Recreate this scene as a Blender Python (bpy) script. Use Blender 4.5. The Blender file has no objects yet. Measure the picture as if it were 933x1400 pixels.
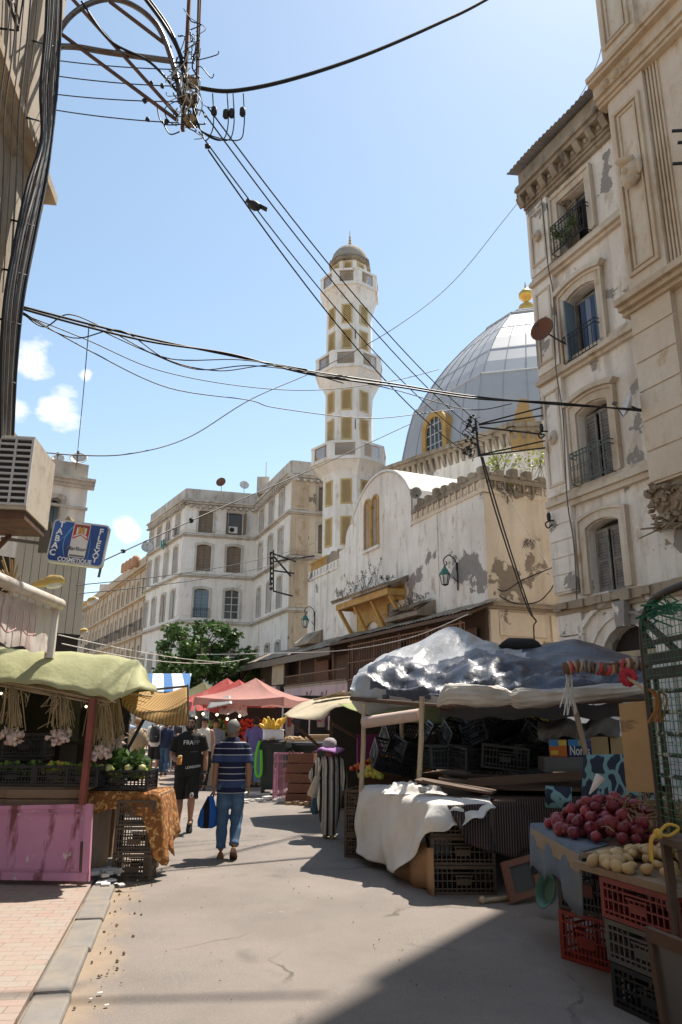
import bpy, math, random
from mathutils import Vector, Matrix, noise
from mathutils.bvhtree import BVHTree
R = math.radians
rnd = random.Random(11)
S = bpy.context.scene
COL = S.collection

# ------------------------------------------------------------------ camera, sky, sun, exposure
CAM_H, CAM_PITCH, CAM_ROLL = 1.70, R(15.82), R(0.372)
_cf = Vector((0, math.cos(CAM_PITCH), math.sin(CAM_PITCH)))
_cu = Vector((0, -math.sin(CAM_PITCH), math.cos(CAM_PITCH)))
_cx = Vector((1, 0, 0))
_right = _cx * math.cos(CAM_ROLL) + _cu * math.sin(CAM_ROLL)
_up = -_cx * math.sin(CAM_ROLL) + _cu * math.cos(CAM_ROLL)
cam_data = bpy.data.cameras.new("camera")
cam_data.sensor_fit = 'VERTICAL'
cam_data.sensor_height = 36.0
cam_data.lens = 1000 / 1400 * 36.0
cam_data.clip_start = 0.05
cam_data.clip_end = 3000
cam = bpy.data.objects.new("camera", cam_data)
COL.objects.link(cam)
_m = Matrix((_right, _up, -_cf)).transposed().to_4x4()
_m.translation = Vector((0, 0, CAM_H))
cam.matrix_world = _m
S.camera = cam

SUN_AZ, SUN_EL = R(34.5), R(63.5)      # azimuth clockwise from +Y
W = bpy.data.worlds.new("World")
S.world = W
W.use_nodes = True
wt = W.node_tree
bg = wt.nodes["Background"]
sky = wt.nodes.new("ShaderNodeTexSky")
sky.sky_type = 'NISHITA'
sky.sun_disc = False
sky.sun_elevation = SUN_EL
sky.sun_rotation = SUN_AZ
sky.air_density = 1.0
sky.dust_density = 0.35
sky.ozone_density = 0.2
bg.inputs["Strength"].default_value = 0.13
# small fair-weather clouds low in the left of the sky
tc = wt.nodes.new("ShaderNodeTexCoord")
mp = wt.nodes.new("ShaderNodeMapping"); mp.inputs["Scale"].default_value = (1, 1, 1.7)
nz = wt.nodes.new("ShaderNodeTexNoise"); nz.inputs["Scale"].default_value = 14; nz.inputs["Detail"].default_value = 9; nz.inputs["Roughness"].default_value = .6
wt.links.new(tc.outputs["Generated"], mp.inputs["Vector"]); wt.links.new(mp.outputs["Vector"], nz.inputs["Vector"])
def _cloud(d, rad):
    vd = wt.nodes.new("ShaderNodeVectorMath"); vd.operation = 'DISTANCE'
    wt.links.new(tc.outputs["Generated"], vd.inputs[0]); vd.inputs[1].default_value = d
    mr = wt.nodes.new("ShaderNodeMapRange"); mr.inputs[1].default_value = 0; mr.inputs[2].default_value = rad
    mr.inputs[3].default_value = 1; mr.inputs[4].default_value = 0
    wt.links.new(vd.outputs["Value"], mr.inputs[0])
    return mr.outputs[0]
def _ray(px, py):
    return (_right * ((px - 466.5) / 1000) + _up * ((700 - py) / 1000) + _cf)
_prev = None
for (px, py, rad) in ((48, 492, .058), (78, 553, .050), (20, 560, .035), (175, 722, .034), (118, 512, .02)):
    o = _cloud(_ray(px, py).normalized(), rad)
    if _prev is None: _prev = o
    else:
        mx = wt.nodes.new("ShaderNodeMath"); mx.operation = 'MAXIMUM'
        wt.links.new(_prev, mx.inputs[0]); wt.links.new(o, mx.inputs[1]); _prev = mx.outputs[0]
ad = wt.nodes.new("ShaderNodeMath"); ad.operation = 'MULTIPLY_ADD'
wt.links.new(_prev, ad.inputs[0]); ad.inputs[1].default_value = .62; wt.links.new(nz.outputs["Fac"], ad.inputs[2])
rp = wt.nodes.new("ShaderNodeMapRange"); rp.inputs[1].default_value = .78; rp.inputs[2].default_value = 1.02
wt.links.new(ad.outputs[0], rp.inputs[0])
ml = wt.nodes.new("ShaderNodeMath"); ml.operation = 'MULTIPLY'
wt.links.new(rp.outputs[0], ml.inputs[0])
gt = wt.nodes.new("ShaderNodeMath"); gt.operation = 'GREATER_THAN'; gt.inputs[1].default_value = .01
wt.links.new(_prev, gt.inputs[0]); wt.links.new(gt.outputs[0], ml.inputs[1])
mixc = wt.nodes.new("ShaderNodeMix"); mixc.data_type = 'RGBA'
wt.links.new(ml.outputs[0], mixc.inputs["Factor"])
hsv = wt.nodes.new("ShaderNodeHueSaturation"); hsv.inputs["Saturation"].default_value = .86; hsv.inputs["Hue"].default_value = .487; hsv.inputs["Value"].default_value = .95; wt.links.new(sky.outputs["Color"], hsv.inputs["Color"]); wt.links.new(hsv.outputs["Color"], mixc.inputs["A"]); mixc.inputs["B"].default_value = (6.2, 6.1, 6.0, 1)
wt.links.new(mixc.outputs["Result"], bg.inputs["Color"])

sun_d = bpy.data.lights.new("sun", 'SUN')
sun_d.energy = 4.8
sun_d.angle = R(0.53)
sun_d.color = (1.0, 0.925, 0.82)
sun = bpy.data.objects.new("sun", sun_d)
COL.objects.link(sun)
SUNV = Vector((math.sin(SUN_AZ) * math.cos(SUN_EL), math.cos(SUN_AZ) * math.cos(SUN_EL), math.sin(SUN_EL)))
sun.rotation_euler = SUNV.to_track_quat('Z', 'Y').to_euler()

S.view_settings.view_transform = 'Standard'
S.view_settings.look = 'None'
S.view_settings.gamma = 1
S.view_settings.use_curve_mapping = False
S.view_settings.exposure = 0.76
S.cycles.max_bounces = 6
S.cycles.diffuse_bounces = 4
S.cycles.use_denoising = True

# ------------------------------------------------------------------ placing helpers
CO = Vector((0, 0, CAM_H))
def at(px, py, Y):
    d = _ray(px, py)
    return CO + d * (Y / d.y)
def gp(px, py, z=0.0):
    d = _ray(px, py)
    return CO + d * ((z - CAM_H) / d.z)

class Frame:
    """a facade: s along it, o out of it, z up. d leads away from the camera, n is its left side unless flipped"""
    def __init__(s, x, y, yaw, flip=False):
        a = R(yaw)
        s.O = Vector((x, y, 0)); s.d = Vector((math.sin(a), math.cos(a), 0))
        s.n = Vector((-s.d.y, s.d.x, 0)) * (-1 if flip else 1)
    def p(s, a, o, z):
        return s.O + s.d * a + s.n * o + Vector((0, 0, z))
    def off(s, a, o):
        f = Frame(0, 0, 0); f.d = s.d.copy(); f.n = s.n.copy(); f.O = s.p(a, o, 0); return f
    def uv(s, px, py):
        d = _ray(px, py); t = ((s.O - CO).dot(s.n)) / d.dot(s.n); P = CO + d * t
        return ((P - s.O).dot(s.d), P.z)

# ------------------------------------------------------------------ mesh builder
class MB:
    def __init__(s): s.v = []; s.f = []; s.m = []; s.sm = []
    def add(s, vs, fs, mat=0, smooth=False):
        b = len(s.v); s.v += [tuple(v) for v in vs]
        s.f += [tuple(i + b for i in f) for f in fs]; s.m += [mat] * len(fs); s.sm += [smooth] * len(fs)
        return s
    def poly(s, pts, mat=0): return s.add(pts, [tuple(range(len(pts)))], mat)
    def hexa(s, p, mat=0):
        return s.add(p, [(0, 3, 2, 1), (4, 5, 6, 7), (0, 1, 5, 4), (1, 2, 6, 5), (2, 3, 7, 6), (3, 0, 4, 7)], mat)
    def box(s, c, size, rz=0, mat=0, M=None):
        x, y, z = size[0] / 2, size[1] / 2, size[2] / 2
        c = Vector(c)
        Q = M if M is not None else Matrix.Rotation(rz, 3, 'Z')
        return s.hexa([c + Q @ Vector(q) for q in ((-x, -y, -z), (x, -y, -z), (x, y, -z), (-x, y, -z), (-x, -y, z), (x, -y, z), (x, y, z), (-x, y, z))], mat)
    def fbox(s, F, s0, s1, o0, o1, z0, z1, mat=0):
        return s.hexa([F.p(s0, o0, z0), F.p(s1, o0, z0), F.p(s1, o1, z0), F.p(s0, o1, z0), F.p(s0, o0, z1), F.p(s1, o0, z1), F.p(s1, o1, z1), F.p(s0, o1, z1)], mat)
    def beam(s, a, b, w, h=None, mat=0, up=None):
        """square bar from a to b"""
        a = Vector(a); b = Vector(b); h = h or w
        t = (b - a).normalized(); u = Vector(up) if up else (Vector((0, 0, 1)) if abs(t.z) < .95 else Vector((1, 0, 0)))
        x = t.cross(u).normalized() * w / 2; y = x.cross(t).normalized() * h / 2
        return s.hexa([a - x - y, a + x - y, a + x + y, a - x + y, b - x - y, b + x - y, b + x + y, b - x + y], mat)
    def rings(s, rings, mat=0, smooth=True, cap=True, closed=True):
        n = len(rings[0]); vs = [p for r in rings for p in r]; fs = []
        for i in range(len(rings) - 1):
            for j in range(n if closed else n - 1):
                k = (j + 1) % n
                fs.append((i * n + j, i * n + k, (i + 1) * n + k, (i + 1) * n + j))
        s.add(vs, fs, mat, smooth)
        if cap and closed:
            s.add(rings[0], [tuple(range(n))[::-1]], mat); s.add(rings[-1], [tuple(range(n))], mat)
        return s
    def tube(s, pts, r, n=6, mat=0, smooth=True, cap=True):
        pts = [Vector(p) for p in pts]; rs = r if isinstance(r, (list, tuple)) else [r] * len(pts)
        rings = []; u = None
        for i, p in enumerate(pts):
            t = (pts[min(i + 1, len(pts) - 1)] - pts[max(i - 1, 0)])
            t = t.normalized() if t.length > 1e-9 else Vector((0, 0, 1))
            if u is None:
                u = t.cross(Vector((0, 0, 1)) if abs(t.z) < .9 else Vector((1, 0, 0))).normalized()
            else:
                u = (u - t * u.dot(t)); u = u.normalized() if u.length > 1e-6 else t.cross(Vector((1, 0, 0))).normalized()
            w = t.cross(u)
            rings.append([p + (u * math.cos(k * 2 * math.pi / n) + w * math.sin(k * 2 * math.pi / n)) * rs[i] for k in range(n)])
        return s.rings(rings, mat, smooth, cap)
    def lathe(s, prof, c, n=20, mat=0, smooth=True, M=None, ph=0.0):
        c = Vector(c); Q = M if M is not None else Matrix.Identity(3)
        return s.rings([[c + Q @ Vector((r * math.cos(ph + k * 2 * math.pi / n), r * math.sin(ph + k * 2 * math.pi / n), z)) for k in range(n)] for r, z in prof], mat, smooth)
    def ball(s, c, r, n=10, mat=0, M=None, sq=(1, 1, 1), ns=None):
        Q = M if M is not None else Matrix.Identity(3); c = Vector(c); h = n // 2
        rings = []
        for i in range(h + 1):
            t = math.pi * i / h; rr = max(math.sin(t), 1e-3)
            ring = []
            for k in range(n):
                v = Vector((rr * math.cos(k * 2 * math.pi / n), rr * math.sin(k * 2 * math.pi / n), -math.cos(t)))
                if ns: v *= 1 + ns * noise.noise(v * 1.7 + c * 3)
                ring.append(c + Q @ Vector((v.x * r * sq[0], v.y * r * sq[1], v.z * r * sq[2])))
            rings.append(ring)
        return s.rings(rings, mat, True)
    def sheet(s, rows, mat=0, smooth=True): return s.rings(rows, mat, smooth, False, False)
    def prism(s, pts, h, mat=0):
        n = len(pts); h = Vector(h); a = [Vector(p) for p in pts]; b = [p + h for p in a]
        return s.add(a + b, [tuple(range(n))[::-1], tuple(range(n, 2 * n))] + [(i, (i + 1) % n, n + (i + 1) % n, n + i) for i in range(n)], mat)
    def build(s, name, mats, parent=None, **k):
        me = bpy.data.meshes.new(name)
        me.from_pydata(s.v, [], s.f)
        for m_ in (mats if isinstance(mats, (list, tuple)) else [mats]): me.materials.append(m_)
        me.polygons.foreach_set("material_index", s.m)
        me.polygons.foreach_set("use_smooth", s.sm)
        me.update()
        o = bpy.data.objects.new(name, me); COL.objects.link(o)
        if parent is not None: put(o, parent)
        for a, b in k.items(): o[a] = b
        return o

KIDS = {}
def wm(o):
    m = Matrix.Translation(o.location) @ o.rotation_euler.to_matrix().to_4x4() @ Matrix.Diagonal((*o.scale, 1))
    return wm(o.parent) @ o.matrix_parent_inverse @ m if o.parent is not None else m
def put(o, parent):
    o.parent = parent; o.matrix_parent_inverse = wm(parent).inverted(); KIDS.setdefault(parent.name, []).append(o); return o
def thing(name, label, cat, loc=(0, 0, 0), rz=0, group=None):
    o = bpy.data.objects.new(name, None); COL.objects.link(o)
    o.location = loc; o.rotation_euler = (0, 0, rz); o.empty_display_size = .1
    tag(o, label, cat, group); return o
def tag(o, label=None, cat=None, group=None, kind=None):
    if label: o["label"] = label
    if cat: o["category"] = cat
    if group: o["group"] = group
    if kind: o["kind"] = kind
    return o
def dup(o, parent=None, loc=None, rz=None, label=None, group=None, scale=None):
    """a copy of a thing with copies of its parts and sub-parts (mesh data shared)"""
    c = o.copy(); COL.objects.link(c)
    if parent is not None: c.parent = parent; KIDS.setdefault(parent.name, []).append(c)
    if loc is not None: c.location = loc
    if rz is not None: c.rotation_euler = (0, 0, rz)
    if scale is not None: c.scale = scale
    if label: c["label"] = label
    if group: c["group"] = group
    for ch in list(KIDS.get(o.name, [])): dup(ch, c)
    return c
def solid(o, t, off=0):
    m = o.modifiers.new("thickness", 'SOLIDIFY'); m.thickness = t; m.offset = off; return o
def bevel(o, w, seg=2):
    m = o.modifiers.new("bevel", 'BEVEL'); m.width = w; m.segments = seg; m.limit_method = 'ANGLE'; return o
def subdiv(o, n=1):
    m = o.modifiers.new("subdivide", 'SUBSURF'); m.levels = n; m.render_levels = n; return o
def smooth_path(pts, k=6):
    pts = [Vector(p) for p in pts]; out = []
    for i in range(len(pts) - 1):
        p0 = pts[max(i - 1, 0)]; p1 = pts[i]; p2 = pts[i + 1]; p3 = pts[min(i + 2, len(pts) - 1)]
        for j in range(k):
            t = j / k
            out.append(.5 * ((2 * p1) + (p2 - p0) * t + (2 * p0 - 5 * p1 + 4 * p2 - p3) * t * t + (3 * p1 - p0 - 3 * p2 + p3) * t ** 3))
    out.append(pts[-1]); return out

# ------------------------------------------------------------------ materials
def nodes(name):
    m = bpy.data.materials.new(name); m.use_nodes = True
    t = m.node_tree; b = t.nodes["Principled BSDF"]; return m, t, b
def rgb(c): return (c[0], c[1], c[2], 1)
def hexc(h):
    h = h.lstrip('#'); o = []
    for i in (0, 2, 4):
        v = int(h[i:i + 2], 16) / 255; o.append(v / 12.92 if v <= .04045 else ((v + .055) / 1.055) ** 2.4)
    return tuple(o)
def mixrgb(t, fac, a, b, blend='MIX'):
    n = t.nodes.new("ShaderNodeMix"); n.data_type = 'RGBA'; n.blend_type = blend
    for k, v in (("Factor", fac), ("A", a), ("B", b)):
        if hasattr(v, 'is_linked'): t.links.new(v, n.inputs[k])
        elif isinstance(v, (tuple, list)): n.inputs[k].default_value = rgb(v)
        else: n.inputs[k].default_value = v
    return n.outputs["Result"]
def noise_fac(t, vec, scale, detail=5, rough=.55, lo=None, hi=None, stretch=None):
    if stretch:
        mpn = t.nodes.new("ShaderNodeMapping"); mpn.inputs["Scale"].default_value = stretch; t.links.new(vec, mpn.inputs["Vector"]); vec = mpn.outputs["Vector"]
    n = t.nodes.new("ShaderNodeTexNoise"); n.inputs["Scale"].default_value = scale; n.inputs["Detail"].default_value = detail; n.inputs["Roughness"].default_value = rough
    t.links.new(vec, n.inputs["Vector"])
    if lo is None: return n.outputs["Fac"]
    return ramp(t, n.outputs["Fac"], lo, hi)
def ramp(t, fac, lo, hi):
    mr = t.nodes.new("ShaderNodeMapRange"); mr.inputs[1].default_value = lo; mr.inputs[2].default_value = hi
    t.links.new(fac, mr.inputs[0]); return mr.outputs[0]
def bump(t, b, h, strength=.3, dist=.02):
    n = t.nodes.new("ShaderNodeBump"); n.inputs["Strength"].default_value = strength; n.inputs["Distance"].default_value = dist
    t.links.new(h, n.inputs["Height"]); t.links.new(n.outputs["Normal"], b.inputs["Normal"])
def pos(t): return t.nodes.new("ShaderNodeNewGeometry").outputs["Position"]
def objc(t): return t.nodes.new("ShaderNodeTexCoord").outputs["Object"]

def plaster(name, col, dirt, patch=None, pth=.62, ps=.6, streak=.5, rust=None, rough=.9, grime=None):
    m, t, b = nodes(name); p = pos(t)
    c = mixrgb(t, noise_fac(t, p, .45, 7, .6, .3, .75), col, dirt)
    st = noise_fac(t, p, 1.6, 6, .6, .5, .8, (1.6, 1.6, .14))
    d2 = tuple(x * .55 for x in dirt)
    mu = t.nodes.new("ShaderNodeMath"); mu.operation = 'MULTIPLY'; mu.inputs[1].default_value = streak; t.links.new(st, mu.inputs[0])
    c = mixrgb(t, mu.outputs[0], c, d2)
    fine = noise_fac(t, p, 9, 6, .7)
    c = mixrgb(t, .35, c, mixrgb(t, fine, (.55, .55, .55), (1.3, 1.3, 1.3)), 'MULTIPLY')
    if rust:
        c = mixrgb(t, noise_fac(t, p, 2.3, 8, .65, .56, .7, (1, 1, .5)), c, rust)
    if patch:
        pm = noise_fac(t, p, ps, 9, .6, pth, pth + .012)
        c = mixrgb(t, pm, c, mixrgb(t, noise_fac(t, p, 5, 5), patch, tuple(x * .65 for x in patch)))
        h = t.nodes.new("ShaderNodeMath"); h.operation = 'MULTIPLY_ADD'; h.inputs[1].default_value = -2.5; t.links.new(pm, h.inputs[0]); t.links.new(fine, h.inputs[2])
        bump(t, b, h.outputs[0], .5, .02)
    else:
        bump(t, b, fine, .35, .015)
    t.links.new(c, b.inputs["Base Color"]); b.inputs["Roughness"].default_value = rough
    b.inputs["Specular IOR Level"].default_value = .2
    return m
def plain(name, col, rough=.6, metal=0.0, var=.25, scale=6, bmp=.0, spec=.4, second=None, lo=.4, hi=.65, rand=0.0, stretch=None):
    m, t, b = nodes(name); v = objc(t)
    f = noise_fac(t, v, scale, 5, .6, None, None, stretch)
    c = mixrgb(t, f, tuple(x * (1 - var) for x in col), tuple(min(x * (1 + var), 1) for x in col))
    if second: c = mixrgb(t, noise_fac(t, v, scale * .7 + .37, 7, .65, lo, hi, stretch), c, second)
    if rand:
        oi = t.nodes.new("ShaderNodeObjectInfo"); hs = t.nodes.new("ShaderNodeHueSaturation")
        mr = t.nodes.new("ShaderNodeMapRange"); mr.inputs[3].default_value = 1 - rand; mr.inputs[4].default_value = 1 + rand
        t.links.new(oi.outputs["Random"], mr.inputs[0]); t.links.new(mr.outputs[0], hs.inputs["Value"]); t.links.new(c, hs.inputs["Color"]); c = hs.outputs["Color"]
    t.links.new(c, b.inputs["Base Color"]); b.inputs["Roughness"].default_value = rough; b.inputs["Metallic"].default_value = metal
    b.inputs["Specular IOR Level"].default_value = spec
    if bmp: bump(t, b, f, bmp, .02)
    return m
def leafy(name, a, bcol, trans=.25):
    m, t, b = nodes(name)
    g = t.nodes.new("ShaderNodeNewGeometry")
    c = mixrgb(t, g.outputs["Random Per Island"], a, bcol)
    t.links.new(c, b.inputs["Base Color"]); b.inputs["Roughness"].default_value = .55
    tr = t.nodes.new("ShaderNodeBsdfTranslucent"); t.links.new(c, tr.inputs["Color"])
    mx = t.nodes.new("ShaderNodeMixShader"); mx.inputs[0].default_value = trans
    t.links.new(b.outputs[0], mx.inputs[1]); t.links.new(tr.outputs[0], mx.inputs[2]); t.links.new(mx.outputs[0], t.nodes["Material Output"].inputs["Surface"])
    return m
def cloth(name, col, trans=.3, stripes=None, rough=.85, var=.15, scale=2.0, dirt=None):
    """fabric that lets some light through; stripes = (axis vector, width, colour, duty)"""
    m, t, b = nodes(name); v = objc(t)
    f = noise_fac(t, v, scale, 6, .6)
    c = mixrgb(t, f, tuple(x * (1 - var) for x in col), tuple(min(1, x * (1 + var)) for x in col))
    for (ax, w, c2, duty) in (stripes or []):
        dt = t.nodes.new("ShaderNodeVectorMath"); dt.operation = 'DOT_PRODUCT'; t.links.new(v, dt.inputs[0]); dt.inputs[1].default_value = [x / w for x in ax]
        fr = t.nodes.new("ShaderNodeMath"); fr.operation = 'FRACT'; t.links.new(dt.outputs["Value"], fr.inputs[0])
        c = mixrgb(t, ramp(t, fr.outputs[0], 1 - duty - .03, 1 - duty), c, c2)
    if dirt: c = mixrgb(t, noise_fac(t, v, 1.7, 8, .65, .5, .75), c, dirt)
    t.links.new(c, b.inputs["Base Color"]); b.inputs["Roughness"].default_value = rough; b.inputs["Specular IOR Level"].default_value = .15
    ab = t.nodes.new("ShaderNodeMath"); ab.operation = 'ABSOLUTE'; sb_ = t.nodes.new("ShaderNodeMath"); sb_.operation = 'SUBTRACT'; sb_.inputs[1].default_value = .5
    t.links.new(noise_fac(t, v, 2.6, 5, .6), sb_.inputs[0]); t.links.new(sb_.outputs[0], ab.inputs[0]); bump(t, b, ab.outputs[0], .6, .05)
    if trans:
        tr = t.nodes.new("ShaderNodeBsdfTranslucent"); t.links.new(c, tr.inputs["Color"])
        mx = t.nodes.new("ShaderNodeMixShader"); mx.inputs[0].default_value = trans
        t.links.new(b.outputs[0], mx.inputs[1]); t.links.new(tr.outputs[0], mx.inputs[2]); t.links.new(mx.outputs[0], t.nodes["Material Output"].inputs["Surface"])
    return m
def wood(name, a, bcol, scale=3, rough=.75):
    m, t, b = nodes(name); v = objc(t)
    f = noise_fac(t, v, scale, 7, .65, None, None, (1, 6, 6))
    c = mixrgb(t, f, a, bcol)
    c = mixrgb(t, noise_fac(t, v, 2, 6, .6, .5, .8), c, tuple(x * .5 for x in a))
    t.links.new(c, b.inputs["Base Color"]); b.inputs["Roughness"].default_value = rough; bump(t, b, f, .3, .01)
    return m
def glow(name, col, strength):
    m, t, b = nodes(name); b.inputs["Base Color"].default_value = rgb(col); b.inputs["Emission Color"].default_value = rgb(col); b.inputs["Emission Strength"].default_value = strength
    return m

M_ = dict(
    b2=plaster("peeling_cream_plaster", (.84, .79, .72), (.62, .55, .47), (.36, .33, .30), .585, .7, .85, (.52, .43, .32)),
    b2trim=plaster("tan_moulding_plaster", (.68, .61, .51), (.44, .34, .24), None, rust=(.38, .27, .15)),
    r1=plaster("ochre_plaster", (.70, .61, .50), (.54, .44, .33), None, streak=.3, rust=(.45, .33, .20)),
    r1trim=plaster("ochre_moulding", (.66, .55, .42), (.44, .33, .22), None, rust=(.36, .25, .14)),
    mos=plaster("whitewashed_wall", (.86, .82, .75), (.62, .56, .48), (.33, .30, .27), .585, .42, .75, (.44, .35, .25)),
    mosr=plaster("sandy_plaster", (.74, .63, .50), (.56, .46, .34), (.30, .24, .18), .575, .40, .55),
    mosold=plaster("weathered_parapet", (.42, .35, .26), (.15, .12, .09), None, streak=.9, rust=(.10, .08, .06)),
    minaret=plaster("minaret_whitewash", (.86, .83, .79), (.68, .63, .56), None, streak=.35, rust=(.56, .47, .37)),
    white=plaster("white_apartment_plaster", (.87, .84, .79), (.68, .63, .56), None, streak=.6, rust=(.54, .49, .42)),
    whitetrim=plaster("grey_cornice", (.66, .62, .56), (.38, .33, .27), None, streak=.7, rust=(.26, .22, .17)),
    beige=plaster("beige_apartment_plaster", (.62, .53, .42), (.48, .39, .30), None, streak=.5),
    left=plaster("left_facade_plaster", (.50, .44, .36), (.36, .29, .22), None, streak=.5, rust=(.40, .30, .20)),
    lefttrim=plaster("left_moulding", (.54, .45, .34), (.40, .31, .21), None, rust=(.34, .24, .15)),
    stone=plaster("rough_stone", (.42, .34, .25), (.26, .20, .14), None, streak=.4, rust=(.18, .13, .09)),
    pinkwall=plaster("pink_wall_paint", (.60, .44, .44), (.48, .34, .34), None, streak=.6),
    ochre=plain("ochre_paint", (.46, .28, .085), .75, var=.25, scale=3, second=(.30, .18, .07), lo=.5, hi=.72),
    dome=plain("dome_sheet", (.40, .41, .43), .58, metal=.1, var=.12, scale=.7, bmp=.15, second=(.36, .37, .39), lo=.5, hi=.8),
    gold=plain("gilded_ball", (.70, .42, .10), .35, metal=.7),
    dark=plain("dark_interior", (.034, .029, .026), .9, var=.3),  # near-black colour stands in for shade inside openings, stalls and recesses
    glass=plain("window_glass", (.035, .04, .045), .12, spec=.6),
    shutter=plain("grey_shutter", (.16, .15, .14), .75, var=.3, scale=4, second=(.26, .24, .21)),
    shutbrown=plain("brown_shutter", (.20, .155, .11), .75, var=.3, scale=3),
    shutblue=plain("blue_grey_shutter", (.19, .25, .29), .7, var=.25, scale=3),
    iron=plain("dark_iron", (.03, .03, .032), .6, metal=.3),
    irongreen=plain("grey_green_iron", (.10, .12, .11), .6, metal=.2),
    rust=plain("rusty_iron", (.15, .07, .04), .8, var=.4, scale=9, second=(.06, .045, .04)),
    bluecloth=cloth("blue_curtain", (.10, .16, .28), .2, [((1, 1, 0), .16, (.32, .38, .48), .35)]),
    corr=plain("corrugated_sheet", (.22, .22, .22), .5, metal=.4, var=.25, scale=1.2, second=(.30, .27, .24)),
    dish=plain("dish_grey", (.55, .54, .52), .5), dishrust=plain("dish_rusty", (.16, .06, .028), .75, second=(.14, .06, .03), scale=5),
    cable=plain("black_cable", (.013, .013, .014), .55), cablegrey=plain("grey_cable", (.15, .145, .135), .45, metal=.3, second=(.10, .07, .05), scale=3), cablewhite=plain("pale_cable", (.5, .48, .42), .6),
    greenlamp=plain("verdigris", (.05, .16, .13), .6, metal=.2), lampglass=plain("lamp_glass", (.62, .64, .62), .15),
    trunk=plain("bark", (.10, .075, .05), .9, scale=7, bmp=.4),
    leaf=leafy("tree_leaves", (.03, .07, .014), (.10, .18, .04)),
    weed=leafy("weed_leaves", (.16, .22, .03), (.34, .36, .05)), dryweed=leafy("dry_weed", (.05, .045, .02), (.10, .06, .045)),
    blackp=plain("black_plastic", (.026, .026, .028), .42, rand=.35), redp=plain("red_plastic", (.24, .03, .022), .45, second=(.15, .02, .018), rand=.2),
    greyp=plain("grey_plastic", (.10, .095, .085), .5), greenp=plain("dark_green_plastic", (.022, .035, .03), .45), bluep=plain("blue_grey_plastic", (.03, .055, .09), .5), yellowp=plain("yellow_plastic", (.62, .40, .03), .5),
    brownp=plain("brown_plastic", (.10, .065, .04), .55, second=(.06, .045, .03)),
    wood=wood("weathered_wood", (.36, .27, .18), (.22, .155, .10)), wooddk=wood("dark_wood", (.13, .075, .045), (.07, .04, .025)), woodred=wood("red_brown_wood", (.24, .10, .06), (.13, .055, .035)),
    woodlt=wood("pale_wood", (.50, .40, .27), (.36, .26, .16)), ply=plain("plywood_board", (.40, .26, .12), .75, scale=1.3, second=(.22, .135, .07), lo=.55, hi=.62, stretch=(1, 1, 4)),
    white_cloth=cloth("white_cloth", (.78, .76, .72), .15, dirt=(.66, .60, .52)),
    skin=plain("skin", (.36, .19, .12), .55, var=.12, scale=9), skindk=plain("skin_tanned", (.28, .145, .09), .55, var=.12, scale=9),
    hair=plain("black_hair", (.012, .010, .009), .6), greyhair=plain("grey_hair", (.17, .16, .155), .7, var=.3, scale=60),
    eye=plain("dark_eye", (.02, .015, .012), .2), lip=plain("lip", (.30, .12, .09), .5),
)
# ------------------------------------------------------------------ facade helpers
def arch(op, grow=0.0, n=8):
    """outline of an opening from its lower left round to its lower right, grown by grow"""
    s0, s1, z0, z1, rise = op[0] - grow, op[1] + grow, op[2], op[3] + grow, op[4] if len(op) > 4 else 0
    pts = [(s0, z0)]
    if rise <= 0: return pts + [(s0, z1), (s1, z1), (s1, z0)]
    w = (s1 - s0) / 2; Rr = (w * w + rise * rise) / (2 * rise); c = (s0 + s1) / 2; cz = z1 - Rr
    a0 = math.asin(min(1, w / Rr))
    if rise > w: a0 = math.pi - a0
    for i in range(n + 1):
        a = -a0 + 2 * a0 * i / n
        pts.append((c + Rr * math.sin(a), cz + Rr * math.cos(a)))
    return pts + [(s1, z0)]
def wall(mb, F, s0, s1, z0, z1, ops, depth=.25, mat=0, rmat=None, o=0.0):
    rmat = mat if rmat is None else rmat
    xs = sorted({s0, s1} | {x for p in ops for x in p[:2] if s0 < x < s1}); zs = sorted({z0, z1} | {z for p in ops for z in p[2:4] if z0 < z < z1})
    for i in range(len(xs) - 1):
        for j in range(len(zs) - 1):
            cx, cz = (xs[i] + xs[i + 1]) / 2, (zs[j] + zs[j + 1]) / 2
            if any(p[0] < cx < p[1] and p[2] < cz < p[3] for p in ops): continue
            mb.poly([F.p(xs[i], o, zs[j]), F.p(xs[i + 1], o, zs[j]), F.p(xs[i + 1], o, zs[j + 1]), F.p(xs[i], o, zs[j + 1])], mat)
    for p in ops:
        a = arch(p)
        for k in range(len(a) - 1):
            (xa, za), (xb, zb) = a[k], a[k + 1]
            mb.poly([F.p(xa, o, za), F.p(xb, o, zb), F.p(xb, o - depth, zb), F.p(xa, o - depth, za)], rmat)
            if len(p) > 4 and p[4] > 0 and 0 < k < len(a) - 2:
                mb.poly([F.p(xa, o, za), F.p(xb, o, zb), F.p(xb, o, p[3]), F.p(xa, o, p[3])], mat)
        mb.poly([F.p(p[0], o, p[2]), F.p(p[1], o, p[2]), F.p(p[1], o - depth, p[2]), F.p(p[0], o - depth, p[2])], rmat)
def surround(mb, F, op, w, o0, o1, mat=0, inner=0.0, n=8):
    """moulding round an opening"""
    a = arch(op, inner, n); b = arch(op, inner + w, n)
    for k in range(len(a) - 1):
        q = [a[k], a[k + 1], b[k + 1], b[k]]
        mb.hexa([F.p(x, o0, z) for x, z in q] + [F.p(x, o1, z) for x, z in q], mat)
def pane(mb, F, op, o, mat=0): mb.poly([F.p(x, o, z) for x, z in arch(op)], mat)
def cornice(mb, F, s0, s1, z, prof, mat=0):
    """stack of ledges: prof = [(height, out), ...] from z up"""
    for h, o in prof: mb.fbox(F, s0, s1, -.06, o, z, z + h - .003, mat); z += h
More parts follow.
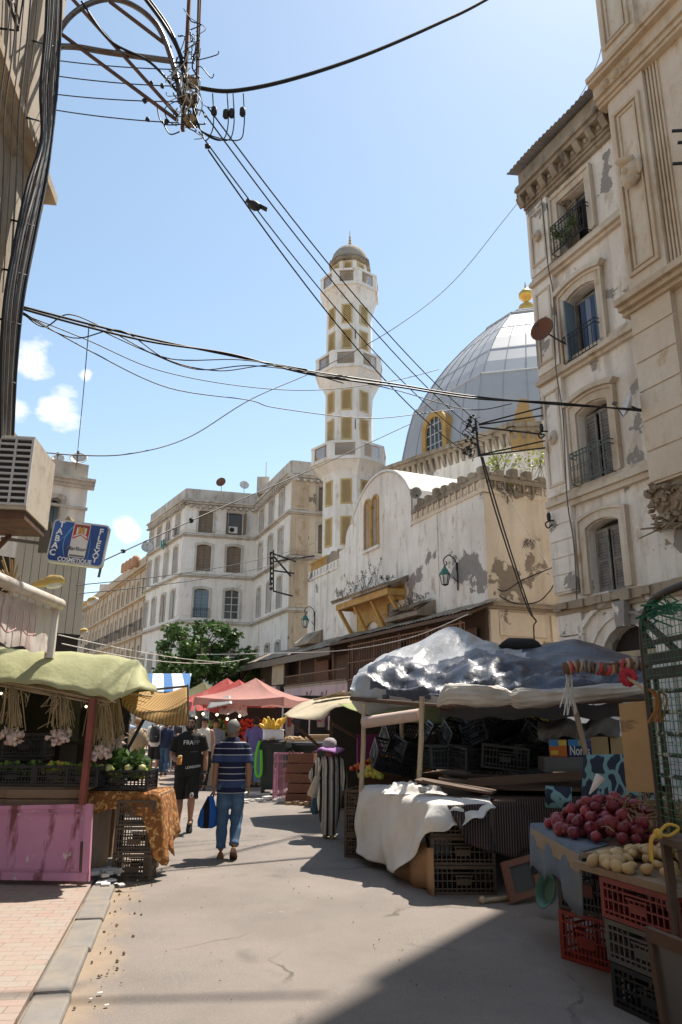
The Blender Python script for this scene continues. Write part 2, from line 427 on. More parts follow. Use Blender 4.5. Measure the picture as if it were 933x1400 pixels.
def shutter(parent, F, op, o, m, a0=0.0, side=0, louv=14, name="shutter"):
    """one louvred leaf filling op; a0 = opening angle about its side edge"""
    s0, s1, z0, z1 = op[:4]; w = s1 - s0
    h = s0 if side == 0 else s1; sg = 1 if side == 0 else -1
    f = Frame(0, 0, 0); f.O = F.p(h, o, 0); ca, sa = math.cos(a0), math.sin(a0)
    f.d = (F.d * ca * sg + F.n * sa); f.n = (F.n * ca - F.d * sa * sg)
    mb = MB(); t = .055
    mb.fbox(f, 0, t, 0, .04, z0, z1); mb.fbox(f, w - t, w, 0, .04, z0, z1)
    for za, zb in ((z0, z0 + .09), (z1 - .08, z1), ((z0 + z1) / 2 - .035, (z0 + z1) / 2 + .035)): mb.fbox(f, t, w - t, .002, .038, za, zb)
    mb.fbox(f, t, w - t, .003, .008, z0 + .09, z1 - .08)
    for k in range(louv):
        z = z0 + .1 + (z1 - z0 - .22) * (k + .5) / louv; d = (z1 - z0) / louv * .38
        mb.hexa([f.p(t, .012, z), f.p(w - t, .012, z), f.p(w - t, .035, z - d), f.p(t, .035, z - d), f.p(t, .012, z + .012), f.p(w - t, .012, z + .012), f.p(w - t, .035, z - d + .012), f.p(t, .035, z - d + .012)])
    return mb.build(name, m, parent)
def railing(parent, F, s0, s1, z0, z1, o, m, bars=9, scroll=True, name="railing", ret=True):
    mb = MB(); r = .011
    for z in (z0, z1, z1 - .12): mb.tube([F.p(s0, 0.02, z), F.p(s0, o, z), F.p(s1, o, z), F.p(s1, 0.02, z)] if ret else [F.p(s0, o, z), F.p(s1, o, z)], r * 1.4, 5, 0, False)
    for k in range(bars + 1):
        s = s0 + (s1 - s0) * k / bars; mb.tube([F.p(s, o, z0), F.p(s, o, z1)], r, 4, 0, False)
    if scroll:
        for k in range(bars):
            c = s0 + (s1 - s0) * (k + .5) / bars; rr = (s1 - s0) / bars * .42
            for zc in (z0 + rr + .03, z1 - .06, (z0 + z1) / 2):
                mb.tube([F.p(c + rr * math.cos(a * .785), o, zc + rr * 1.1 * math.sin(a * .785)) for a in range(9)], r * .75, 4, 0, False)
    return mb.build(name, m, parent)
def bits(mb, c, n, spread, size, mat=0, flat=.3):
    for _ in range(n):
        p = Vector(c) + Vector((rnd.gauss(0, spread[0]), rnd.gauss(0, spread[1]), 0))
        s = size * rnd.uniform(.4, 1.5); mb.box(p + Vector((0, 0, s * flat / 2)), (s, s * rnd.uniform(.5, 1), s * flat), rnd.uniform(0, 3), mat)
def leaves(mb, c, n, rad, size, mat=0, droop=0):
    for _ in range(n):
        v = Vector((rnd.gauss(0, 1), rnd.gauss(0, 1), rnd.gauss(0, 1))).normalized() * rnd.random() ** .45
        p = Vector(c) + Vector((v.x * rad[0], v.y * rad[1], v.z * rad[2]))
        a = Vector((rnd.gauss(0, 1), rnd.gauss(0, 1), rnd.gauss(0, .6) - droop)).normalized(); q = a.cross(Vector((rnd.gauss(0, 1), rnd.gauss(0, 1), rnd.gauss(0, 1)))).normalized()
        s = size * rnd.uniform(.6, 1.4)
        mb.add([p, p + a * s * .5 + q * s * .3, p + a * s, p + a * s * .5 - q * s * .3], [(0, 1, 2, 3)], mat)
def weed(name, label, base, h, w, n, mat, group=None):
    t = thing(name, label, "plant", base, 0, group); sm = MB(); lm = MB()
    for k in range(n):
        d = Vector((rnd.uniform(-w, w), rnd.uniform(-w, w) * .6, h * rnd.uniform(.5, 1))); b = Vector(base) + Vector((rnd.uniform(-w, w) * .5, rnd.uniform(-w, w) * .3, 0))
        sm.tube([b, b + d * .5 + Vector((0, 0, .05 * h)), b + d], .008, 4); leaves(lm, b + d * .8, 14, (w * .35, w * .35, h * .22), w * .22)
    sm.build("stem", M_['trunk'], t); lm.build("foliage", mat, t); return t

# ------------------------------------------------------------------ setting: road, pavement, kerb
def road_mat():
    m, t, b = nodes("dusty_asphalt"); p = pos(t)
    c = mixrgb(t, noise_fac(t, p, .5, 8, .62, .32, .72), (.245, .210, .184), (.148, .131, .118))
    c = mixrgb(t, noise_fac(t, p, 1.7, 6, .6, .56, .76), c, (.17, .155, .14))
    sp = noise_fac(t, p, 70, 3, .7)
    c = mixrgb(t, .5, c, mixrgb(t, sp, (.35, .35, .35), (1.55, 1.55, 1.55)), 'MULTIPLY')
    # dirt washed along the kerb: distance from the kerb line
    dt = t.nodes.new("ShaderNodeVectorMath"); dt.operation = 'DOT_PRODUCT'; t.links.new(p, dt.inputs[0]); dt.inputs[1].default_value = (.9796, .2008, 0)
    ad = t.nodes.new("ShaderNodeMath"); ad.operation = 'MULTIPLY_ADD'; ad.inputs[1].default_value = -.8; t.links.new(noise_fac(t, p, 2.2, 8, .65), ad.inputs[0]); t.links.new(dt.outputs["Value"], ad.inputs[2])
    c = mixrgb(t, ramp(t, ad.outputs[0], -.70, -1.05), c, mixrgb(t, noise_fac(t, p, 9, 6, .7), (.36, .28, .19), (.24, .17, .12)))
    c = mixrgb(t, noise_fac(t, p, .9, 9, .7, .64, .70), c, (.285, .245, .215))
    dv = t.nodes.new("ShaderNodeVectorMath"); dv.operation = 'ADD'; nn = t.nodes.new("ShaderNodeTexNoise"); nn.inputs["Scale"].default_value = 1.1; nn.inputs["Detail"].default_value = 6; t.links.new(p, nn.inputs["Vector"]); t.links.new(p, dv.inputs[0]); t.links.new(nn.outputs["Color"], dv.inputs[1])
    vo = t.nodes.new("ShaderNodeTexVoronoi"); vo.feature = 'DISTANCE_TO_EDGE'; vo.inputs["Scale"].default_value = .42; t.links.new(dv.outputs["Vector"], vo.inputs["Vector"])
    cr_ = t.nodes.new("ShaderNodeMath"); cr_.operation = 'MULTIPLY'; t.links.new(ramp(t, vo.outputs["Distance"], .012, .004), cr_.inputs[0]); t.links.new(noise_fac(t, p, .8, 4, .5, .48, .58), cr_.inputs[1]); c = mixrgb(t, cr_.outputs[0], c, (.11, .095, .08))
    v2 = t.nodes.new("ShaderNodeTexVoronoi"); v2.inputs["Scale"].default_value = 1.3; t.links.new(dv.outputs["Vector"], v2.inputs["Vector"]); st_ = t.nodes.new("ShaderNodeMath"); st_.operation = 'MULTIPLY'; st_.inputs[1].default_value = .6; t.links.new(ramp(t, v2.outputs["Distance"], .20, .05), st_.inputs[0]); c = mixrgb(t, st_.outputs[0], c, (.11, .10, .09))
    sp3 = noise_fac(t, p, 240, 2, .6, .60, .68); c = mixrgb(t, sp3, c, (.38, .35, .32))
    t.links.new(c, b.inputs["Base Color"]); b.inputs["Roughness"].default_value = .92; b.inputs["Specular IOR Level"].default_value = .2
    bump(t, b, sp, .35, .008); return m
def paver_mat():
    m, t, b = nodes("brick_pavers"); p = pos(t)
    mp_ = t.nodes.new("ShaderNodeMapping"); mp_.inputs["Rotation"].default_value = (0, 0, R(-6)); t.links.new(p, mp_.inputs["Vector"])
    br = t.nodes.new("ShaderNodeTexBrick"); t.links.new(mp_.outputs["Vector"], br.inputs["Vector"])
    br.inputs["Scale"].default_value = 1; br.inputs["Brick Width"].default_value = .22; br.inputs["Row Height"].default_value = .11; br.inputs["Mortar Size"].default_value = .005
    br.inputs["Color1"].default_value = rgb((.34, .225, .185)); br.inputs["Color2"].default_value = rgb((.30, .27, .235)); br.inputs["Mortar"].default_value = rgb((.20, .15, .11)); br.inputs["Bias"].default_value = -.1
    c = mixrgb(t, noise_fac(t, p, 1.1, 7, .65, .38, .72), br.outputs["Color"], (.33, .28, .23))
    c = mixrgb(t, .5, c, mixrgb(t, noise_fac(t, p, 40, 4, .7), (.6, .6, .6), (1.3, 1.3, 1.3)), 'MULTIPLY')
    t.links.new(c, b.inputs["Base Color"]); b.inputs["Roughness"].default_value = .9
    mu = t.nodes.new("ShaderNodeMath"); mu.operation = 'SUBTRACT'; t.links.new(noise_fac(t, p, 5, 4), mu.inputs[0]); t.links.new(br.outputs["Fac"], mu.inputs[1])
    bump(t, b, mu.outputs[0], .6, .01); return m
g = MB()
nx, ny = 40, 60
rows = []
for j in range(ny + 1):
    y = -12 + 60 * j / ny; rows.append([Vector((-24 + 48 * i / nx, y, .018 * noise.noise(Vector((-24 + 48 * i / nx, y, 0)) * .5))) for i in range(nx + 1)])
g.sheet(rows)
for q in ([(-600, -600), (600, -600), (600, -12), (-600, -12)], [(-600, 48), (600, 48), (600, 900), (-600, 900)], [(-600, -12), (-24, -12), (-24, 48), (-600, 48)], [(24, -12), (600, -12), (600, 48), (24, 48)]):
    g.poly([Vector((x, y, -.01)) for x, y in q])
tag(g.build("road", road_mat()), kind="structure")
KF = Frame(-1.6, 4.86, math.degrees(math.atan2(-.205, 1)))   # kerb line, n to the left
pv = MB(); pv.fbox(KF, -9, 34, .24, 8, -.1, .045)
tag(pv.build("pavement", paver_mat()), kind="structure")
kb = MB(); s = -8.0
while s < 34:
    L = rnd.uniform(.55, .95); j = rnd.uniform(-.012, .012)
    kb.fbox(KF, s, s + L - .015, -.01 + j, .225 + j * .5, -.1, .048 + rnd.uniform(-.012, .008)); s += L
tag(bevel(kb.build("kerb", plain("kerb_stone", (.20, .185, .17), .9, var=.35, scale=5, bmp=.5, second=(.25, .215, .175))), .022, 2), kind="structure")
db = MB()
for k in range(90):
    s = rnd.uniform(-1, 8); a = abs(rnd.gauss(0, .16)); p = KF.p(s, -.03 - a, .012); z = rnd.uniform(.004, .016)
    db.ball(p, z, 5, rnd.choice((0, 0, 0, 2)), ns=.5)
for k in range(150): db.ball((rnd.uniform(-2.2, 2.2), rnd.uniform(5.2, 12), .012), rnd.uniform(.003, .007), 5, rnd.choice((0, 0, 1)), ns=.5)
bits(db, KF.p(.35, -.12, .014), 3, (.06, .05), .04, 3, .12); bits(db, KF.p(3.6, .1, .05), 8, (.12, .1), .08, 3, .15)
tag(db.build("litter", [plain("grit", (.34, .25, .17), .9), plain("grit_dark", (.17, .14, .11), .9), plain("grit_red", (.34, .14, .08), .9), plain("paper_scrap", (.72, .70, .66), .8)]), kind="stuff")

# ------------------------------------------------------------------ peeling corner building on the right
F2 = Frame(5.78, 19.0, -24)
B2 = thing("corner_building", "tall cream building with peeling plaster, arched windows and a grey corrugated roof edge", "building", F2.p(-1.8, 0, 0))
W2 = [(-2.27, -1.17, 4.72, 6.5, .14), (-2.28, -1.17, 7.55, 9.62, .14), (-2.27, -1.16, 10.98, 13.0, .14), (-2.25, -1.16, 14.4, 16.1, .0)]
DOOR = (-3.0, -1.35, 0, 3.86, .62)
mb = MB()
wall(mb, F2, -9, .1, -.2, 17.0, W2 + [DOOR], .34)
mb.fbox(F2, -9, .1, -11, -10.9, -.2, 17.0); mb.fbox(F2, .04, .1, -10.9, -.004, -.2, 17.0); mb.fbox(F2, -9, .1, -10.9, -.4, 16.8, 16.97)
mb.fbox(F2, -.78, .12, -.01, .12, 4.85, 7.1); 
for z0, z1 in ((7.5, 10.75), (11.15, 13.95), (14.35, 16.6)): mb.fbox(F2, -.78, .12, -.01, .13, z0, z1)
mb.build("wall", [M_['b2']], B2)
tr = MB()
cornice(tr, F2, -9, .14, 7.08, ((.14, .14), (.10, .22), (.10, .18), (.12, .09)))
cornice(tr, F2, -9, .14, 10.72, ((.10, .12), (.12, .23), (.08, .18), (.14, .09)))
cornice(tr, F2, -9, .14, 13.92, ((.10, .12), (.12, .22), (.08, .16), (.12, .09)))
for z0, z1 in ((7.75, 10.5), (11.4, 13.7), (14.6, 16.4)):      # sunk panels on the corner pilaster
    for a, b_, c, d in ((-.66, -.59, z0, z1), (-.09, -.02, z0, z1), (-.588, -.092, z1 - .07, z1), (-.588, -.092, z0, z0 + .07)): tr.fbox(F2, a, b_, .12, .165, c, d)
for w in W2: surround(tr, F2, w, .20, -.05, .09, 0, .02); surround(tr, F2, w, .07, -.05, .14, 0, .22)
for w in W2[1:3]:
    a = arch(w, .30); b_ = arch(w, .42)
    for k in range(1, len(a) - 2):
        q = [a[k], a[k + 1], b_[k + 1], b_[k]]; tr.hexa([F2.p(x, -.03, z) for x, z in q] + [F2.p(x, .22, z) for x, z in q])
tr.build("moulding", M_['b2trim'], B2)
tc2 = MB()
cornice(tc2, F2, -9, .16, 16.62, ((.12, .12), (.10, .18), (.30, .22), (.14, .42), (.10, .50), (.10, .46)))
for k in range(17):
    s = .02 - k * .5
    if s < -8: break
    tc2.prism([F2.p(s, .2, 16.85), F2.p(s, .26, 16.82), F2.p(s, .33, 16.92), F2.p(s, .41, 17.08), F2.p(s, .41, 17.13), F2.p(s, .2, 17.13)], F2.d * .2)
    tc2.ball(F2.p(s - .18, .23, 16.98), .09, 8, 0, sq=(1, 1, .8))
tc2.fbox(F2, -9, .12, -.4, .34, 17.46, 17.95)
tc2.build("cornice", M_['mosold'], B2)
lg = MB()
for k in range(16):
    s = .15 - k * .3; lg.fbox(F2, s - .29, s, -.03, .2 + rnd.uniform(-.06, .08), 4.42 + rnd.uniform(-.05, .03), 4.62 + rnd.uniform(-.02, .03)); lg.fbox(F2, s - .31, s, -.03, .10, 4.3, 4.43)
lg.build("ledge", M_['stone'], B2)
b = MB(); b.tube(smooth_path([F2.p(-.86, .36, 16.4), F2.p(-.86, .32, 14.2), F2.p(-.84, .2, 13.2), F2.p(-.85, .33, 11.0), F2.p(-.83, .2, 9.6), F2.p(-.84, .30, 7.3), F2.p(-.82, .18, 6), F2.p(-.84, .25, 4.6)], 6), .018, 5); b.build("conduit", M_['cablegrey'], B2)
qn = MB()
for k in range(5): qn.fbox(F2, -.77, .11, -.02, .155, 4.9 + k * .45, 5.32 + k * .45)
bevel(qn.build("quoins", M_['b2'], B2), .015); qn = MB()
for k in range(7): qn.fbox(F2, -.77, .11, -.02, .1, .3 + k * .58, .85 + k * .58)
bevel(qn.build("lower_quoins", M_['b2'], B2), .015)
for z in (9.1, 12.6, 15.5):
    h = MB(); h.ball(F2.p(-.34, .16, z), .17, 10, 0, sq=(.8, .8, 1.2), ns=.5); h.ball(F2.p(-.34, .28, z - .03), .07, 8, 0, ns=.4); h.build("carved_head", M_['b2trim'], B2)
cr = MB()      # corrugated sheet along the roof edge
rows = []
for j, (o, z) in enumerate(((-1.2, 18.55), (.62, 18.05))):
    rows.append([F2.p(.32 - k * .06, o, z + .035 * math.sin(k * 2.2) + .05 * math.sin(k * .09) * j) for k in range(150)])
cr.sheet(rows); solid(cr.build("roof", M_['corr'], B2), .012)
dr = MB(); surround(dr, F2, DOOR, .24, -.03, .07); surround(dr, F2, DOOR, .06, -.03, .12, 0, .24)
surround(dr, F2, (-3.0, -1.35, 2.9, 3.86, .62), .10, -.03, .10, 0, .62)
dr.prism([F2.p(-2.3, .05, 3.8), F2.p(-2.05, .05, 3.8), F2.p(-1.98, .05, 4.38), F2.p(-2.37, .05, 4.38)], F2.n * .2)
dr.build("door_surround", M_['b2'], B2)
dd = MB(); pane(dd, F2, DOOR, -.33, 0); dd.fbox(F2, -3.0, -1.35, -.3, -.06, 3.12, 3.26, 1); dd.build("doorway", [M_['dark'], M_['woodlt']], B2)
def b2_window(i, fr=True):
    w = W2[i]; m = MB(); pane(m, F2, w, -.335, 0)
    for s in (w[0], w[1] - .06): m.fbox(F2, s, s + .06, -.33, -.25, w[2], w[3] - .1, 1)
    m.fbox(F2, w[0] + .06, w[1] - .06, -.33, -.25, w[3] - .22, w[3] - .14, 1)
    return m.build("window", [M_['dark'], M_['shutter']], B2), w
wn, w = b2_window(0)
shutter(wn, F2, (w[0] + .06, (w[0] + w[1]) / 2, w[2] + .02, w[3] - .2), -.24, M_['shutter'], 0, 0, 18)
shutter(wn, F2, ((w[0] + w[1]) / 2 + .02, w[1] - .06, w[2] + .02, w[3] - .2), -.23, M_['shutter'], .12, 1, 18)
wn, w = b2_window(1)
shutter(wn, F2, (w[0] + .06, (w[0] + w[1]) / 2 - .04, w[2] + .02, w[3] - .2), -.24, M_['shutter'], .15, 0, 18)
shutter(wn, F2, ((w[0] + w[1]) / 2 + .1, w[1] - .06, w[2] + .02, w[3] - .2), -.23, M_['shutter'], .05, 1, 18)
railing(wn, F2, w[0] - .1, w[1] + .1, w[2] - .02, w[2] + .82, .30, M_['irongreen'], 11, True, "balcony_railing")
wn, w = b2_window(2)
m = MB(); m.sheet([[F2.p(w[0] + .1 + .85 * k / 20, -.26 + .03 * math.sin(k * 1.5), z) for k in range(21)] for z in (w[2] + .3, w[3] - .22)]); m.build("curtain", M_['bluecloth'], wn)
shutter(wn, F2, (w[1] - .5, w[1] - .03, w[2] + .02, w[3] - .2), -.2, M_['shutblue'], 1.35, 1, 16)
railing(wn, F2, w[0] - .05, w[1] + .05, w[2] - .03, w[2] + .75, .24, M_['iron'], 9, False, "balcony_railing")
wn, w = b2_window(3)
shutter(wn, F2, (w[1] - .56, w[1] - .05, w[2] + .02, w[3] - .15), -.24, M_['shutbrown'], .2, 1, 14)
railing(wn, F2, w[0] - .1, w[1] + .1, w[2] - .03, w[2] + .85, .32, M_['iron'], 11, True, "balcony_railing")
for k, (s, o, z) in enumerate(((-1.3, .36, 14.9), (-1.6, .34, 14.65), (-1.95, .36, 14.8))):
    mb = MB(); leaves(mb, F2.p(s, o, z), 70, (.14, .14, .3), .1); tag(mb.build("hanging_plant", leafy("pot_leaves%d" % k, (.05, .10, .03), (.13, .16, .06))), ["hanging green plant at the left end of the top floor balcony", "hanging green plant on the middle of the top floor balcony", "hanging green plant at the right end of the top floor balcony"][k], "plant", "plants on the top balcony")
def sat_dish(label, base, c, aim, r, m, mpole=None):
    t = thing("satellite_dish", label, "satellite dish", base); c = Vector(c); aim = Vector(aim).normalized()
    Q = aim.to_track_quat('Z', 'Y').to_matrix(); d = MB()
    prof = [(r * k / 6 + 1e-3, .35 * r * (k / 6) ** 2) for k in range(7)]
    d.rings([[c + Q @ Vector((a * math.cos(q * math.pi / 10), a * math.sin(q * math.pi / 10), z)) for q in range(20)] for a, z in prof + [(a, z - .02) for a, z in prof[::-1]]], 0, True, False); d.build("reflector", m, t)
    a = MB(); a.tube([c + Q @ Vector((0, -r, .3 * r)), c + Q @ Vector((0, -.1 * r, 1.15 * r))], .012, 5); a.box(c + Q @ Vector((0, -.08 * r, 1.15 * r)), (.07, .07, .1), M=Q); a.build("feed_arm", M_['greyp'], t)
    p = MB(); p.tube([Vector(base), (Vector(base) + c) / 2 + Vector((0, 0, -.02)), c - aim * .02], .022, 6); p.build("mast", mpole or M_['iron'], t); return t
c = at(770, 444, 18.0); sat_dish("rusty red satellite dish on an arm beside the blue curtained window", F2.p(-1.1, -.0, 11.55), F2.p(-.82, .62, 12.02), (-.75, -.75, .12), .34, M_['dishrust'])
# ------------------------------------------------------------------ ochre building nearest on the right
F1 = F2.off(0, .45)
B1 = thing("townhouse_facade", "tall sandy facade with a panelled corner pilaster and carved head, at the right edge", "building", F1.p(-8, 0, 0))
mb = MB()
mb.fbox(F1, -26, -3.86, -12, 0, 6.68, 30); mb.fbox(F1, -26, -4.35, -11.9, -.34, -.2, 6.66)
for z0, z1 in ((11.5, 17.05), (18.15, 23.5)): mb.fbox(F1, -4.95, -3.82, -.01, .13, z0, z1)
mb.fbox(F1, -4.93, -3.80, -.01, .10, 6.69, 10.95)
for k in range(6): mb.fbox(F1, -4.93, -3.79, .09, .135, 6.75 + k * .72, 7.42 + k * .72)
mb.build("wall", [M_['r1']], B1)
tr = MB()
cornice(tr, F1, -26, -3.62, 10.9, ((.10, .22), (.12, .34), (.16, .46), (.08, .30), (.12, .22)))
cornice(tr, F1, -26, -3.58, 17.0, ((.10, .20), (.14, .26), (.36, .34), (.10, .50), (.14, .56), (.12, .40), (.16, .28)))
for zz in ((11.8, 16.5), (18.6, 23.2)):
    z0, z1 = zz
    for g0, w, o in ((0, .09, .20), (.16, .05, .175)):
        a, b_ = -4.82 + g0, -3.94 - g0
        tr.fbox(F1, a, a + w, .12, o, z0 + g0, z1 - g0); tr.fbox(F1, b_ - w, b_, .12, o, z0 + g0, z1 - g0); tr.fbox(F1, a + w, b_ - w, .12, o - .002, z1 - g0 - w, z1 - g0); tr.fbox(F1, a + w, b_ - w, .12, o - .002, z0 + g0, z0 + g0 + w)
for k in range(4):      # fluting right of the pilaster
    tr.fbox(F1, -5.06 - k * .09, -5.01 - k * .09, -.01, .07 - k * .01, 11.4, 17.0)
for k in range(3): tr.ball(F1.p(-4.05 - k * .33, .34, 17.36), .13, 10, 0, sq=(.9, .7, 1), ns=.6)
tr.build("moulding", M_['r1trim'], B1)
hd = MB(); hc = F1.p(-4.40, .24, 14.42); hd.ball(hc, .30, 14, 0, sq=(.75, .75, 1.15), ns=.25); hd.ball(hc + F1.n * .22 + Vector((0, 0, -.05)), .09, 8, ns=.3); hd.ball(hc + F1.n * .15 + Vector((0, 0, .22)), .2, 10, sq=(1.3, .9, .6), ns=.5); hd.ball(hc + F1.n * .1 + Vector((0, 0, -.3)), .17, 8, ns=.5)
for e in (-1, 1): hd.ball(hc + F1.d * .23 * e + Vector((0, 0, .0)), .12, 8, sq=(.7, .7, 1.6), ns=.5)
hd.build("carved_head", M_['r1trim'], B1)
cb = MB()
cb.prism([F1.p(-3.62, -.3, 6.66), F1.p(-3.62, .02, 6.66), F1.p(-3.66, .0, 6.3), F1.p(-3.8, -.12, 5.95), F1.p(-3.8, -.3, 5.8)], F1.d * -1.9)
for k in range(150):
    s = -3.58 - rnd.random() * 1.9; z = rnd.uniform(5.75, 6.64); q = (z - 5.75) / .9
    cb.box(F1.p(s + .05 * (1 - q), -.24 + .32 * q + rnd.uniform(-.03, .06), z), (rnd.uniform(.08, .34), rnd.uniform(.06, .16), rnd.uniform(.03, .11)), 0, 0, Matrix.Rotation(R(66) + rnd.gauss(0, .35), 3, 'Z') @ Matrix.Rotation(rnd.gauss(0, .3), 3, 'X') @ Matrix.Rotation(rnd.gauss(0, .35), 3, 'Y'))
for k in range(12): cb.beam(F1.p(-3.6 - k * .14, -.15, 5.75 + .04 * k % .2), F1.p(-3.45 - k * .14 + rnd.uniform(-.1, .1), .2 + rnd.uniform(-.1, .1), 5.62 + rnd.uniform(-.08, .2)), .05, .03)
cb.build("broken_corbel", M_['stone'], B1)
rw = MB(); rows = []
for j in range(30):
    z = 5.9 * j / 29; rows.append([F1.p(-4.28 - k * .14, -.30 + .10 * noise.noise(Vector((k * .35, j * .45, 4))), z) for k in range(30)])
rw.sheet(rows)
rw.build("rubble_wall", M_['stone'], B1)
bk = MB()
for z, s in ((14.3, -6.1), (13.9, -6.2), (13.5, -6.0)): bk.beam(F1.p(s, 0, z), F1.p(s + .35, .4, z + .1), .05)
bk.build("bracket", M_['iron'], B1)
sat_dish("grey satellite dish seen edge on, half hidden behind the sandy corner pilaster", F1.p(-3.78, .02, 8.5), F1.p(-3.62, .28, 8.62), (-.95, .1, .3), .3, M_['dish'])
# ------------------------------------------------------------------ mosque
FM = Frame(4.82, 23.7, -23.6)
FR = Frame(4.82, 23.7, 66.4, flip=True)          # the end wall that faces the camera
MO = thing("mosque", "whitewashed old mosque with an arched gable, ochre porch and big grey ribbed dome", "mosque", FM.p(8, -5, 0))
TW = [(7.95, 8.5, 9.0, 11.28, .36), (8.72, 9.27, 9.0, 11.28, .36)]
mb = MB()
wall(mb, FM, 0, 4.98, -.2, 9.15, [], 0); wall(mb, FM, 4.98, 12.2, -.2, 9.15, [TW[0][:2] + (9.0, 9.15), TW[1][:2] + (9.0, 9.15)], .0)
# gable end over a barrel vault
def vault(s, c=7.85, hw=2.87, z0=10.68, rise=1.58):
    Rr = (hw * hw + rise * rise) / (2 * rise); x = s - c; return z0 + rise - Rr + math.sqrt(max(Rr * Rr - x * x, 0))
GS = [4.98 + (10.72 - 4.98) * k / 16 for k in range(17)]
def gable_wall(a, b):
    for s0, s1 in zip(GS[:-1], GS[1:]):
        s0, s1 = max(s0, a), min(s1, b)
        if s1 - s0 > 1e-4: mb.poly([FM.p(s0, 0, 9.15), FM.p(s1, 0, 9.15), FM.p(s1, 0, vault(s1)), FM.p(s0, 0, vault(s0))])
gable_wall(4.98, 7.95); gable_wall(8.5, 8.72); gable_wall(9.27, 10.72)
for w in TW:
    gt_ = arch(w, 0, 10)
    for (xa, za), (xb, zb) in zip(gt_[1:-2], gt_[2:-1]): mb.poly([FM.p(xa, 0, za), FM.p(xb, 0, zb), FM.p(xb, 0, vault(xb)), FM.p(xa, 0, vault(xa))])
    for (xa, za), (xb, zb) in zip(gt_[:-1], gt_[1:]): mb.poly([FM.p(xa, 0, za), FM.p(xb, 0, zb), FM.p(xb, -.3, zb), FM.p(xa, -.3, za)])
# stepped shoulders left of the gable
sh = [(10.72, 9.15)] + [(10.72 + .75 * math.sin(k * .196) , 9.9 + .75 * math.cos(k * .196)) for k in range(9)] + [(11.5, 9.6), (12.25, 9.55), (12.25, 9.15)]
mb.prism([FM.p(s, 0, z) for s, z in sh], FM.n * -.4)
wall(mb, FM, 12.2, 16.35, -.2, 8.75, [], 0)
mb.fbox(FM, 16.30, 16.36, -9, -.003, -.2, 8.7)
mb.fbox(FM, 3.0, 3.12, -.02, .03, 5.2, 9.1)
mb.fbox(FM, 0.05, 16.3, -10, -.31, 8.5, 8.62)
mb.build("wall", [M_['mos']], MO)
mb = MB(); wall(mb, FR, 0, 9, -.2, 9.15, [], 0)
mb.fbox(FR, .35, 2.3, -.02, .07, 4.35, 5.1); mb.fbox(FR, 2.45, 4.4, -.02, .07, 3.2, 5.1); mb.fbox(FR, -.02, .3, -.02, .1, 0, 5.15)
mb.build("end_wall", [M_['mosr']], MO)
lg = MB(); cornice(lg, FR, -.1, 9, 5.2, ((.08, .12), (.10, .22), (.08, .12))); lg.build("ledge", M_['stone'], MO)
v = MB()       # barrel vault running back from the gable
rows = [[FM.p(s, o, vault(s) + .02) for s in GS] for o in (.06, -.06, -6)]
v.sheet(rows, 0)
v.sheet([[FM.p(s, .06, vault(s) + .02 - q) for s in GS] for q in (0, .10)]); v.sheet([[FM.p(s, o, vault(s) - .1) for s in GS] for o in (.06, 0)])
v.fbox(FM, 4.90, 4.98, -6, -.06, 9.1, 10.66)
v.build("vaulted_roof", [plaster("white_lime_roof", (.80, .79, .77), (.66, .63, .58))], MO)
tw = MB()
for w in TW:
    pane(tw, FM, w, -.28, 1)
    surround(tw, FM, w, .10, -.04, .05, 0)
    tw.fbox(FM, w[0] + .06, w[1] - .06, -.27, -.2, 9.0, 9.9, 0)
tw.tube([FM.p(8.61, .02, 9.0), FM.p(8.61, .02, 10.75)], .09, 8); tw.lathe([(.05, 0), (.14, .08), (.15, .18)], FM.p(8.61, .02, 10.7), 8)
tw.fbox(FM, 7.8, 9.4, -.02, .12, 8.86, 8.99, 2)
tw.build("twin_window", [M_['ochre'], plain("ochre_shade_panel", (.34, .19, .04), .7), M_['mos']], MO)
# parapet with sunk panels and a crumbling top
pp = MB()
for F, s1 in ((FM, 4.93), (FR, 8.0)):
    pp.fbox(F, -.04 if F is FM else .01, s1, -.32, .05, 9.16, 9.30); pp.fbox(F, -.04 if F is FM else .01, s1, -.32, .05, 9.62, 9.78, 1)
    pp.fbox(F, .0, s1, -.30, -.02, 9.301, 9.619)
    k = 0
    while .05 + k * .40 < s1 - .3:
        a = .05 + k * .40; pp.fbox(F, a, a + .07, -.04, .045, 9.302, 9.618); pp.fbox(F, a + .16, a + .30, -.04, .02, 9.37, 9.53); k += 1
pp.build("parapet", [M_['mosr'], M_['mosold']], MO)
cp = MB()
for F, s1 in ((FM, 4.9), (FR, 8.0)):
    k = 0
    while k * .30 < s1 - .3:
        a = .02 + k * .30; h = 10.04 + rnd.uniform(-.10, .06) + (.12 if k % 2 == 0 else -.06)
        cp.fbox(F, a, a + .29, -.33 + rnd.uniform(-.02, .02), .04 + rnd.uniform(-.03, .03), 9.785, h); k += 1
bevel(cp.build("crumbling_coping", M_['mosold'], MO), .05, 2)
cp = MB(); cp.fbox(FM, 12.3, 16.4, -.3, .06, 8.76, 8.9, 1); cp.fbox(FM, 12.3, 16.4, -.25, -.02, 8.9, 9.25, 1)
for k in range(9): cp.fbox(FM, 12.4 + k * .44, 12.55 + k * .44, -.01, .03, 8.93, 9.2, 1)
for k in range(14): cp.lathe([(.05, 0), (.09, .12), (.05, .3), (.07, .42)], FM.p(14.0 + k * .17, -.15, 9.26), 6, 0)
cp.fbox(FM, 13.9, 16.4, -.25, -.04, 9.68, 9.76, 0)
for k in range(6): cp.fbox(FM, 12.3 + k * .27, 12.56 + k * .27, -.25, -.03, 9.26, 9.65 + rnd.uniform(0, .2), 2)
cp.build("balustrade", [M_['ochre'], M_['mos'], M_['mosold']], MO)
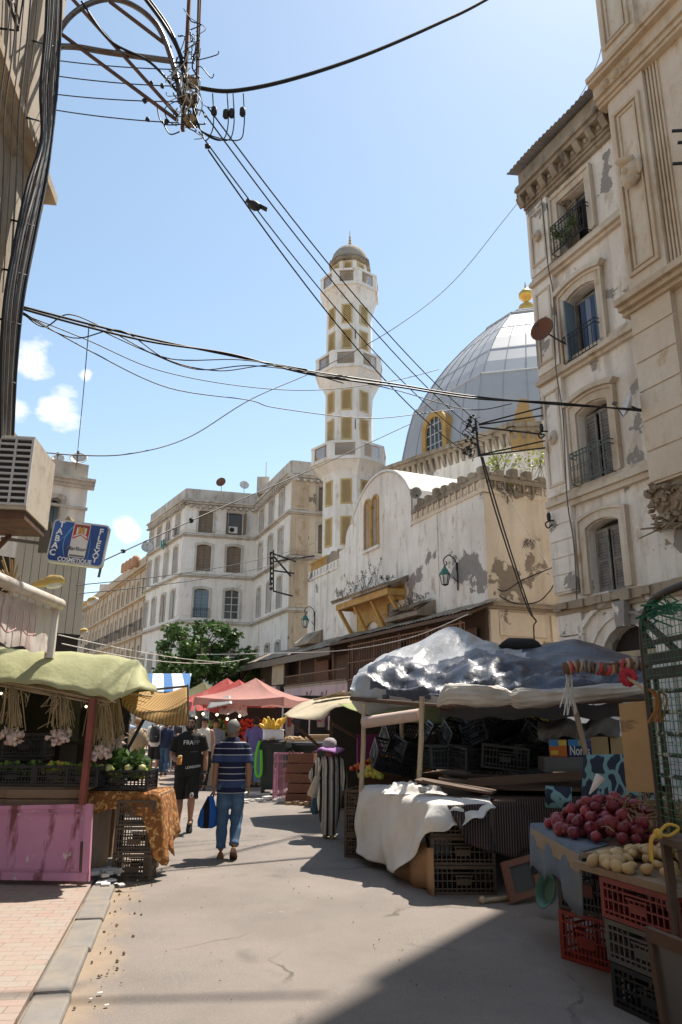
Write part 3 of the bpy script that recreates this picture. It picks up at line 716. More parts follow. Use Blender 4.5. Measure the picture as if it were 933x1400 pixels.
# ochre porch
po = MB()
po.prism([FM.p(5.3, .98, 6.82), FM.p(5.3, -.02, 7.24), FM.p(5.3, -.02, 7.12), FM.p(5.3, .98, 6.70)], FM.d * 5.5, 1)
for k in range(22): po.fbox(FM, 5.32 + k * .25, 5.5 + k * .25, .9, 1.06, 6.80, 6.86, 1)
po.fbox(FM, 5.5, 10.6, .70, .86, 6.42, 6.68); po.fbox(FM, 5.5, 5.66, -.02, .70, 6.42, 6.68); po.fbox(FM, 10.44, 10.6, -.02, .7, 6.42, 6.68)
po.fbox(FM, 5.66, 10.44, -.02, .05, 6.3, 6.9)
for s in (5.58, 10.52): po.beam(FM.p(s, .72, 6.42), FM.p(s, .02, 5.3), .14)
for s in (7.2, 8.9): po.beam(FM.p(s, .72, 6.42), FM.p(s, .08, 5.3), .12)
po.build("porch", [M_['ochre'], M_['mosold']], MO)
pn = MB(); NI = (7.75, 9.25, 5.0, 5.75, .6)
wall(pn, FM, 7.1, 9.9, 5.0, 6.3, [NI], .2, 0, 0, .08); pane(pn, FM, NI, -.05, 1); pn.fbox(FM, 7.02, 7.1, -.01, .09, 5, 6.3); pn.fbox(FM, 9.9, 9.98, -.01, .09, 5, 6.3)
pn.build("niche", [M_['ochre'], M_['dark']], MO)
# body under the dome, its toothed cornice and battlements
V0 = at(700, 581, 33); VL = at(565, 648, 38); VR = V0 + Vector((9.0, -1.0, 0))
VL = V0 + (Vector((VL.x, VL.y, V0.z)) - V0) * 1.3
def seg(a, b):
    a = Vector((a.x, a.y, 0)); b = Vector((b.x, b.y, 0)); d = b - a
    return Frame(a.x, a.y, math.degrees(math.atan2(d.x, d.y))), d.length
db_ = MB(); zt = V0.z - .1
FL_, ll = seg(V0, VL); FRt, lr = seg(V0, VR); FRt.n = -FRt.n
back = VL + Vector((12, 9, 0))
db_.prism([Vector((q.x, q.y, 8.6)) for q in (V0, VL, back, VR)], (0, 0, zt - 8.6 - .3))
db_.build("drum", M_['mos'], MO)
dc = MB()
for F, L in ((FL_, ll), (FRt, lr)):
    dc.fbox(F, -.18, L, -.5, .22, zt - .32, zt - .12); dc.fbox(F, -.30, L, -.5, .36, zt - .115, zt + .1)
    k = 0
    while k * .42 < L - .3:
        dc.prism([F.p(k * .42, .002, zt - .95), F.p(k * .42, .10, zt - .8), F.p(k * .42, .27, zt - .33), F.p(k * .42, .002, zt - .33)], F.d * .2); k += 1
dc.build("toothed_cornice", M_['mosold'], MO)
bt = MB()
for k in range(4):
    a = .1 + k * 1.3
    for j, (w, z) in enumerate(((1.0, .35), (.78, .35), (.56, .35), (.34, .3))): bt.fbox(FRt, a + (1 - w) / 2, a + (1 + w) / 2, -.1, .12, zt + .1 + j * .35, zt + .1 + j * .35 + z + .05 * (j < 3) - .052)
bt.fbox(FRt, -.1, lr, -.12, .14, zt - 1.2, zt - .33 + .0); bt.build("battlement", plaster("weathered_ochre", (.50, .34, .13), (.32, .22, .11), None, streak=.7, rust=(.22, .17, .11)), MO)
# octagonal dome
DC = Vector((12.4, 43.2, 0)); ph = math.radians(-126.3)
prof = [(9.1, 12), (8.95, 15), (8.75, 17.0), (8.4, 18.6), (8.0, 20.0), (7.75, 20.2), (7.2, 21.2), (6.5, 22.3), (5.7, 23.4), (4.75, 24.5), (3.8, 25.5), (2.9, 26.35), (1.9, 27.0), (1.0, 27.5), (.3, 27.7)]
dm = MB()
def octo(r, z, n=8): return [DC + Vector((r * math.cos(ph + k * 2 * math.pi / n), r * math.sin(ph + k * 2 * math.pi / n), z)) for k in range(n)]
dm.rings([octo(r, z) for r, z in prof], 0, False)
dm.build("dome", [M_['dome']], MO)
rb = MB()
def edge_pts(r, z, j):       # a point j of 5 along each octagon side
    o = octo(r, z); return [o[k].lerp(o[(k + 1) % 8], j / 5.0) for k in range(8)]
for zc, r in ((20.1, 7.92), (26.35, 2.94), (27.0, 1.95)):
    o = octo(r, zc); rb.tube(o + [o[0]], .10, 6, 0, False)
for j in range(5):
    cols = [edge_pts(r + .02, z, j) for r, z in prof[:-1]]
    for k in range(8): rb.tube([c[k] for c in cols], .02 if j else .045, 4, 0, False)
for z0, r0 in ((22.3, 6.52), (24.5, 4.77)):
    o = octo(r0, z0); rb.tube(o + [o[0]], .012, 4, 0, False)
rb.build("dome_rib", [plain("dome_seam", (.37, .38, .40), .6, metal=.1)], MO)
dw = MB()      # tall arched window in the left face of the dome
o0, o1 = octo(8.9, 0)[7], octo(8.9, 0)[0]
FDs, dl = seg(o1, octo(8.9, 0)[7]); 
if (FDs.n.dot(Vector((0, 0, 0)) - DC)) < 0: FDs.n = -FDs.n
WD = (dl * .5 - .75, dl * .5 + .75, 14.6, 18.4, .75)
surround(dw, FDs, WD, .35, -1.0, .16); pane(dw, FDs, WD, .03, 1)
for k in range(1, 4): dw.fbox(FDs, WD[0] + k * .375 - .02, WD[0] + k * .375 + .02, .03, .08, 15, 18.6, 2)
for k in range(1, 7): dw.fbox(FDs, WD[0], WD[1], .03, .07, 15 + k * .6 - .02, 15 + k * .6 + .02, 2)
dw.build("dome_window", [M_['ochre'], M_['glass'], M_['dish']], MO)
fn = MB(); top = DC + Vector((-.1, 0, 28.1))
fn.lathe([(.5, -.8), (.62, -.5), (.72, -.1), (.62, .25), (.25, .5), (.18, .7), (.35, .8), (.58, 1.1), (.58, 1.4), (.35, 1.68), (.1, 1.8), (.06, 2.2), (.02, 2.5)], top, 16)
fn.v = [tuple(top + (Vector(q) - top) * .82) for q in fn.v]; fn.build("dome_finial", M_['gold'], MO)
# small white vaults on the near roof
sv = MB()
for (px, py, Yd, hw, L) in ((705, 640, 27.5, 1.25, 4.0),):
    c = at(px, py, Yd); F = Frame(c.x, c.y, -23.6 + 90); F.n = Vector((-math.sin(R(-23.6)), -math.cos(R(-23.6)), 0)).normalized()
    ring = lambda o, g=1: [F.p(hw * g * math.cos(a * math.pi / 12), o, 9.6 + (hw * 1.05) * g * math.sin(a * math.pi / 12)) for a in range(13)]
    sv.sheet([ring(0), ring(-L)]); sv.sheet([ring(0), ring(0, .86)]); sv.sheet([ring(0, .86), ring(-.3, .86)]); sv.poly(ring(-.3, .86))
c = at(672, 640, 29.0); sv.ball((c.x, c.y, 9.6), 1.7, 16, 0, sq=(1, 1, .8))
sv.build("roof_vault", [plaster("white_vault", (.78, .76, .73), (.55, .50, .44))], MO)
# horn speaker, roof plants
hs = thing("horn_loudspeaker", "grey horn loudspeaker in the corner beside the white barrel roof", "loudspeaker", FM.p(4.3, -.1, 9.8))
b = MB(); c = FM.p(4.45, .05, 10.35); Q = Vector((-.35, -.93, -.05)).to_track_quat('Z', 'Y').to_matrix()
b.lathe([(.05, -.34), (.07, -.17), (.13, 0), (.23, .08), (.24, .10), (.21, .08), (.08, -.07), (.02, -.08)], c, 16, 0, True, Q); b.build("horn", plain('horn_grey', (.26, .25, .23), .6), hs)
b = MB(); b.tube([FM.p(4.45, -.2, 9.8), c - Vector((0, 0, .05))], .03, 6); b.build("post", M_['iron'], hs)
wl = [("leafy yellow green shrub growing on the crumbling parapet corner", FR.p(.75, .0, 10.0), 1.0, .4, 8, 'weed'), ("small bright green tuft hanging from the parapet wall", FR.p(1.25, .12, 9.35), .35, .22, 5, 'weed'),
      ("thin yellow shrub on the parapet right of the corner shrub", FR.p(2.35, -.1, 10.0), 1.1, .55, 9, 'weed'),
      ("tall yellowish bush standing behind the parapet next to the arched roof vault", FR.p(1.6, -1.2, 9.8), 1.6, .6, 9, 'weed'),
      ("brown dried bush hanging below the parapet corner shrub", FR.p(.95, .1, 9.5), -.7, .22, 6, 'dryweed'), ("dark tuft growing out of the sandy end wall", FR.p(1.55, .08, 7.35), .35, .25, 6, 'dryweed')]
for k, (l, p, h, w, n, m) in enumerate(wl): weed("wall_plant", l, p, h, w, n, M_[m], "plants growing on the mosque walls")
for k in range(5):
    weed("wall_plant", ["dry weeds at the left tip of the porch roof", "clump of dry weeds left of the porch roof middle", "largest clump of dry weeds on the porch roof", "tall single dry weed standing over the porch roof", "low dry weeds at the right end of the porch roof"][k], FM.p(10.4 - k * 1.05, .45, 7.0), (.5, .7, 1.0, 1.3, .4)[k], .3, (5, 6, 9, 4, 4)[k], M_['dryweed'], "plants growing on the mosque walls")
def wall_lamp(label, s, z, k=.66):
    t = thing("wall_lantern", label, "lantern", FM.p(s, .02, z), 0, "lanterns on the mosque wall")
    b = MB(); X = lambda o, dz: FM.p(s, .04 + o * k, z + dz * k); cc = X(.75, 0)
    b.fbox(FM, s - .02, s + .02, 0, .04, z - .75 * k, z + .75 * k); b.tube([X(0, -.3), X(.25, -.05)], .016, 5)
    b.tube(smooth_path([X(.02, .3), X(.08, .85), X(.45, 1.1), X(.78, .85), X(.75, .55), X(.6, .6), X(.66, .75)], 5), .02, 6); b.build("bracket", M_['iron'], t)
    h = MB(); h.lathe([(r * k, zz * k) for r, zz in ((.30, .0), (.32, .03), (.17, .27), (.16, .32), (.08, .38), (.07, .45), (.02, .52))], cc, 6, 0, False); h.build("lamp_cap", M_['greenlamp'], t)
    g_ = MB(); g_.lathe([(.15 * k, -.50 * k), (.27 * k, -.005)], cc, 6, 0, False); g_.build("lamp_glass", M_['lampglass'], t)
    f = MB()
    for q in range(6):
        a = q * math.pi / 3; f.beam(cc + Vector((.155 * math.cos(a), .155 * math.sin(a), -.5)) * k, cc + Vector((.28 * math.cos(a), .28 * math.sin(a), 0)) * k, .028)
    f.lathe([(.02 * k, -.58 * k), (.16 * k, -.53 * k), (.17 * k, -.49 * k), (.02 * k, -.49 * k)], cc, 6, 0, False); f.build("lamp_frame", M_['iron'], t)
wall_lamp("green capped lantern on the white wall near the mosque corner", 1.75, 6.55)
wall_lamp("green capped lantern at the far end of the mosque wall, left of the porch", 15.3, 6.55)

# ------------------------------------------------------------------ minaret
M_['sandframe'] = plain('pale_ochre_paint', (.50, .35, .15), .75, var=.3, scale=2, second=(.60, .48, .28), lo=.45, hi=.7)
MC = Vector((.52, 46.3, 0)); MN = thing("minaret", "tall octagonal whitewashed minaret with ochre lattice windows and three balconies", "minaret", MC)
mph = R(-90 - 22.5 - 7)
def oc(r, z, n=8, c=MC): return [c + Vector((r * math.cos(mph + k * 2 * math.pi / n), r * math.sin(mph + k * 2 * math.pi / n), z)) for k in range(n)]
sh_ = MB(); sh_.rings([oc(1.80, 0), oc(1.78, 17.0), oc(1.70, 17.2), oc(1.67, 30.9)], 0, False)
sh_.rings([oc(1.33, 30.9), oc(1.33, 33.1)], 0, False); sh_.build("shaft", M_['minaret'], MN)
def minbal(z0, z1, zt_, r0, r1, solidw=.16):
    b = MB(); b.rings([oc(r0, z0), oc(r0 + .1, z0 + .3), oc(r1 - .12, z1 - .12), oc(r1 + .04, z1 - .1), oc(r1 + .04, z1)], 0, False)
    o = oc(r1, 0); i_ = oc(r1 - solidw, 0)
    for k in range(8):
        A, B_ = o[k], o[(k + 1) % 8]; F, L = seg(A, B_)
        if F.n.dot(A - MC) < 0: F.n = -F.n
        b.fbox(F, 0, L, -solidw, 0, z1, z1 + .14); b.fbox(F, 0, L, -solidw, .03, zt_ - .16, zt_)
        b.fbox(F, 0, .34, -solidw, -.004, z1 + .14, zt_ - .16); b.fbox(F, L - .34, L, -solidw, -.004, z1 + .14, zt_ - .16)
    bo = b.build("balcony", M_['minaret'], MN)
    for k in (7, 0, 1, 2, 6):
        l = MB()
        A, B_ = o[k], o[(k + 1) % 8]; F, L = seg(A, B_)
        if F.n.dot(A - MC) < 0: F.n = -F.n
        lattice(l, F, .34, L - .34, z1 + .14, zt_ - .16, -.07, .16); l.build("balcony_lattice", M_['wood'], bo)
def lattice(l, F, s0, s1, z0, z1, o, step, r=.022, mat=0):
    n = int((s1 - s0 + z1 - z0) / step) + 1
    for k in range(1, n):
        t = k * step
        for fl in (0, 1):
            a = max(0, t - (z1 - z0)); b_ = min(t, s1 - s0)
            if b_ <= a: continue
            xs = (a, b_) if not fl else (s1 - s0 - a, s1 - s0 - b_)
            l.beam(F.p(s0 + xs[0], o + .012 * fl, z0 + t - a), F.p(s0 + xs[1], o + .012 * fl, z0 + t - b_), r * 2, r, mat, up=F.n)
minbal(29.5, 30.75, 31.9, 1.68, 2.16); minbal(23.0, 24.35, 25.5, 1.70, 2.40); minbal(16.8, 17.8, 18.95, 1.80, 2.60)
def minwin(F, L, z0, z1, w, o=.0):
    m = MB(); c = L / 2
    for a, b_, e, f in ((c - w / 2, c - w / 2 + .11, z0, z1), (c + w / 2 - .11, c + w / 2, z0, z1), (c - w / 2 + .11, c + w / 2 - .11, z1 - .11, z1), (c - w / 2 + .11, c + w / 2 - .11, z0, z0 + .11)): m.fbox(F, a, b_, -.02, .05 + o, e, f)
    m.fbox(F, c - w / 2 + .1, c + w / 2 - .1, -.02, .008, z0 + .1, z1 - .1, 1)
    wo = m.build("window", [M_['sandframe'], M_['dark']], MN)
    l = MB(); lattice(l, F, c - w / 2 + .1, c + w / 2 - .1, z0 + .1, z1 - .1, .022, .17, .020); l.build("lattice", M_['sandframe'], wo)
for k in (7, 0, 1):
    for z0, z1, r in ((9.0, 11.0, 1.79), (12.2, 14.1, 1.785), (14.9, 16.6, 1.782), (19.3, 20.9, 1.697), (21.4, 22.9, 1.694), (25.9, 27.4, 1.682), (27.85, 29.35, 1.676)):
        o = oc(r, 0); F, L = seg(o[k], o[(k + 1) % 8])
        if F.n.dot(o[k] - MC) < 0: F.n = -F.n
        minwin(F, L, z0, z1, .74)
    o = oc(1.34, 0); F, L = seg(o[k], o[(k + 1) % 8])
    if F.n.dot(o[k] - MC) < 0: F.n = -F.n
    minwin(F, L, 31.7, 32.95, .62)
cpm = MB(); cpm.rings([oc(1.36, 33.05), oc(1.56, 33.1), oc(1.6, 33.25), oc(1.5, 33.3)], 0, False)
for k in range(8):
    A, B_ = oc(1.48, 0)[k], oc(1.48, 0)[(k + 1) % 8]
    for j in range(5): q = A.lerp(B_, (j + .5) / 5); cpm.box(q + Vector((0, 0, 33.4)), (.12, .12, .22), 0)
cpm.build("lantern_cornice", M_['mosold'], MN)
cd = MB(); cd.lathe([(1.38, 33.3), (1.36, 33.7), (1.22, 34.15), (.95, 34.55), (.55, 34.82), (.1, 34.95)], MC, 20, 0); cd.build("cupola", plaster("grey_cupola", (.40, .355, .30), (.28, .25, .21)), MN)
fn = MB(); fn.lathe([(.06, 34.9), (.06, 35.2), (.13, 35.3), (.05, 35.42), (.11, 35.55), (.04, 35.7), (.08, 35.8), (.03, 35.95), (.02, 36.4)], MC, 8); fn.build("finial", M_['ochre'], MN)
for z in (20.0, 26.6, 11.5):
    m = MB(); o = oc(1.76, 0); F, L = seg(o[0], o[1])
    if F.n.dot(o[0] - MC) < 0: F.n = -F.n
    m.fbox(F, L - .12, L - .06, -.01, .012, z, z + .7); m.build("slit", M_['dark'], MN)

# ------------------------------------------------------------------ apartment blocks
def far_window(parent, F, op, kind, wm_, lou=8):
    m = MB(); pane(m, F, op, -.24, 0)
    w = op[1] - op[0]
    if kind == 'glass':
        for s in (op[0], (op[0] + op[1]) / 2 - .03, op[1] - .06): m.fbox(F, s, s + .06, -.24, -.18, op[2], op[3], 1)
        for k in range(1, 4): z = op[2] + (op[3] - op[2]) * k / 4; m.fbox(F, op[0] + .06, op[1] - .06, -.235, -.19, z - .025, z + .025, 1)
    wo = m.build("window", [M_['glass'] if kind in ('glass', 'open') else M_['dark'], M_['dish']], parent)
    if kind == 'shut':
        shutter(wo, F, (op[0] + .02, (op[0] + op[1]) / 2 - .01, op[2], op[3] - .08), -.2, wm_, 0, 0, lou); shutter(wo, F, ((op[0] + op[1]) / 2 + .01, op[1] - .02, op[2], op[3] - .08), -.2, wm_, 0, 1, lou)
    if kind == 'open':
        shutter(wo, F, (op[0] - w * .02, op[0] + w * .48, op[2], op[3] - .08), -.02, wm_, 1.9, 0, lou); shutter(wo, F, (op[1] - w * .48, op[1] + w * .02, op[2], op[3] - .08), -.02, wm_, 1.9, 1, lou)
    return wo
WB = thing("apartment_building", "white four storey apartment block with stepped wings and brown shutters behind the tree", "building", (-8, 62, 0))
cC, cI, cE, cL, cE2 = Vector((-12.57, 57, 0)), Vector((-6.98, 58.5, 0)), Vector((-3.58, 50.1, 0)), Vector((-17.44, 65.1, 0)), Vector((.6, 51.4, 0))
segs = []
for A, B_, fl in ((cC, cI, 0), (cI, cE, 0), (cE, cE2, 0), (cC, cL, 1)):
    F, L = seg(A, B_)
    if (fl == 0 and F.n.y > 0 and abs(F.d.x) > .8) : F.n = -F.n
    segs.append((F, L))
segs[1][0].n = Vector((segs[1][0].n.x, segs[1][0].n.y, 0)); 
if segs[1][0].n.x > 0: segs[1][0].n = -segs[1][0].n
if segs[3][0].n.y > 0: segs[3][0].n = -segs[3][0].n
ZL = ((4.6, 6.9), (9.3, 11.6), (13.0, 15.2), (16.15, 18.0))
cols = ((1.65, 4.05), (1.6, 4.3, 6.9), (2.6,), (1.7, 4.2, 6.7, 9.0))
kinds = {(0, 0, 3): 'shut', (0, 1, 3): 'open', (0, 0, 2): 'shut', (0, 1, 2): 'shut', (0, 0, 1): 'blue', (0, 1, 1): 'glass', (0, 1, 0): 'glass', (1, 1, 2): 'glass', (1, 2, 2): 'glass', (3, 1, 3): 'shut', (3, 0, 1): 'blue', (3, 1, 1): 'shut', (2, 0, 3): 'shut', (2, 0, 2): 'shut'}
mb = MB(); tr = MB(); wins = []
for i, (F, L) in enumerate(segs):
    ops = []
    for ci, c in enumerate(cols[i]):
        for zi, (z0, z1) in enumerate(ZL):
            if i == 2 and zi < 2: continue
            w = 1.15 if i == 0 else (.95 if i != 2 else 1.1); op = (c - w / 2, c + w / 2, z0, z1, .14 if zi < 3 else .06); ops.append(op); wins.append((i, ci, zi, F, op))
    wall(mb, F, 0, L, -.2, 19.0, ops, .25)
    for op in ops: surround(tr, F, op, .16, -.02, .07, 0, .03)
    for z in (8.75, 12.45, 15.75): cornice(tr, F, -.12 if i != 1 else .2, L + (.12 if i == 1 else 0), z, ((.10, .10), (.14, .26), (.08, .12)))
    cornice(tr, F, -.3 if i in (0, 3) else .5, L + (.3 if i == 1 else 0), 18.35, ((.12, .12), (.16, .32), (.14, .46)), 0); tr.fbox(F, 0, L, -.3, .12, 18.78, 19.75, 0)
    k = 0
    while .3 + k * .5 < L: tr.fbox(F, .3 + k * .5, .5 + k * .5, -.02, .4, 18.18, 18.348); k += 1
    if i in (0, 3):
        for z0, z1 in ((9.4, 12.2), (13.1, 15.5), (16.3, 18.0)): tr.fbox(F, .15, .95, -.02, .05, z0, z1, 1); 
    if i == 2:
        for z0, z1 in ((0, 8.7), (9.1, 12.4), (12.8, 15.7), (16.1, 18.2)): tr.fbox(F, .1, 1.3, -.02, .10, z0, z1, 2); tr.fbox(F, .35, 1.05, .10, .14, z0 + .25, z1 - .25, 2)
mb.prism([Vector((q.x, q.y, 18.9)) for q in (cL, cC, cI, cE, cE2, Vector((1, 64, 0)), Vector((-12, 72, 0)))], (0, 0, .06))
mb.build("wall", [M_['white']], WB)
mb2 = MB(); F, L = segs[2]; wall(mb2, F, .0, L, -.2, 18.3, [w[4] for w in wins if w[0] == 2], .2, 0, 0, .015); mb2.build("end_wall", M_['mosr'], WB)
tr.build("moulding", [M_['whitetrim'], M_['white'], M_['r1trim']], WB)
for i, ci, zi, F, op in wins:
    kd = kinds.get((i, ci, zi), 'dark' if (i + ci + zi) % 3 else 'glass')
    wo = far_window(WB, F, op, 'shut' if kd in ('shut', 'blue') else kd, M_['shutblue'] if kd == 'blue' else M_['shutbrown'])
    if (i, ci, zi) in ((0, 0, 1), (3, 0, 3)): railing(wo, F, op[0] - .05, op[1] + .05, op[2], op[2] + .7, .25, M_['iron'], 8, False)
ac = thing("wall_air_conditioner", "small white air conditioner in the open top floor window of the white block", "air conditioner", segs[0][0].p(4.0, .15, 16.2))
b = MB(); F = segs[0][0]; b.fbox(F, 3.5, 4.2, -.2, .3, 16.22, 16.75); b.build("casing", M_['dish'], ac); b = MB(); b.lathe([(.2, 0), (.2, .02), (.02, .03)], F.p(3.75, .30, 16.48), 14, M=F.n.to_track_quat('Z', 'Y').to_matrix()); b.build("fan_grille", M_['dark'], ac)
cl_ = MB(); F = segs[3][0]
for k, (s, w, l) in enumerate(((3.9, .5, .9), (4.5, .4, .7))): cl_.sheet([[F.p(s + w * a / 4, .35 + .03 * math.sin(a * 2 + j), 16.3 - l * j / 4) for a in range(5)] for j in range(5)])
tag(cl_.build("laundry", cloth("teal_laundry", (.05, .22, .2), .2)), "dark and teal laundry hanging below a top floor window of the white block", "laundry")
sat_dish("rusty faced dish on the white block's roof edge", at(303, 672, 58.5) - Vector((0, 0, .3)), at(303, 660, 58.5), (-.2, -1, .25), .42, M_['dishrust'])
sat_dish("pale dish right of the rusty one on the white block's roof edge", at(334, 674, 58.8) - Vector((0, 0, .3)), at(334, 664, 58.8), (.3, -1, .3), .40, M_['dish'])
sat_dish("pale dish on the corner of the beige block's roof", at(201, 762, 64) - Vector((0, 0, .5)), at(202, 749, 64), (.2, -1, .35), .55, M_['dish'])
rb_ = MB(); c = at(360, 665, 56.5); rb_.box(c + Vector((0, .6, .1)), (1.0, 1.4, 1.4)); rb_.tube([c + Vector((.2, 0, .5)), c + Vector((.2, 0, 2.1))], .04, 5); rb_.build("chimney", M_['whitetrim'], WB)

BB = thing("beige_apartment_building", "long beige terrace block with rows of tall dark windows further down the street", "building", (-25, 81, 0))
A, B_ = Vector((-16.9, 65.4, 0)), Vector((-34.5, 98.5, 0)); FB, LB = seg(A, B_)
if FB.n.y > 0: FB.n = -FB.n
mb = MB(); tr = MB(); ops = []; zb = ((2.6, 4.4), (6.0, 8.2), (9.6, 11.8), (13.0, 14.6))
ncol = 15
for k in range(ncol):
    s = 1.6 + k * (LB - 3) / ncol
    for z0, z1 in zb: ops.append((s - .5, s + .5, z0, z1, .1))
wall(mb, FB, 0, LB, -.2, 15.6, ops, .3); mb.fbox(FB, .02, LB, -9, -.3, 15.3, 15.5)
FBe = Frame(A.x, A.y, math.degrees(math.atan2(.95, .3)), True); mb.poly([FBe.p(0, 0, -.2), FBe.p(6, 0, -.2), FBe.p(6, 0, 15.6), FBe.p(0, 0, 15.6)])
mb.build("wall", [M_['beige']], BB)
for z in (5.2, 8.9, 12.4): cornice(tr, FB, -.1, LB, z, ((.10, .10), (.16, .3)))
cornice(tr, FB, -.2, LB, 15.3, ((.15, .2), (.2, .5), (.8, .3))); 
for k in range(ncol + 1): s = .8 + k * (LB - 3) / ncol; tr.fbox(FB, s - .12, s + .12, -.02, .10, .2, 15.28)
tr.build("moulding", M_['r1trim'], BB)
for op in ops:
    m = MB(); pane(m, FB, op, -.28, 0); rnd.random() < .6 and m.fbox(FB, op[0] + .05, op[1] - .05, -.27, -.2, op[2], op[3] - .3, 1); m.build("window", [M_['dark'], M_['shutter']], BB)
for z in (6.0, 9.6):
    for k in range(5): railing(BB, FB, .7 + k * 6.2, 6.2 + k * 6.2, z - .2, z + .75, .55, M_['iron'], 26, False, "balcony_railing")
tank_m = plain("terracotta_tank", (.46, .24, .13), .8)
for k in range(4): dm_ = MB(); dm_.lathe([(.42, -.5), (.42, .3), (.3, .55), (.05, .65)], at(186 - k * 5, 768 + k * 3, 70 + k * 2.5), 10); tag(dm_.build("roof_tank", tank_m), ["nearest rounded terracotta tank on the beige block's roof", "second nearest terracotta tank on the beige block's roof", "third terracotta tank on the beige block's roof", "farthest terracotta tank on the beige block's roof"][k], "roof tank", "tanks on the beige block's roof")
hb = thing("far_house", "grey rooftop hut and far houses closing the street end", "building", (-34, 100, 0))
b = MB(); c = at(135, 800, 100); b.box((c.x - 1, 101, 7), (9, 6, 19.6)); b.box((c.x + 2.6, 99.5, 17), (3.2, 4, 4)); b.build("wall", M_['whitetrim'], hb); b = MB()
for k in range(3): b.box((c.x - 3 + k * 2.6, 97.97, 12), (1, .1, 1.8)); b.box((c.x - 3 + k * 2.6, 97.97, 7), (1, .1, 1.8))
b.build("window", M_['dark'], hb)

# ------------------------------------------------------------------ buildings on the left
LW = thing("left_townhouse", "weathered facade with ledges rising at the left edge, seen nearly end on", "building", (-4.5, 4, 0))
FLW = Frame(-4.44, 8.8, -7.5, True)
mb = MB(); LWo = [(-6.0, -4.9, 5.6, 7.8, .12), (-3.2, -2.1, 5.6, 7.8, .12), (-6.0, -4.9, 9.6, 12, .12), (-3.2, -2.1, 9.6, 12, .12)]
wall(mb, FLW, -32, 0, 3.2, 22, LWo, .3); mb.fbox(FLW, -32, 0, -8, -.35, 3.2, 21.9); mb.fbox(FLW, -.9, .02, -.01, .10, 5.0, 21.9)  # unseen height and length behind the camera added to cut sky light
mb.fbox(FLW, -32, -1.2, -8, -2.6, 0, 3.2); mb.fbox(FLW, -1.2, 0, -8, -.6, 0, 3.2); mb.build("wall", M_['left'], LW)
tr = MB(); cornice(tr, FLW, -14, .2, 8.75, ((.12, .12), (.14, .30), (.10, .18))); cornice(tr, FLW, -14, .15, 5.0, ((.10, .12), (.12, .24)))
cornice(tr, FLW, -14, .2, 12.9, ((.12, .12), (.14, .30), (.10, .18)))
for s in (-6.2, -3.4): 
    for k in range(2): tr.fbox(FLW, s + k * 1.35, s + .16 + k * 1.35, -.01, .1, 5.3, 8.1)
tr.build("moulding", M_['lefttrim'], LW)
for op in LWo:
    m = MB(); pane(m, FLW, op, -.29); w = m.build("window", [M_['dark']], LW); railing(w, FLW, op[0] - .1, op[1] + .1, op[2], op[2] + 1.0, .28, M_['iron'], 9)
CL = thing("clad_shop_front", "tall hoarding of cream vertical metal panels above the left stalls", "hoarding", (-7, 16, 0))
A, B_ = at(28, 715, 15.0), at(120, 772, 16.2); A.z = B_.z = 0; FC, LC = seg(A, B_); 
if FC.n.y > 0: FC.n = -FC.n
b = MB(); n = 9
zt0, zt1 = at(28, 715, 15.0).z, at(120, 772, 16.2).z; zb0 = at(60, 862, 15.4).z
for k in range(n):
    s0 = LC * k / n; s1 = LC * (k + 1) / n - .014; z1 = zt0 + (zt1 - zt0) * (k + .5) / n; b.fbox(FC, s0, s1, -.06, 0, zb0, z1)
b.build("panel", plain("cream_sheet_metal", (.46, .42, .35), .55, var=.1, scale=1.5, second=(.36, .31, .25), lo=.5, hi=.8), CL)
b = MB(); b.fbox(FC, 0, LC, -.5, -.07, 0, zb0 + .1); b.fbox(FC, -.0, LC, -.06, .0, zb0 - .05, zb0 - .002); b.fbox(FC, -2, LC - .05, -.5, -.07, zb0, zt1 - .1); b.build("backing", M_['dark'], CL)
WL = thing("white_townhouse", "narrow white house top with heavy cornice behind the cream hoarding", "building", (-8, 22, 0))
A, B_ = at(20, 700, 20.5), at(117, 700, 21.5); A.z = B_.z = 0; FW, Lw = seg(A, B_)
if FW.n.y > 0: FW.n = -FW.n
b = MB(); s0, z0 = FW.uv(63, 735); s1, z1 = FW.uv(84, 682); op = (s0, s1, z0 - .4, z1, .06)
zc = FW.uv(117, 668)[1]; wall(b, FW, -2, Lw, 0, zc, [op], .2); b.fbox(FW, Lw - .1, Lw, -6, -.003, 0, zc); b.fbox(FW, -2, Lw - .1, -6, -.2, zc - .3, zc - .1); b.build("wall", M_['white'], WL)
b = MB(); surround(b, FW, op, .14, -.02, .06); cornice(b, FW, -2, Lw + .18, zc - .02, ((.1, .08), (.1, .14), (.1, .22))); b.fbox(FW, -2, Lw - .05, -.4, .06, zc + .28, zc + .75); cornice(b, FW, -2, Lw + .04, FW.uv(117, 698)[1], ((.08, .08),)); b.build("cornice", M_['whitetrim'], WL)
w_ = far_window(WL, FW, op, 'shut', M_['shutblue'])
for k, (px, l) in enumerate(((76, "small dish on the left of the white house top"), (104, "larger dish at the corner of the white house top"))):
    c = at(px, 648, 21.2); c.z = zc + .75; sat_dish(l, c, c + Vector((0, .1, .12)), (.2, -.9, .6), .26 if k else .2, M_['dish'])
rs = MB()
for a, b_, h in ((44, 80, .32), (82, 112, .22)):
    p, q = at(a, 722, 15.6), at(b_, 722, 16.0); zz = FC.uv((a + b_) / 2, 716)[1]
    rs.prism([Vector((p.x, p.y, zz - .1)), Vector((q.x, q.y, zz - .22)), Vector((q.x - .15, q.y, zz + h * .3)), Vector(((p.x + q.x) / 2, p.y, zz + h * .55)), Vector((p.x + .12, p.y, zz + h * .4))], (0, .5, 0))
tag(rs.build("roof_rubble", M_['mosold']), "mossy rubble heaps on top of the cream hoarding behind the blue sign", "rubble")
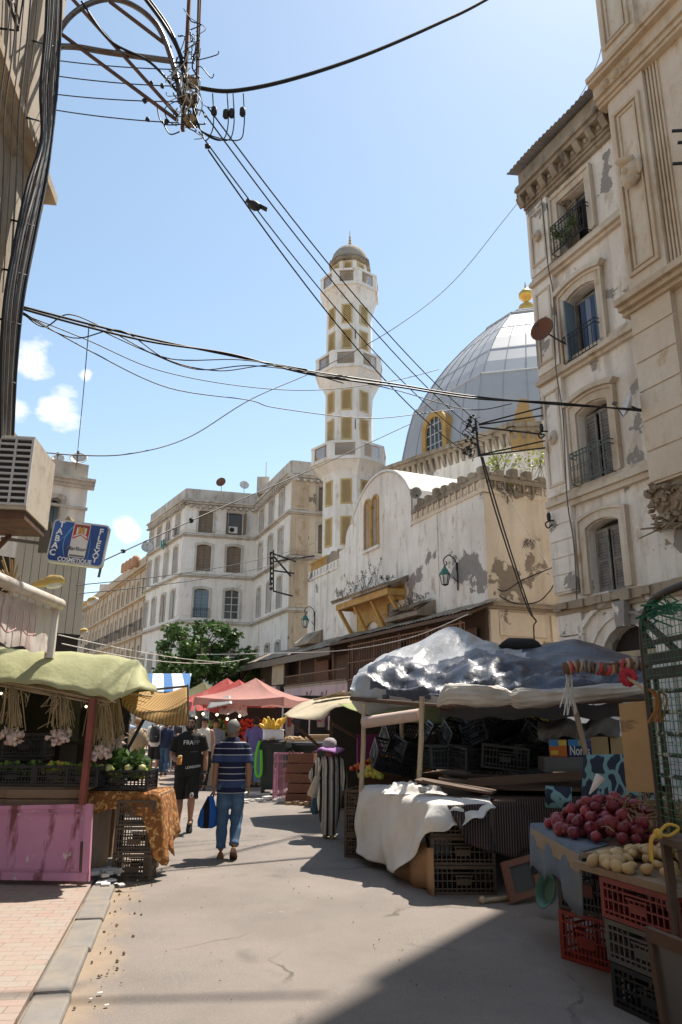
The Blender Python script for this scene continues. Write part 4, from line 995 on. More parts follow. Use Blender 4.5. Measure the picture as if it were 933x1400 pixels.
# ------------------------------------------------------------------ street tree by the white block
def tree(name, label, base, h, crown, n_cl, lsize, nl, mat):
    t = thing(name, label, "tree", base); base = Vector(base); tk = MB(); lf = MB(); cc = base + Vector((0, 0, h - crown[2] * .8))
    tk.tube(smooth_path([base - Vector((0, 0, .1)), base + Vector((.1, 0, h * .3)), cc - Vector((0, 0, crown[2] * .4)), cc], 4), [.24 - .012 * k for k in range(13)], 8)
    for k in range(n_cl):
        v = Vector((rnd.gauss(0, 1), rnd.gauss(0, 1), rnd.gauss(0, .8))).normalized() * rnd.uniform(.35, 1.22); c = cc + Vector((v.x * crown[0], v.y * crown[1], v.z * crown[2]))
        tk.tube([cc - Vector((0, 0, crown[2] * .5)), cc.lerp(c, .5) + Vector((0, 0, .12)), c], [.07, .04, .015], 5)
        r = rnd.uniform(.14, .34); leaves(lf, c, nl, (crown[0] * r, crown[1] * r, crown[2] * r * .8), lsize, 0, .3)
    tk.build("trunk", M_['trunk'], t); lf.build("crown", mat, t); return t
b = at(272, 955, 44); tree("street_tree", "dense dark green street tree in front of the white apartment block", (b.x, 44, 0), 7.0, (2.3, 2.0, 2.2), 44, .30, 150, M_['leaf'])
b = at(325, 955, 47); tree("street_tree", "shorter dark tree right of the dense street tree, behind the awnings", (b.x, 47, 0), 5.9, (1.6, 1.6, 1.6), 18, .30, 120, M_['leaf'])
# ------------------------------------------------------------------ arcade of old shop roofs along the mosque
FA = FM.off(0, .9)
AR = thing("market_arcade", "old lean-to arcade with tiled roof, rusty grilles and pink lower wall along the mosque", "arcade", FA.p(8, -.5, 0))
rf = MB()
for s0, s1, zo, zi in ((-.6, 10.5, 4.98, 5.42), (10.6, 20.4, 4.82, 5.42), (20.5, 32.2, 4.85, 5.40)):
    n = int((s1 - s0) / .11); rows = []
    for o, z in ((-.88, zi), (.30, zo)): rows.append([FA.p(s0 + (s1 - s0) * k / n, o, z + (.035 if k % 2 else 0) + .05 * noise.noise(Vector((k * .13, o, 3)))) for k in range(n + 1)])
    rf.sheet(rows, 0, False)
    rf.fbox(FA, s0, s1, .18, .25, zo - (.36 if s0 > 10 else .14), zo - .02, 1 if s0 < 10 else 2); k = s0 + .3
    while k < s1: rf.beam(FA.p(k, -.86, zi - .1), FA.p(k, .18, zo - .08), .08, .09, 1); k += .9
rf.build("roof", [plain("old_roof_tiles", (.34, .28, .21), .85, var=.4, scale=3, second=(.16, .13, .10), lo=.42, hi=.6), M_['wooddk'], plain("grey_fascia_board", (.20, .16, .125), .8)], AR)
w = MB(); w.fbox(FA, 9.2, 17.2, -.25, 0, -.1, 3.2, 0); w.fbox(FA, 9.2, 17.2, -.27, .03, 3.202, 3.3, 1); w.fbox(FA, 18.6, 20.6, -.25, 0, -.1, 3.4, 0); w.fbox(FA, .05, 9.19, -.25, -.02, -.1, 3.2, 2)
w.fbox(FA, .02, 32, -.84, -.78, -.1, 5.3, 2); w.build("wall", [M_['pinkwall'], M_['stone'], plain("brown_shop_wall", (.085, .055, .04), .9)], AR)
gr = MB()
for s0, s1, z0, z1, n in ((.1, 9.1, 3.3, 4.7, 40), (9.3, 17.0, 3.35, 3.8, 44), (20.5, 31, 2.9, 3.8, 44)):
    for z in (z0, z1): gr.beam(FA.p(s0, 0, z), FA.p(s1, 0, z), .045)
    for k in range(n + 1): s = s0 + (s1 - s0) * k / n; gr.beam(FA.p(s, .0, z0), FA.p(s, .0, z1), .022)
gr.beam(FA.p(.1, 0, 4.0), FA.p(9.1, 0, 4.0), .03)
for k in range(8): s = .4 + k * 2.1; gr.beam(FA.p(s, -.05, 2.0), FA.p(s, -.05, 4.8), .08)
for s, z in ((11.4, 2.95), (13.3, 3.0)): gr.tube(smooth_path([FA.p(s, .02, z), FA.p(s + .25, .05, z - .35), FA.p(s + .5, .05, z - .05), FA.p(s + .7, .03, z - .3)], 4), .018, 4)
gr.build("grille", plain("pale_rust_bar", (.24, .14, .09), .8, var=.4, scale=9), AR)
for s0, s1, z0, z1, m in ((.3, 2.2, 3.3, 4.6, 'wooddk'), (2.9, 4.6, 3.25, 4.55, 'woodred'), (5.4, 7.0, 3.3, 4.6, 'wooddk'), (10.2, 11.6, 3.4, 4.5, 'wooddk'), (12.6, 14.2, 3.4, 4.4, 'woodred')): sh2 = MB(); sh2.fbox(FA, s0, s1, -.6, -.54, z0, z1); sh2.fbox(FA, s0, s1, -.54, -.5, (z0 + z1) / 2 - .05, (z0 + z1) / 2 + .05); sh2.build("boarded_panel", M_[m], AR)
bd = MB(); bd.fbox(FA, 17.3, 19.2, -.02, .03, 3.45, 4.5); bd.build("board", M_['woodlt'], AR)
ns_ = MB()
for k in range(30):
    for z in (2.35, 2.0): ns_.fbox(FA, 9.6 + k * .24, 9.66 + k * .24, .0, .02, z, z + .16)
ns_.build("painted_mark", plain("faded_mark", (.30, .22, .23), .9), AR)
wd = MB(); wd.prism([FM.p(14.2, .02, 6.0), FM.p(14.2, .75, 5.45), FM.p(14.2, .75, 5.3), FM.p(14.2, .02, 5.3)], FM.d * 2.2); wd.build("ridge_debris", M_['mosold'], AR); wd = MB(); wd.prism([FM.p(3.3, .02, 5.95), FM.p(3.3, .8, 5.5), FM.p(3.3, .8, 5.35), FM.p(3.3, .02, 5.35)], FM.d * 2.6)
for k in range(30): s = 3.4 + 2.4 * rnd.random(); wd.beam(FM.p(s, .1, 6.0), FM.p(s + rnd.uniform(-.5, .5), .85, 5.55 + rnd.uniform(0, .2)), .12, .025)
wd.build("ridge_debris", M_['mosold'], AR)
for k in range(3): weed("wall_plant", ["dry weeds on the left half of the dark roof ridge near the lantern", "dry weeds on the middle of the dark roof ridge near the lantern", "dry weeds at the right tip of the dark roof ridge near the lantern"][k], FM.p(5.5 - k * .9, .3, 5.85), .45, .3, 6, M_['dryweed'], "plants growing on the mosque walls")

# ------------------------------------------------------------------ cables overhead
def sag(a, b, d, n=20):
    a, b = Vector(a), Vector(b); return [a.lerp(b, k / n) - Vector((0, 0, d * 4 * (k / n) * (1 - k / n))) for k in range(n + 1)]
def cable(label, paths, r=.014, m='cable', name="overhead_cable", grp=None):
    mb = MB()
    for p in paths: mb.tube(p, r, 5, 0, True)
    o = mb.build(name, M_[m]); tag(o, label, "cable", grp); return o
def pix(*q, k=8): return smooth_path([at(*p) for p in q], k)
HB = thing("cable_junction", "rusty hub of brackets, insulators and tangled wires hanging over the street from bent pipes", "cable junction", at(255, 150, 8.8))
b = MB()
b.beam(at(262, -60, 8.8), at(250, 178, 8.8), .07, .05); b.beam(at(273, -60, 8.85), at(268, 160, 8.85), .03); b.beam(at(276, -60, 8.9), at(270, 130, 8.9), .03)
b.build("post", M_['rust'], HB)
M_['tanins'] = plain("tan_insulator", (.34, .25, .14), .7)
for y in (112, 138, 165):
    b = MB(); c = at(261, y, 8.75); b.box(c, (.16, .10, .12), 0, 0, Matrix.Rotation(.6, 3, 'Y')); b.box(c + Vector((0, .01, 0)), (.16, .09, .12), 0, 0, Matrix.Rotation(-.6, 3, 'Y')); b.build("insulator_block", M_['tanins'], HB)
b = MB(); 
for p, r in (((72, 90), .05), ((66, 78), .05)): pass
b.tube(pix((58, 160, 8.6), (76, 75, 8.6), (95, 64, 8.65), (150, 72, 8.7), (238, 84, 8.8)), .045, 7)
b.tube(pix((55, 120, 8.6), (84, 38, 8.6), (125, 4, 8.65), (170, 2, 8.7), (215, 35, 8.75), (240, 100, 8.8), (247, 140, 8.8)), .042, 7)
b.build("bent_pipe", plain("steel_conduit", (.16, .15, .145), .4, metal=.5, second=(.12, .06, .04), lo=.5, hi=.6, scale=3), HB)
b = MB()
for A, B_ in (((96, -5, 8.6), (243, 158, 8.8)), ((78, 42, 8.6), (243, 165, 8.8)), ((150, 2, 8.5), (234, 66, 8.8))): b.beam(at(*A), at(*B_), .04, .04)
b.build("strut", M_['rust'], HB)
b = MB()
b.tube(pix((112, 2, 8.6), (150, 55, 8.65), (205, 85, 8.7), (242, 125, 8.8)), .02, 5)
b.tube(pix((184, -20, 8.6), (222, 30, 8.7), (246, 75, 8.75), (252, 120, 8.75)), .028, 6); b.tube(pix((190, -20, 8.55), (230, 35, 8.65), (250, 80, 8.7)), .018, 5)
for k in range(46):
    x0, y0 = rnd.uniform(240, 276), rnd.uniform(40, 172); a = at(x0, y0, 8.7 + rnd.uniform(-.1, .15)); e = at(x0 + rnd.gauss(0, 13), y0 + rnd.gauss(5, 24), 8.7 + rnd.uniform(-.1, .15))
    b.tube(smooth_path([a, a.lerp(e, .3) + Vector((rnd.gauss(0, .08), 0, rnd.gauss(0, .08))), a.lerp(e, .7) + Vector((rnd.gauss(0, .08), 0, -abs(rnd.gauss(0, .09)))), e], 4), rnd.uniform(.006, .012), 4)
for x0, x1, dp in ((290, 305, 55), (310, 292, 60), (318, 300, 62), (332, 285, 72)):
    b.tube(pix((262, 140, 8.75), (275, 178, 8.75), (x0 - 8, 192, 8.75), (x0 + 2, 172, 8.75), (x0 + 1, 128, 8.75)), .009, 5)
b.tube(pix((222, 165, 8.8), (232, 183, 8.8), (246, 180, 8.8)), .010, 5); b.tube(pix((214, 140, 8.8), (222, 168, 8.8), (248, 170, 8.8)), .010, 5)
b.build("tangled_wire", M_['cable'], HB)
b = MB()
for k in range(14):
    x0, y0 = rnd.uniform(240, 270), rnd.uniform(60, 130); a = at(x0, y0, 8.62); e = at(x0 + rnd.gauss(0, 10), y0 + rnd.uniform(10, 40), 8.62)
    b.tube(smooth_path([a, a.lerp(e, .5) + Vector((rnd.gauss(0, .1), 0, 0)), e], 5), .008, 4)
b.build("pale_wire", M_['cablewhite'], HB)
b = MB()
for x0, y0 in ((293, 152), (309, 156), (317, 155), (332, 153)): b.lathe([(.03, -.07), (.045, -.05), (.045, .05), (.02, .08)], at(x0, y0, 8.75), 8)
for x0, y0 in ((202, 163), (198, 138), (207, 114), (228, 166), (222, 118), (284, 200)): b.ball(at(x0, y0, 8.78), .04, 7, ns=.5)
b.build("clamp", M_['iron'], HB)
LWALL = lambda px, py, Y=8.7: at(px, py, Y)
for k, (a, y) in enumerate(((83, 95), (104, 118), (130, 139), (150, 168))):
    cable("thin wire from the left facade to the cable junction, %s of four" % ("topmost", "second", "third", "lowest")[k], [sag(at(40, a - 6, 9.2), at(245, y, 8.8), .05)], .009)
cable("thick black cable swinging from the junction to the upper right", [pix((272, 120, 8.8), (320, 124, 8.9), (400, 108, 9.4), (500, 75, 10.2), (600, 32, 11.2), (668, -2, 12), (780, -70, 13.6))], .033)
cable("pair of sunlit thin wires from the junction down to the far bracket, upper pair", [sag(at(276, 150, 8.85), at(652, 590, 18.3), .45), sag(at(284, 146, 8.85), at(655, 578, 18.3), .4)], .012)
cable("thin wire from the junction passing the perched bird", [sag(at(285, 205, 8.8), at(640, 620, 18.3), .55)], .013); cable("second thin wire from the junction, between the bird's wire and the pair", [sag(at(272, 180, 8.8), at(648, 605, 18.3), .5)], .011)
cable("thick twisted cable bundle crossing the whole street in front of the minaret", [pix((26, 418, 9.0), (110, 440, 9.6), (200, 462, 10.3), (310, 485, 11.2), (420, 507, 12.0), (540, 525, 13.0), (640, 541, 13.8), (760, 553, 14.6), (884, 560, 15.35)), pix((26, 421, 9.0), (120, 447, 9.6), (210, 468, 10.3), (315, 484, 11.2), (425, 512, 12.0), (545, 529, 13.0), (650, 545, 13.8), (765, 551, 14.6), (884, 563, 15.35))], .019)
cable("loose loops drooping below the thick crossing bundle", [pix((28, 425, 9), (60, 447, 9.3), (95, 430, 9.5), (150, 452, 10), (230, 490, 10.5), (330, 492, 11.2), (420, 505, 12)), pix((28, 428, 9), (100, 462, 9.6), (165, 452, 10), (230, 492, 10.6), (300, 507, 11), (380, 500, 11.6), (470, 524, 12.4)), pix((120, 443, 9.8), (200, 480, 10.4), (270, 505, 10.9), (345, 500, 11.4), (440, 512, 12.1), (540, 533, 13), (640, 560, 13.8), (700, 552, 14.2))], .010)
cable("long thin wire sagging below the bundle from the left wall to the bracket", [pix((28, 428, 9), (120, 465, 10), (220, 507, 11), (340, 529, 12.4), (440, 533, 13.4), (540, 520, 14.6), (600, 505, 15.3))], .009)
cable("second thin sagging wire, lowest at the middle of the sky", [pix((28, 425, 9), (120, 478, 10), (230, 530, 11.2), (340, 547, 12.4), (380, 558, 13), (500, 572, 14.5), (580, 565, 15.5), (620, 560, 16))], .010)
cable("wire curving up from the left wall past the minaret to the corner building's roof", [pix((10, 612, 8.9), (100, 622, 9.8), (180, 620, 10.6), (260, 597, 11.8), (345, 545, 13), (440, 503, 14.6), (540, 448, 16), (620, 385, 17.5), (690, 300, 19), (728, 252, 19.8))], .010)
cable("thin wire hanging from the bundle down to the white house top", [[at(122, 444, 9.9), at(114, 540, 14), at(104, 642, 20.9)]], .009)
sgp = pix((138, 768, 9.6), (210, 735, 11), (300, 695, 13), (430, 640, 15.5), (560, 580, 17.8)); cable("wire rising from the blue sign across the white block to the bracket", [sgp], .011)
b = MB(); b.ball(sgp[4], .035, 6, ns=.5); b.ball(sgp[13], .05, 6, ns=.5); tag(b.build("cable_clamp", M_['iron']), "small dark clamps on the wire crossing the white block", "cable clamp")
cable("faint pair of wires crossing the white block at mid height", [sag(at(105, 800, 15.6), at(430, 742, 40), .3), sag(at(105, 812, 15.6), at(440, 752, 40), .3)], .012)
cable("thin wire high on the right from the roof sheet to the sandy corner", [pix((785, 146, 18.6), (808, 105, 17.5), (823, 62, 15.9), (830, -30, 15.6))], .010)
cable("sagging yellowish cord along the arcade eaves", [pix((640, 840, 20.5), (560, 872, 23.5), (470, 889, 28), (380, 893, 33), (270, 895, 40))], .018, 'cablewhite')
cable("two strings stretched from the left hoarding to the beige block", [sag(at(80, 868, 15), at(300, 905, 30), .1), sag(at(85, 880, 15), at(340, 900, 32), .3)], .012, 'cablewhite')
# cable bundle down the left facade
cb_ = MB()
def onwall(px, py, o):
    F = FLW.off(0, o); d = _ray(px, py); t = (F.O - CO).dot(F.n) / d.dot(F.n); P = CO + d * t
    return P if 0 < P.y < 8.75 else at(px, py, 8.75)
def wpix(o, *q, k=8): return smooth_path([onwall(a, b, o) for a, b in q], k)
for k in range(7):
    x0 = 76 - k * 3.2; o = rnd.uniform(-3, 3)
    cb_.tube(wpix(.36 + .012 * k, (x0 + 10 + o, -60), (x0 + 6, 40), (x0 + 1 - k * .4 - o * .6, 120), (70 - k * 2.2, 190), (62 - k * 4 + o, 255), (46 - k * 4.2 - o * .5, 330), (31 - k * 4, 410), (22 - k * 3.4 + o * .6, 500), (17 - k * 2.8, 590), (14 - k * 2.6, 640)), (.027, .015, .031, .012, .024, .016, .02)[k], 6, (0, 0, 1, 0, 1, 1, 0)[k])
for px_, py_ in ((66, 60), (58, 165), (38, 305), (26, 372), (20, 440), (12, 520)): cb_.tube([onwall(px_ + 9, py_ + 4, .37), onwall(px_ - 20, py_ - 4, .42), onwall(px_ - 22, py_ - 4, .05)], .014, 5, 0)
o = cb_.build("cable_bundle", [M_['cable'], M_['cablegrey']]); tag(o, "thick bundle of black and grey cables running down the left facade", "cable bundle")
cb_ = MB()
for k in range(5):
    x0 = 40 - k * 9; cb_.tube(wpix(.40, (x0 + 16, -60), (x0 + 6, 60), (x0 + rnd.uniform(-8, 4), 150), (x0 - 8, 240), (x0 - 18, 400)), (.008, .012, .007, .009, .008)[k], 5)
tag(cb_.build("facade_wires", M_['cablegrey']), "loose grey wires on the left facade beside the thick bundle", "cable bundle")
# wire brackets
wb = thing("wire_bracket", "black steel wire bracket with long arms reaching left from the corner building", "wire bracket", F2.p(.1, 0, 8.6))
b = MB(); a0, a1 = at(650, 572, 18.3), at(655, 624, 18.3); b.beam(a0, a1, .07, .05)
for (x0, y0), (x1, y1) in (((655, 580), (748, 555)), ((655, 581), (748, 567)), ((656, 584), (735, 602)), ((656, 622), (757, 598)), ((656, 623), (752, 611))): b.beam(at(x0, y0, 18.3), F2.p(.05, .0, F2.uv(x1, y1)[1]), .035)
b.build("arm", M_['iron'], wb)
b = MB()
for k in range(26): b.ball(at(642 + rnd.gauss(0, 5), 568 + k * 2.2, 18.25 + rnd.uniform(-.1, .1)), rnd.uniform(.03, .06), 6, ns=.6)
for k in range(10): b.tube(pix((650 + rnd.gauss(0, 6), 570 + k * 5, 18.25), (640 + rnd.gauss(0, 8), 578 + k * 5, 18.25), (648 + rnd.gauss(0, 8), 586 + k * 5, 18.25)), .012, 4)
b.build("insulator", M_['iron'], wb)
cable("two black cables falling from the bracket down the sandy end wall to the stalls", [pix((652, 600, 18.3), (672, 680, 20), (697, 760, 22), (722, 832, 23.2), (733, 848, 23.6), (730, 856, 23.6), (731, 880, 23.6)), pix((660, 625, 18.3), (682, 700, 20.5), (707, 780, 22.5), (726, 836, 23.4), (734, 850, 23.6))], .024)
cable("cables looping low across the sandy end wall", [pix((675, 801, 23.9), (690, 808, 23.8), (715, 793, 23.6), (758, 775, 22.5), (763, 772, 19.3)), pix((675, 803, 23.9), (680, 812, 23.9), (705, 825, 23.8), (735, 823, 23.7), (752, 808, 22), (757, 800, 20), (765, 800, 19.2))], .02)
cable("thin straight wire from the parapet shrub down to the corner building", [[at(684, 660, 24), at(730, 742, 21.5), at(775, 815, 19)]], .010)
wb2 = thing("wire_bracket", "dark ladder shaped wire bracket on the white apartment block's wing", "wire bracket", at(375, 780, 49))
b = MB()
for A, B_ in (((374, 752), (374, 808)), ((370, 756), (370, 800)), ((374, 808), (400, 815)), ((374, 757), (405, 768)), ((374, 760), (398, 788)), ((374, 780), (402, 784)), ((374, 768), (430, 760))): b.beam(at(*A, 48.5), at(*B_, 49.6), .09)
for k in range(8): b.ball(at(371, 756 + k * 7, 48.4), .12, 6, ns=.5)
b.build("frame", M_['iron'], wb2)
for px, py, l in ((742, 590, "small black insulator hook beside the yellow battlements"), (752, 712, "small black insulator hook at the corner building's second floor edge")):
    b = MB(); c = at(px, py, 18.8); b.tube(smooth_path([c + Vector((.25, .1, .05)), c, c + Vector((-.12, 0, -.08)), c + Vector((-.06, 0, -.2)), c + Vector((.06, 0, -.1))], 4), .022, 5); b.lathe([(.05, -.1), (.06, 0), (.04, .1)], c + Vector((-.02, 0, .12)), 8); tag(b.build("insulator_hook", M_['iron']), l, "insulator")
# bird on the wire
br = MB(); c = at(348, 281, 10.15); br.ball(c, .085, 10, 0, Matrix.Rotation(.5, 3, 'Y'), (1.5, .9, .95)); br.ball(c + Vector((-.1, -.02, .07)), .045, 8); br.prism([c + Vector((.08, -.03, .0)), c + Vector((.22, -.03, -.08)), c + Vector((.2, .03, -.1)), c + Vector((.08, .03, -.03))], (0, 0, .02)); br.prism([c + Vector((-.14, -.01, .07)), c + Vector((-.17, 0, .06)), c + Vector((-.14, .01, .06))], (0, 0, .012)); br.tube([c, c + Vector((.0, 0, -.11))], .008, 4)
tag(br.build("pigeon", plain("dark_feathers", (.03, .03, .034), .6)), "dark pigeon perched on a wire in mid sky", "bird")

# ------------------------------------------------------------------ left: air conditioner, sign, lamps, fascia
ACt = thing("air_conditioner", "large grimy beige air conditioner box on the left facade", "air conditioner", at(20, 690, 8.3))
nearB, farB = at(0, 0, 1), 0
FAC = Frame(-3.62, 8.75, -7.5, True)      # its outer side, n to the street
zT, zB = 4.78, 3.92
b = MB(); b.fbox(FAC, -.95, 0, -.38, 0, zB, zT); b.build("casing", plain("beige_casing", (.50, .44, .36), .6, var=.12, second=(.33, .26, .19), lo=.5, hi=.75), ACt)
gF = Frame(0, 0, 0); gF.O = FAC.p(-.95, -.38, 0); gF.d = FAC.n; gF.n = -FAC.d
b = MB(); b.fbox(gF, .02, .36, .001, .012, zB + .06, zT - .06, 1)
for k in range(12): b.fbox(gF, .0, .38, .0, .03, zB + .04 + k * .07, zB + .065 + k * .07, 0)
for s in (0, .18, .36): b.fbox(gF, s, s + .025, .0, .032, zB + .03, zT - .03, 0)
b.build("grille", [M_['dish'], M_['dark']], ACt)
b = MB(); b.fbox(FAC, -.9, -.05, -.6, -.02, zB - .1, zB - .003); b.beam(FAC.p(-.8, -.4, zB - .1), FAC.p(-.8, -.7, zB - .5), .05); b.beam(FAC.p(-.1, -.4, zB - .1), FAC.p(-.1, -.7, zB - .5), .05); b.build("bracket", M_['rust'], ACt)

def text_mesh(txt, size, bold=0.0, shear=0.0):
    cu = bpy.data.curves.new("lettering", 'FONT'); cu.body = txt; cu.size = size; cu.extrude = size * .03; cu.offset = bold; cu.shear = shear; cu.align_x = 'CENTER'; cu.align_y = 'CENTER'; cu.resolution_u = 3
    o = bpy.data.objects.new("lettering", cu); COL.objects.link(o); bpy.context.view_layer.update()
    me = bpy.data.meshes.new_from_object(o.evaluated_get(bpy.context.evaluated_depsgraph_get())); bpy.data.objects.remove(o); bpy.data.curves.remove(cu)
    vs = [v.co.copy() for v in me.vertices]; fs = [tuple(p.vertices) for p in me.polygons]; bpy.data.meshes.remove(me); return vs, fs
def put_text(mb, txt, size, O, ux, uy, un, mat=0, bold=0.0, shear=0.0, sx=1.0):
    vs, fs = text_mesh(txt, size, bold, shear); mb.add([O + ux * v.x * sx + uy * v.y + un * v.z for v in vs], fs, mat)
SG = thing("shop_sign", "blue illuminated tobacconist sign with white lettering and a cigarette pack picture", "shop sign", at(108, 740, 9.5))
tl, tr_, bl = at(76, 709, 9.45), at(152, 719, 9.6), at(62, 767, 9.45)
ux = (tr_ - tl).normalized(); uy = (tl - bl); uy = (uy - ux * uy.dot(ux) * .35).normalized(); un = ux.cross(uy).normalized(); w_, h_ = (tr_ - tl).length, (tl - bl).length
O = bl; SP = lambda x, y, z=0: O + ux * x * w_ + uy * y * h_ + un * z
def rrect(x0, x1, y0, y1, r, n=5):
    pts = []
    for cx, cy, a in ((x1 - r, y1 - r * w_ / h_, 0), (x0 + r, y1 - r * w_ / h_, 90), (x0 + r, y0 + r * w_ / h_, 180), (x1 - r, y0 + r * w_ / h_, 270)):
        for k in range(n + 1): t = R(a + 90 * k / n); pts.append((cx + r * math.cos(t), cy + r * w_ / h_ * math.sin(t)))
    return pts
b = MB(); b.prism([SP(x, y, -.14) for x, y in rrect(0, 1, 0, 1, .07)], un * .139); b.build("casing", plain("sign_casing", (.55, .54, .52), .4), SG)
def sign_blue():
    m, t, bb = nodes("sign_blue"); v = objc(t); f = noise_fac(t, v, 1.6, 2, .4)
    t.links.new(mixrgb(t, ramp(t, f, .35, .65), (.004, .022, .14), (.012, .10, .42)), bb.inputs["Base Color"]); bb.inputs["Roughness"].default_value = .3; return m
b = MB(); b.prism([SP(x, y, 0) for x, y in rrect(.025, .975, .04, .96, .06)], un * .004, 0)
def arc(x0, y0, x1, y1, bow, th, mat, z=.0045):
    A, B_ = [], []
    for k in range(13):
        t = k / 12; x = x0 + (x1 - x0) * t + bow * 4 * t * (1 - t); y = y0 + (y1 - y0) * t; A.append(SP(x - th / 2, y, z)); B_.append(SP(x + th / 2, y, z))
    b.sheet([A, B_], mat, False)
arc(.30, .18, .40, .95, -.1, .012, 1); arc(.06, .35, .40, .95, .03, .01, 1, .0055); arc(.70, .1, .62, .9, .05, .008, 1)
b.build("face", [sign_blue(), plain("sign_light_blue", (.10, .38, .70), .3)], SG)
b = MB(); wt_ = plain("sign_white", (.85, .85, .85), .35)
for k, ch in enumerate("TABAC"): put_text(b, ch, .115, SP(.15 - .014 * k, .875 - k * .165, .006), ux, uy, un, 0, .003)
for k, ch in enumerate("FLEXY"): put_text(b, ch, .115, SP(.865 - .004 * k, .82 - k * .165, .006), ux, uy, un, 0, .003)
put_text(b, "COSMETIQUE", .082, SP(.50, .085, .006), ux, uy, un, 0, .002, 0, .86)
b.build("lettering", wt_, SG)
b = MB(); b.prism([SP(x, y, .006) for x, y in rrect(.365, .665, .16, .96, .03)], un * .004, 0)
b.prism([SP(x, y, .011) for x, y in ((.38, .93), (.38, .58), (.52, .68), (.655, .58), (.655, .93))], un * .003, 1); b.poly([SP(x, y, .015) for x, y in ((.42, .93), (.42, .74), (.62, .72), (.635, .9))], 4)
for k in range(5): b.fbox(Frame(0, 0, 0), 0, 0, 0, 0, 0, 0, 2) if 0 else b.prism([SP(.43 + k * .036, .70, .0155), SP(.462 + k * .036, .70, .0155), SP(.462 + k * .036, .86 + .02 * (k % 2), .0155), SP(.43 + k * .036, .86 + .02 * (k % 2), .0155)], un * .002, 2 if k % 4 else 0)
b.prism([SP(x, y, .0155) for x, y in ((.395, .62), (.515, .70), (.64, .62), (.64, .66), (.515, .735), (.395, .66))], un * .002, 0); b.poly([SP(x, y, .0108) for x, y in ((.385, .18), (.65, .18), (.65, .22), (.385, .22))], 3)
put_text(b, "Marlboro", .075, SP(.515, .36, .0108), ux, uy, un, 3, .002); b.build("pack_picture", [plain("pack_white", (.70, .66, .64), .4), plain("pack_red", (.52, .03, .025), .4), plain("pack_filter", (.62, .30, .08), .5), plain("pack_grey", (.14, .13, .14), .5), plain("pack_shadow", (.20, .08, .06), .6)], SG)
b = MB(); b.box(SP(-.1, .55, -.05), (.14, .05, .42), R(-4)); b.beam(SP(-.1, .6, -.06), SP(-.9, .66, -.2), .04); b.beam(SP(-.1, .4, -.06), SP(-.9, .45, -.2), .04); b.build("mount", M_['greyp'], SG)
b = MB(); b.tube([SP(.985, .95, -.06), SP(.96, -.2, -.1)], .018, 6); b.build("side_post", M_['greyp'], SG)

def cobra(label, P0, P1, L, wdt):
    t = thing("street_lamp", label, "street lamp", P0, 0, "cobra head street lamps on the left"); P0, P1 = Vector(P0), Vector(P1); d = (P1 - P0).normalized()
    b = MB(); b.tube([P0, P1], .028, 7); b.build("arm", M_['cablewhite'], t)
    Q = d.to_track_quat('X', 'Z').to_matrix(); h = MB(); rings = []
    for x, w, z0, z1 in ((-.04, .06, -.03, .04), (.1, .15, -.05, .07), (.5 * L, wdt, -.05, .10), (.9 * L, wdt * .9, -.04, .07), (L, wdt * .5, -.02, .02)): rings.append([P1 + Q @ Vector((x, w / 2 * math.cos(a * math.pi / 4), (z1 if math.sin(a * math.pi / 4) > 0 else -z0) * math.sin(a * math.pi / 4))) for a in range(8)])
    h.rings(rings); h.build("lamp_head", plain("yellowed_lamp", (.55, .38, .12), .55), t)
    g_ = MB(); g_.ball(P1 + Q @ Vector((.62 * L, 0, -.035)), .09 * wdt / .26, 12, 0, Q, (1.5, 1, .7)); g_.build("lamp_bowl", M_['lampglass'], t)
cobra("nearest yellowed street lamp, pointing right above the graffiti fascia", at(22, 803, 9.2), at(50, 799, 9.2), .36, .22)
cobra("yellowed street lamp half hidden behind the edge of the cream hoarding", at(108, 830, 19), at(116, 826, 19), .34, .34)
cobra("small yellowed street lamp low beside the hoarding's dark base", at(90, 877, 17), at(101, 871, 17), .34, .24)
FS = thing("shop_fascia", "dirty white shop fascia with red dripping graffiti and a rolled awning tube", "shop fascia", at(40, 850, 8.3))
A, B_ = Vector((-3.36, 5.6, 0)), at(75, 835, 8.6); B_.z = 0; Ff, Lf = seg(A, B_)
if Ff.n.x < 0: Ff.n = -Ff.n
ztp = lambda s: 2.93
b = MB(); rows = []
for j in range(9): rows.append([Ff.p(Lf * k / 40, .014 * noise.noise(Vector((k * .3, j * .5, 0))) + .008 * math.sin(k * .9) * j / 8, 2.90 - (.50 + .02 * math.sin(k * .8)) * j / 8) for k in range(41)])
b.sheet(rows); b.fbox(Ff, Lf - .03, Lf + .02, -.05, .05, 2.36, 2.93)
def fascia_mat():
    m, t, bb = nodes("graffiti_fascia"); v = pos(t); c = mixrgb(t, noise_fac(t, v, 2.5, 7, .65, .4, .7), (.66, .60, .55), (.46, .38, .32))
    drip = noise_fac(t, v, 9, 4, .6, .52, .6, (1, 1, .12)); c = mixrgb(t, drip, c, (.50, .36, .33)); t.links.new(c, bb.inputs["Base Color"]); bb.inputs["Roughness"].default_value = .8; return m
b.build("panel", [fascia_mat()], FS)
gf = MB(); s = .35
for k, ch in enumerate("MUMM"):
    x0 = .55 + k * .5
    for a, c2 in ((0, .0), (.16, .0), (.32, .02)):
        gf.tube(smooth_path([Ff.p(x0 + a, .05, 2.80 - rnd.uniform(0, .05)), Ff.p(x0 + a + .01, .052, 2.68), Ff.p(x0 + a, .05, 2.56 - rnd.uniform(0, .08))], 3), .007, 4)
    gf.tube(smooth_path([Ff.p(x0, .05, 2.58), Ff.p(x0 + .15, .052, 2.55 - .02 * k % .05), Ff.p(x0 + .36, .05, 2.57)], 4), .009, 4)
gf.build("graffiti", plain("faded_red_paint", (.48, .29, .27), .85), FS)
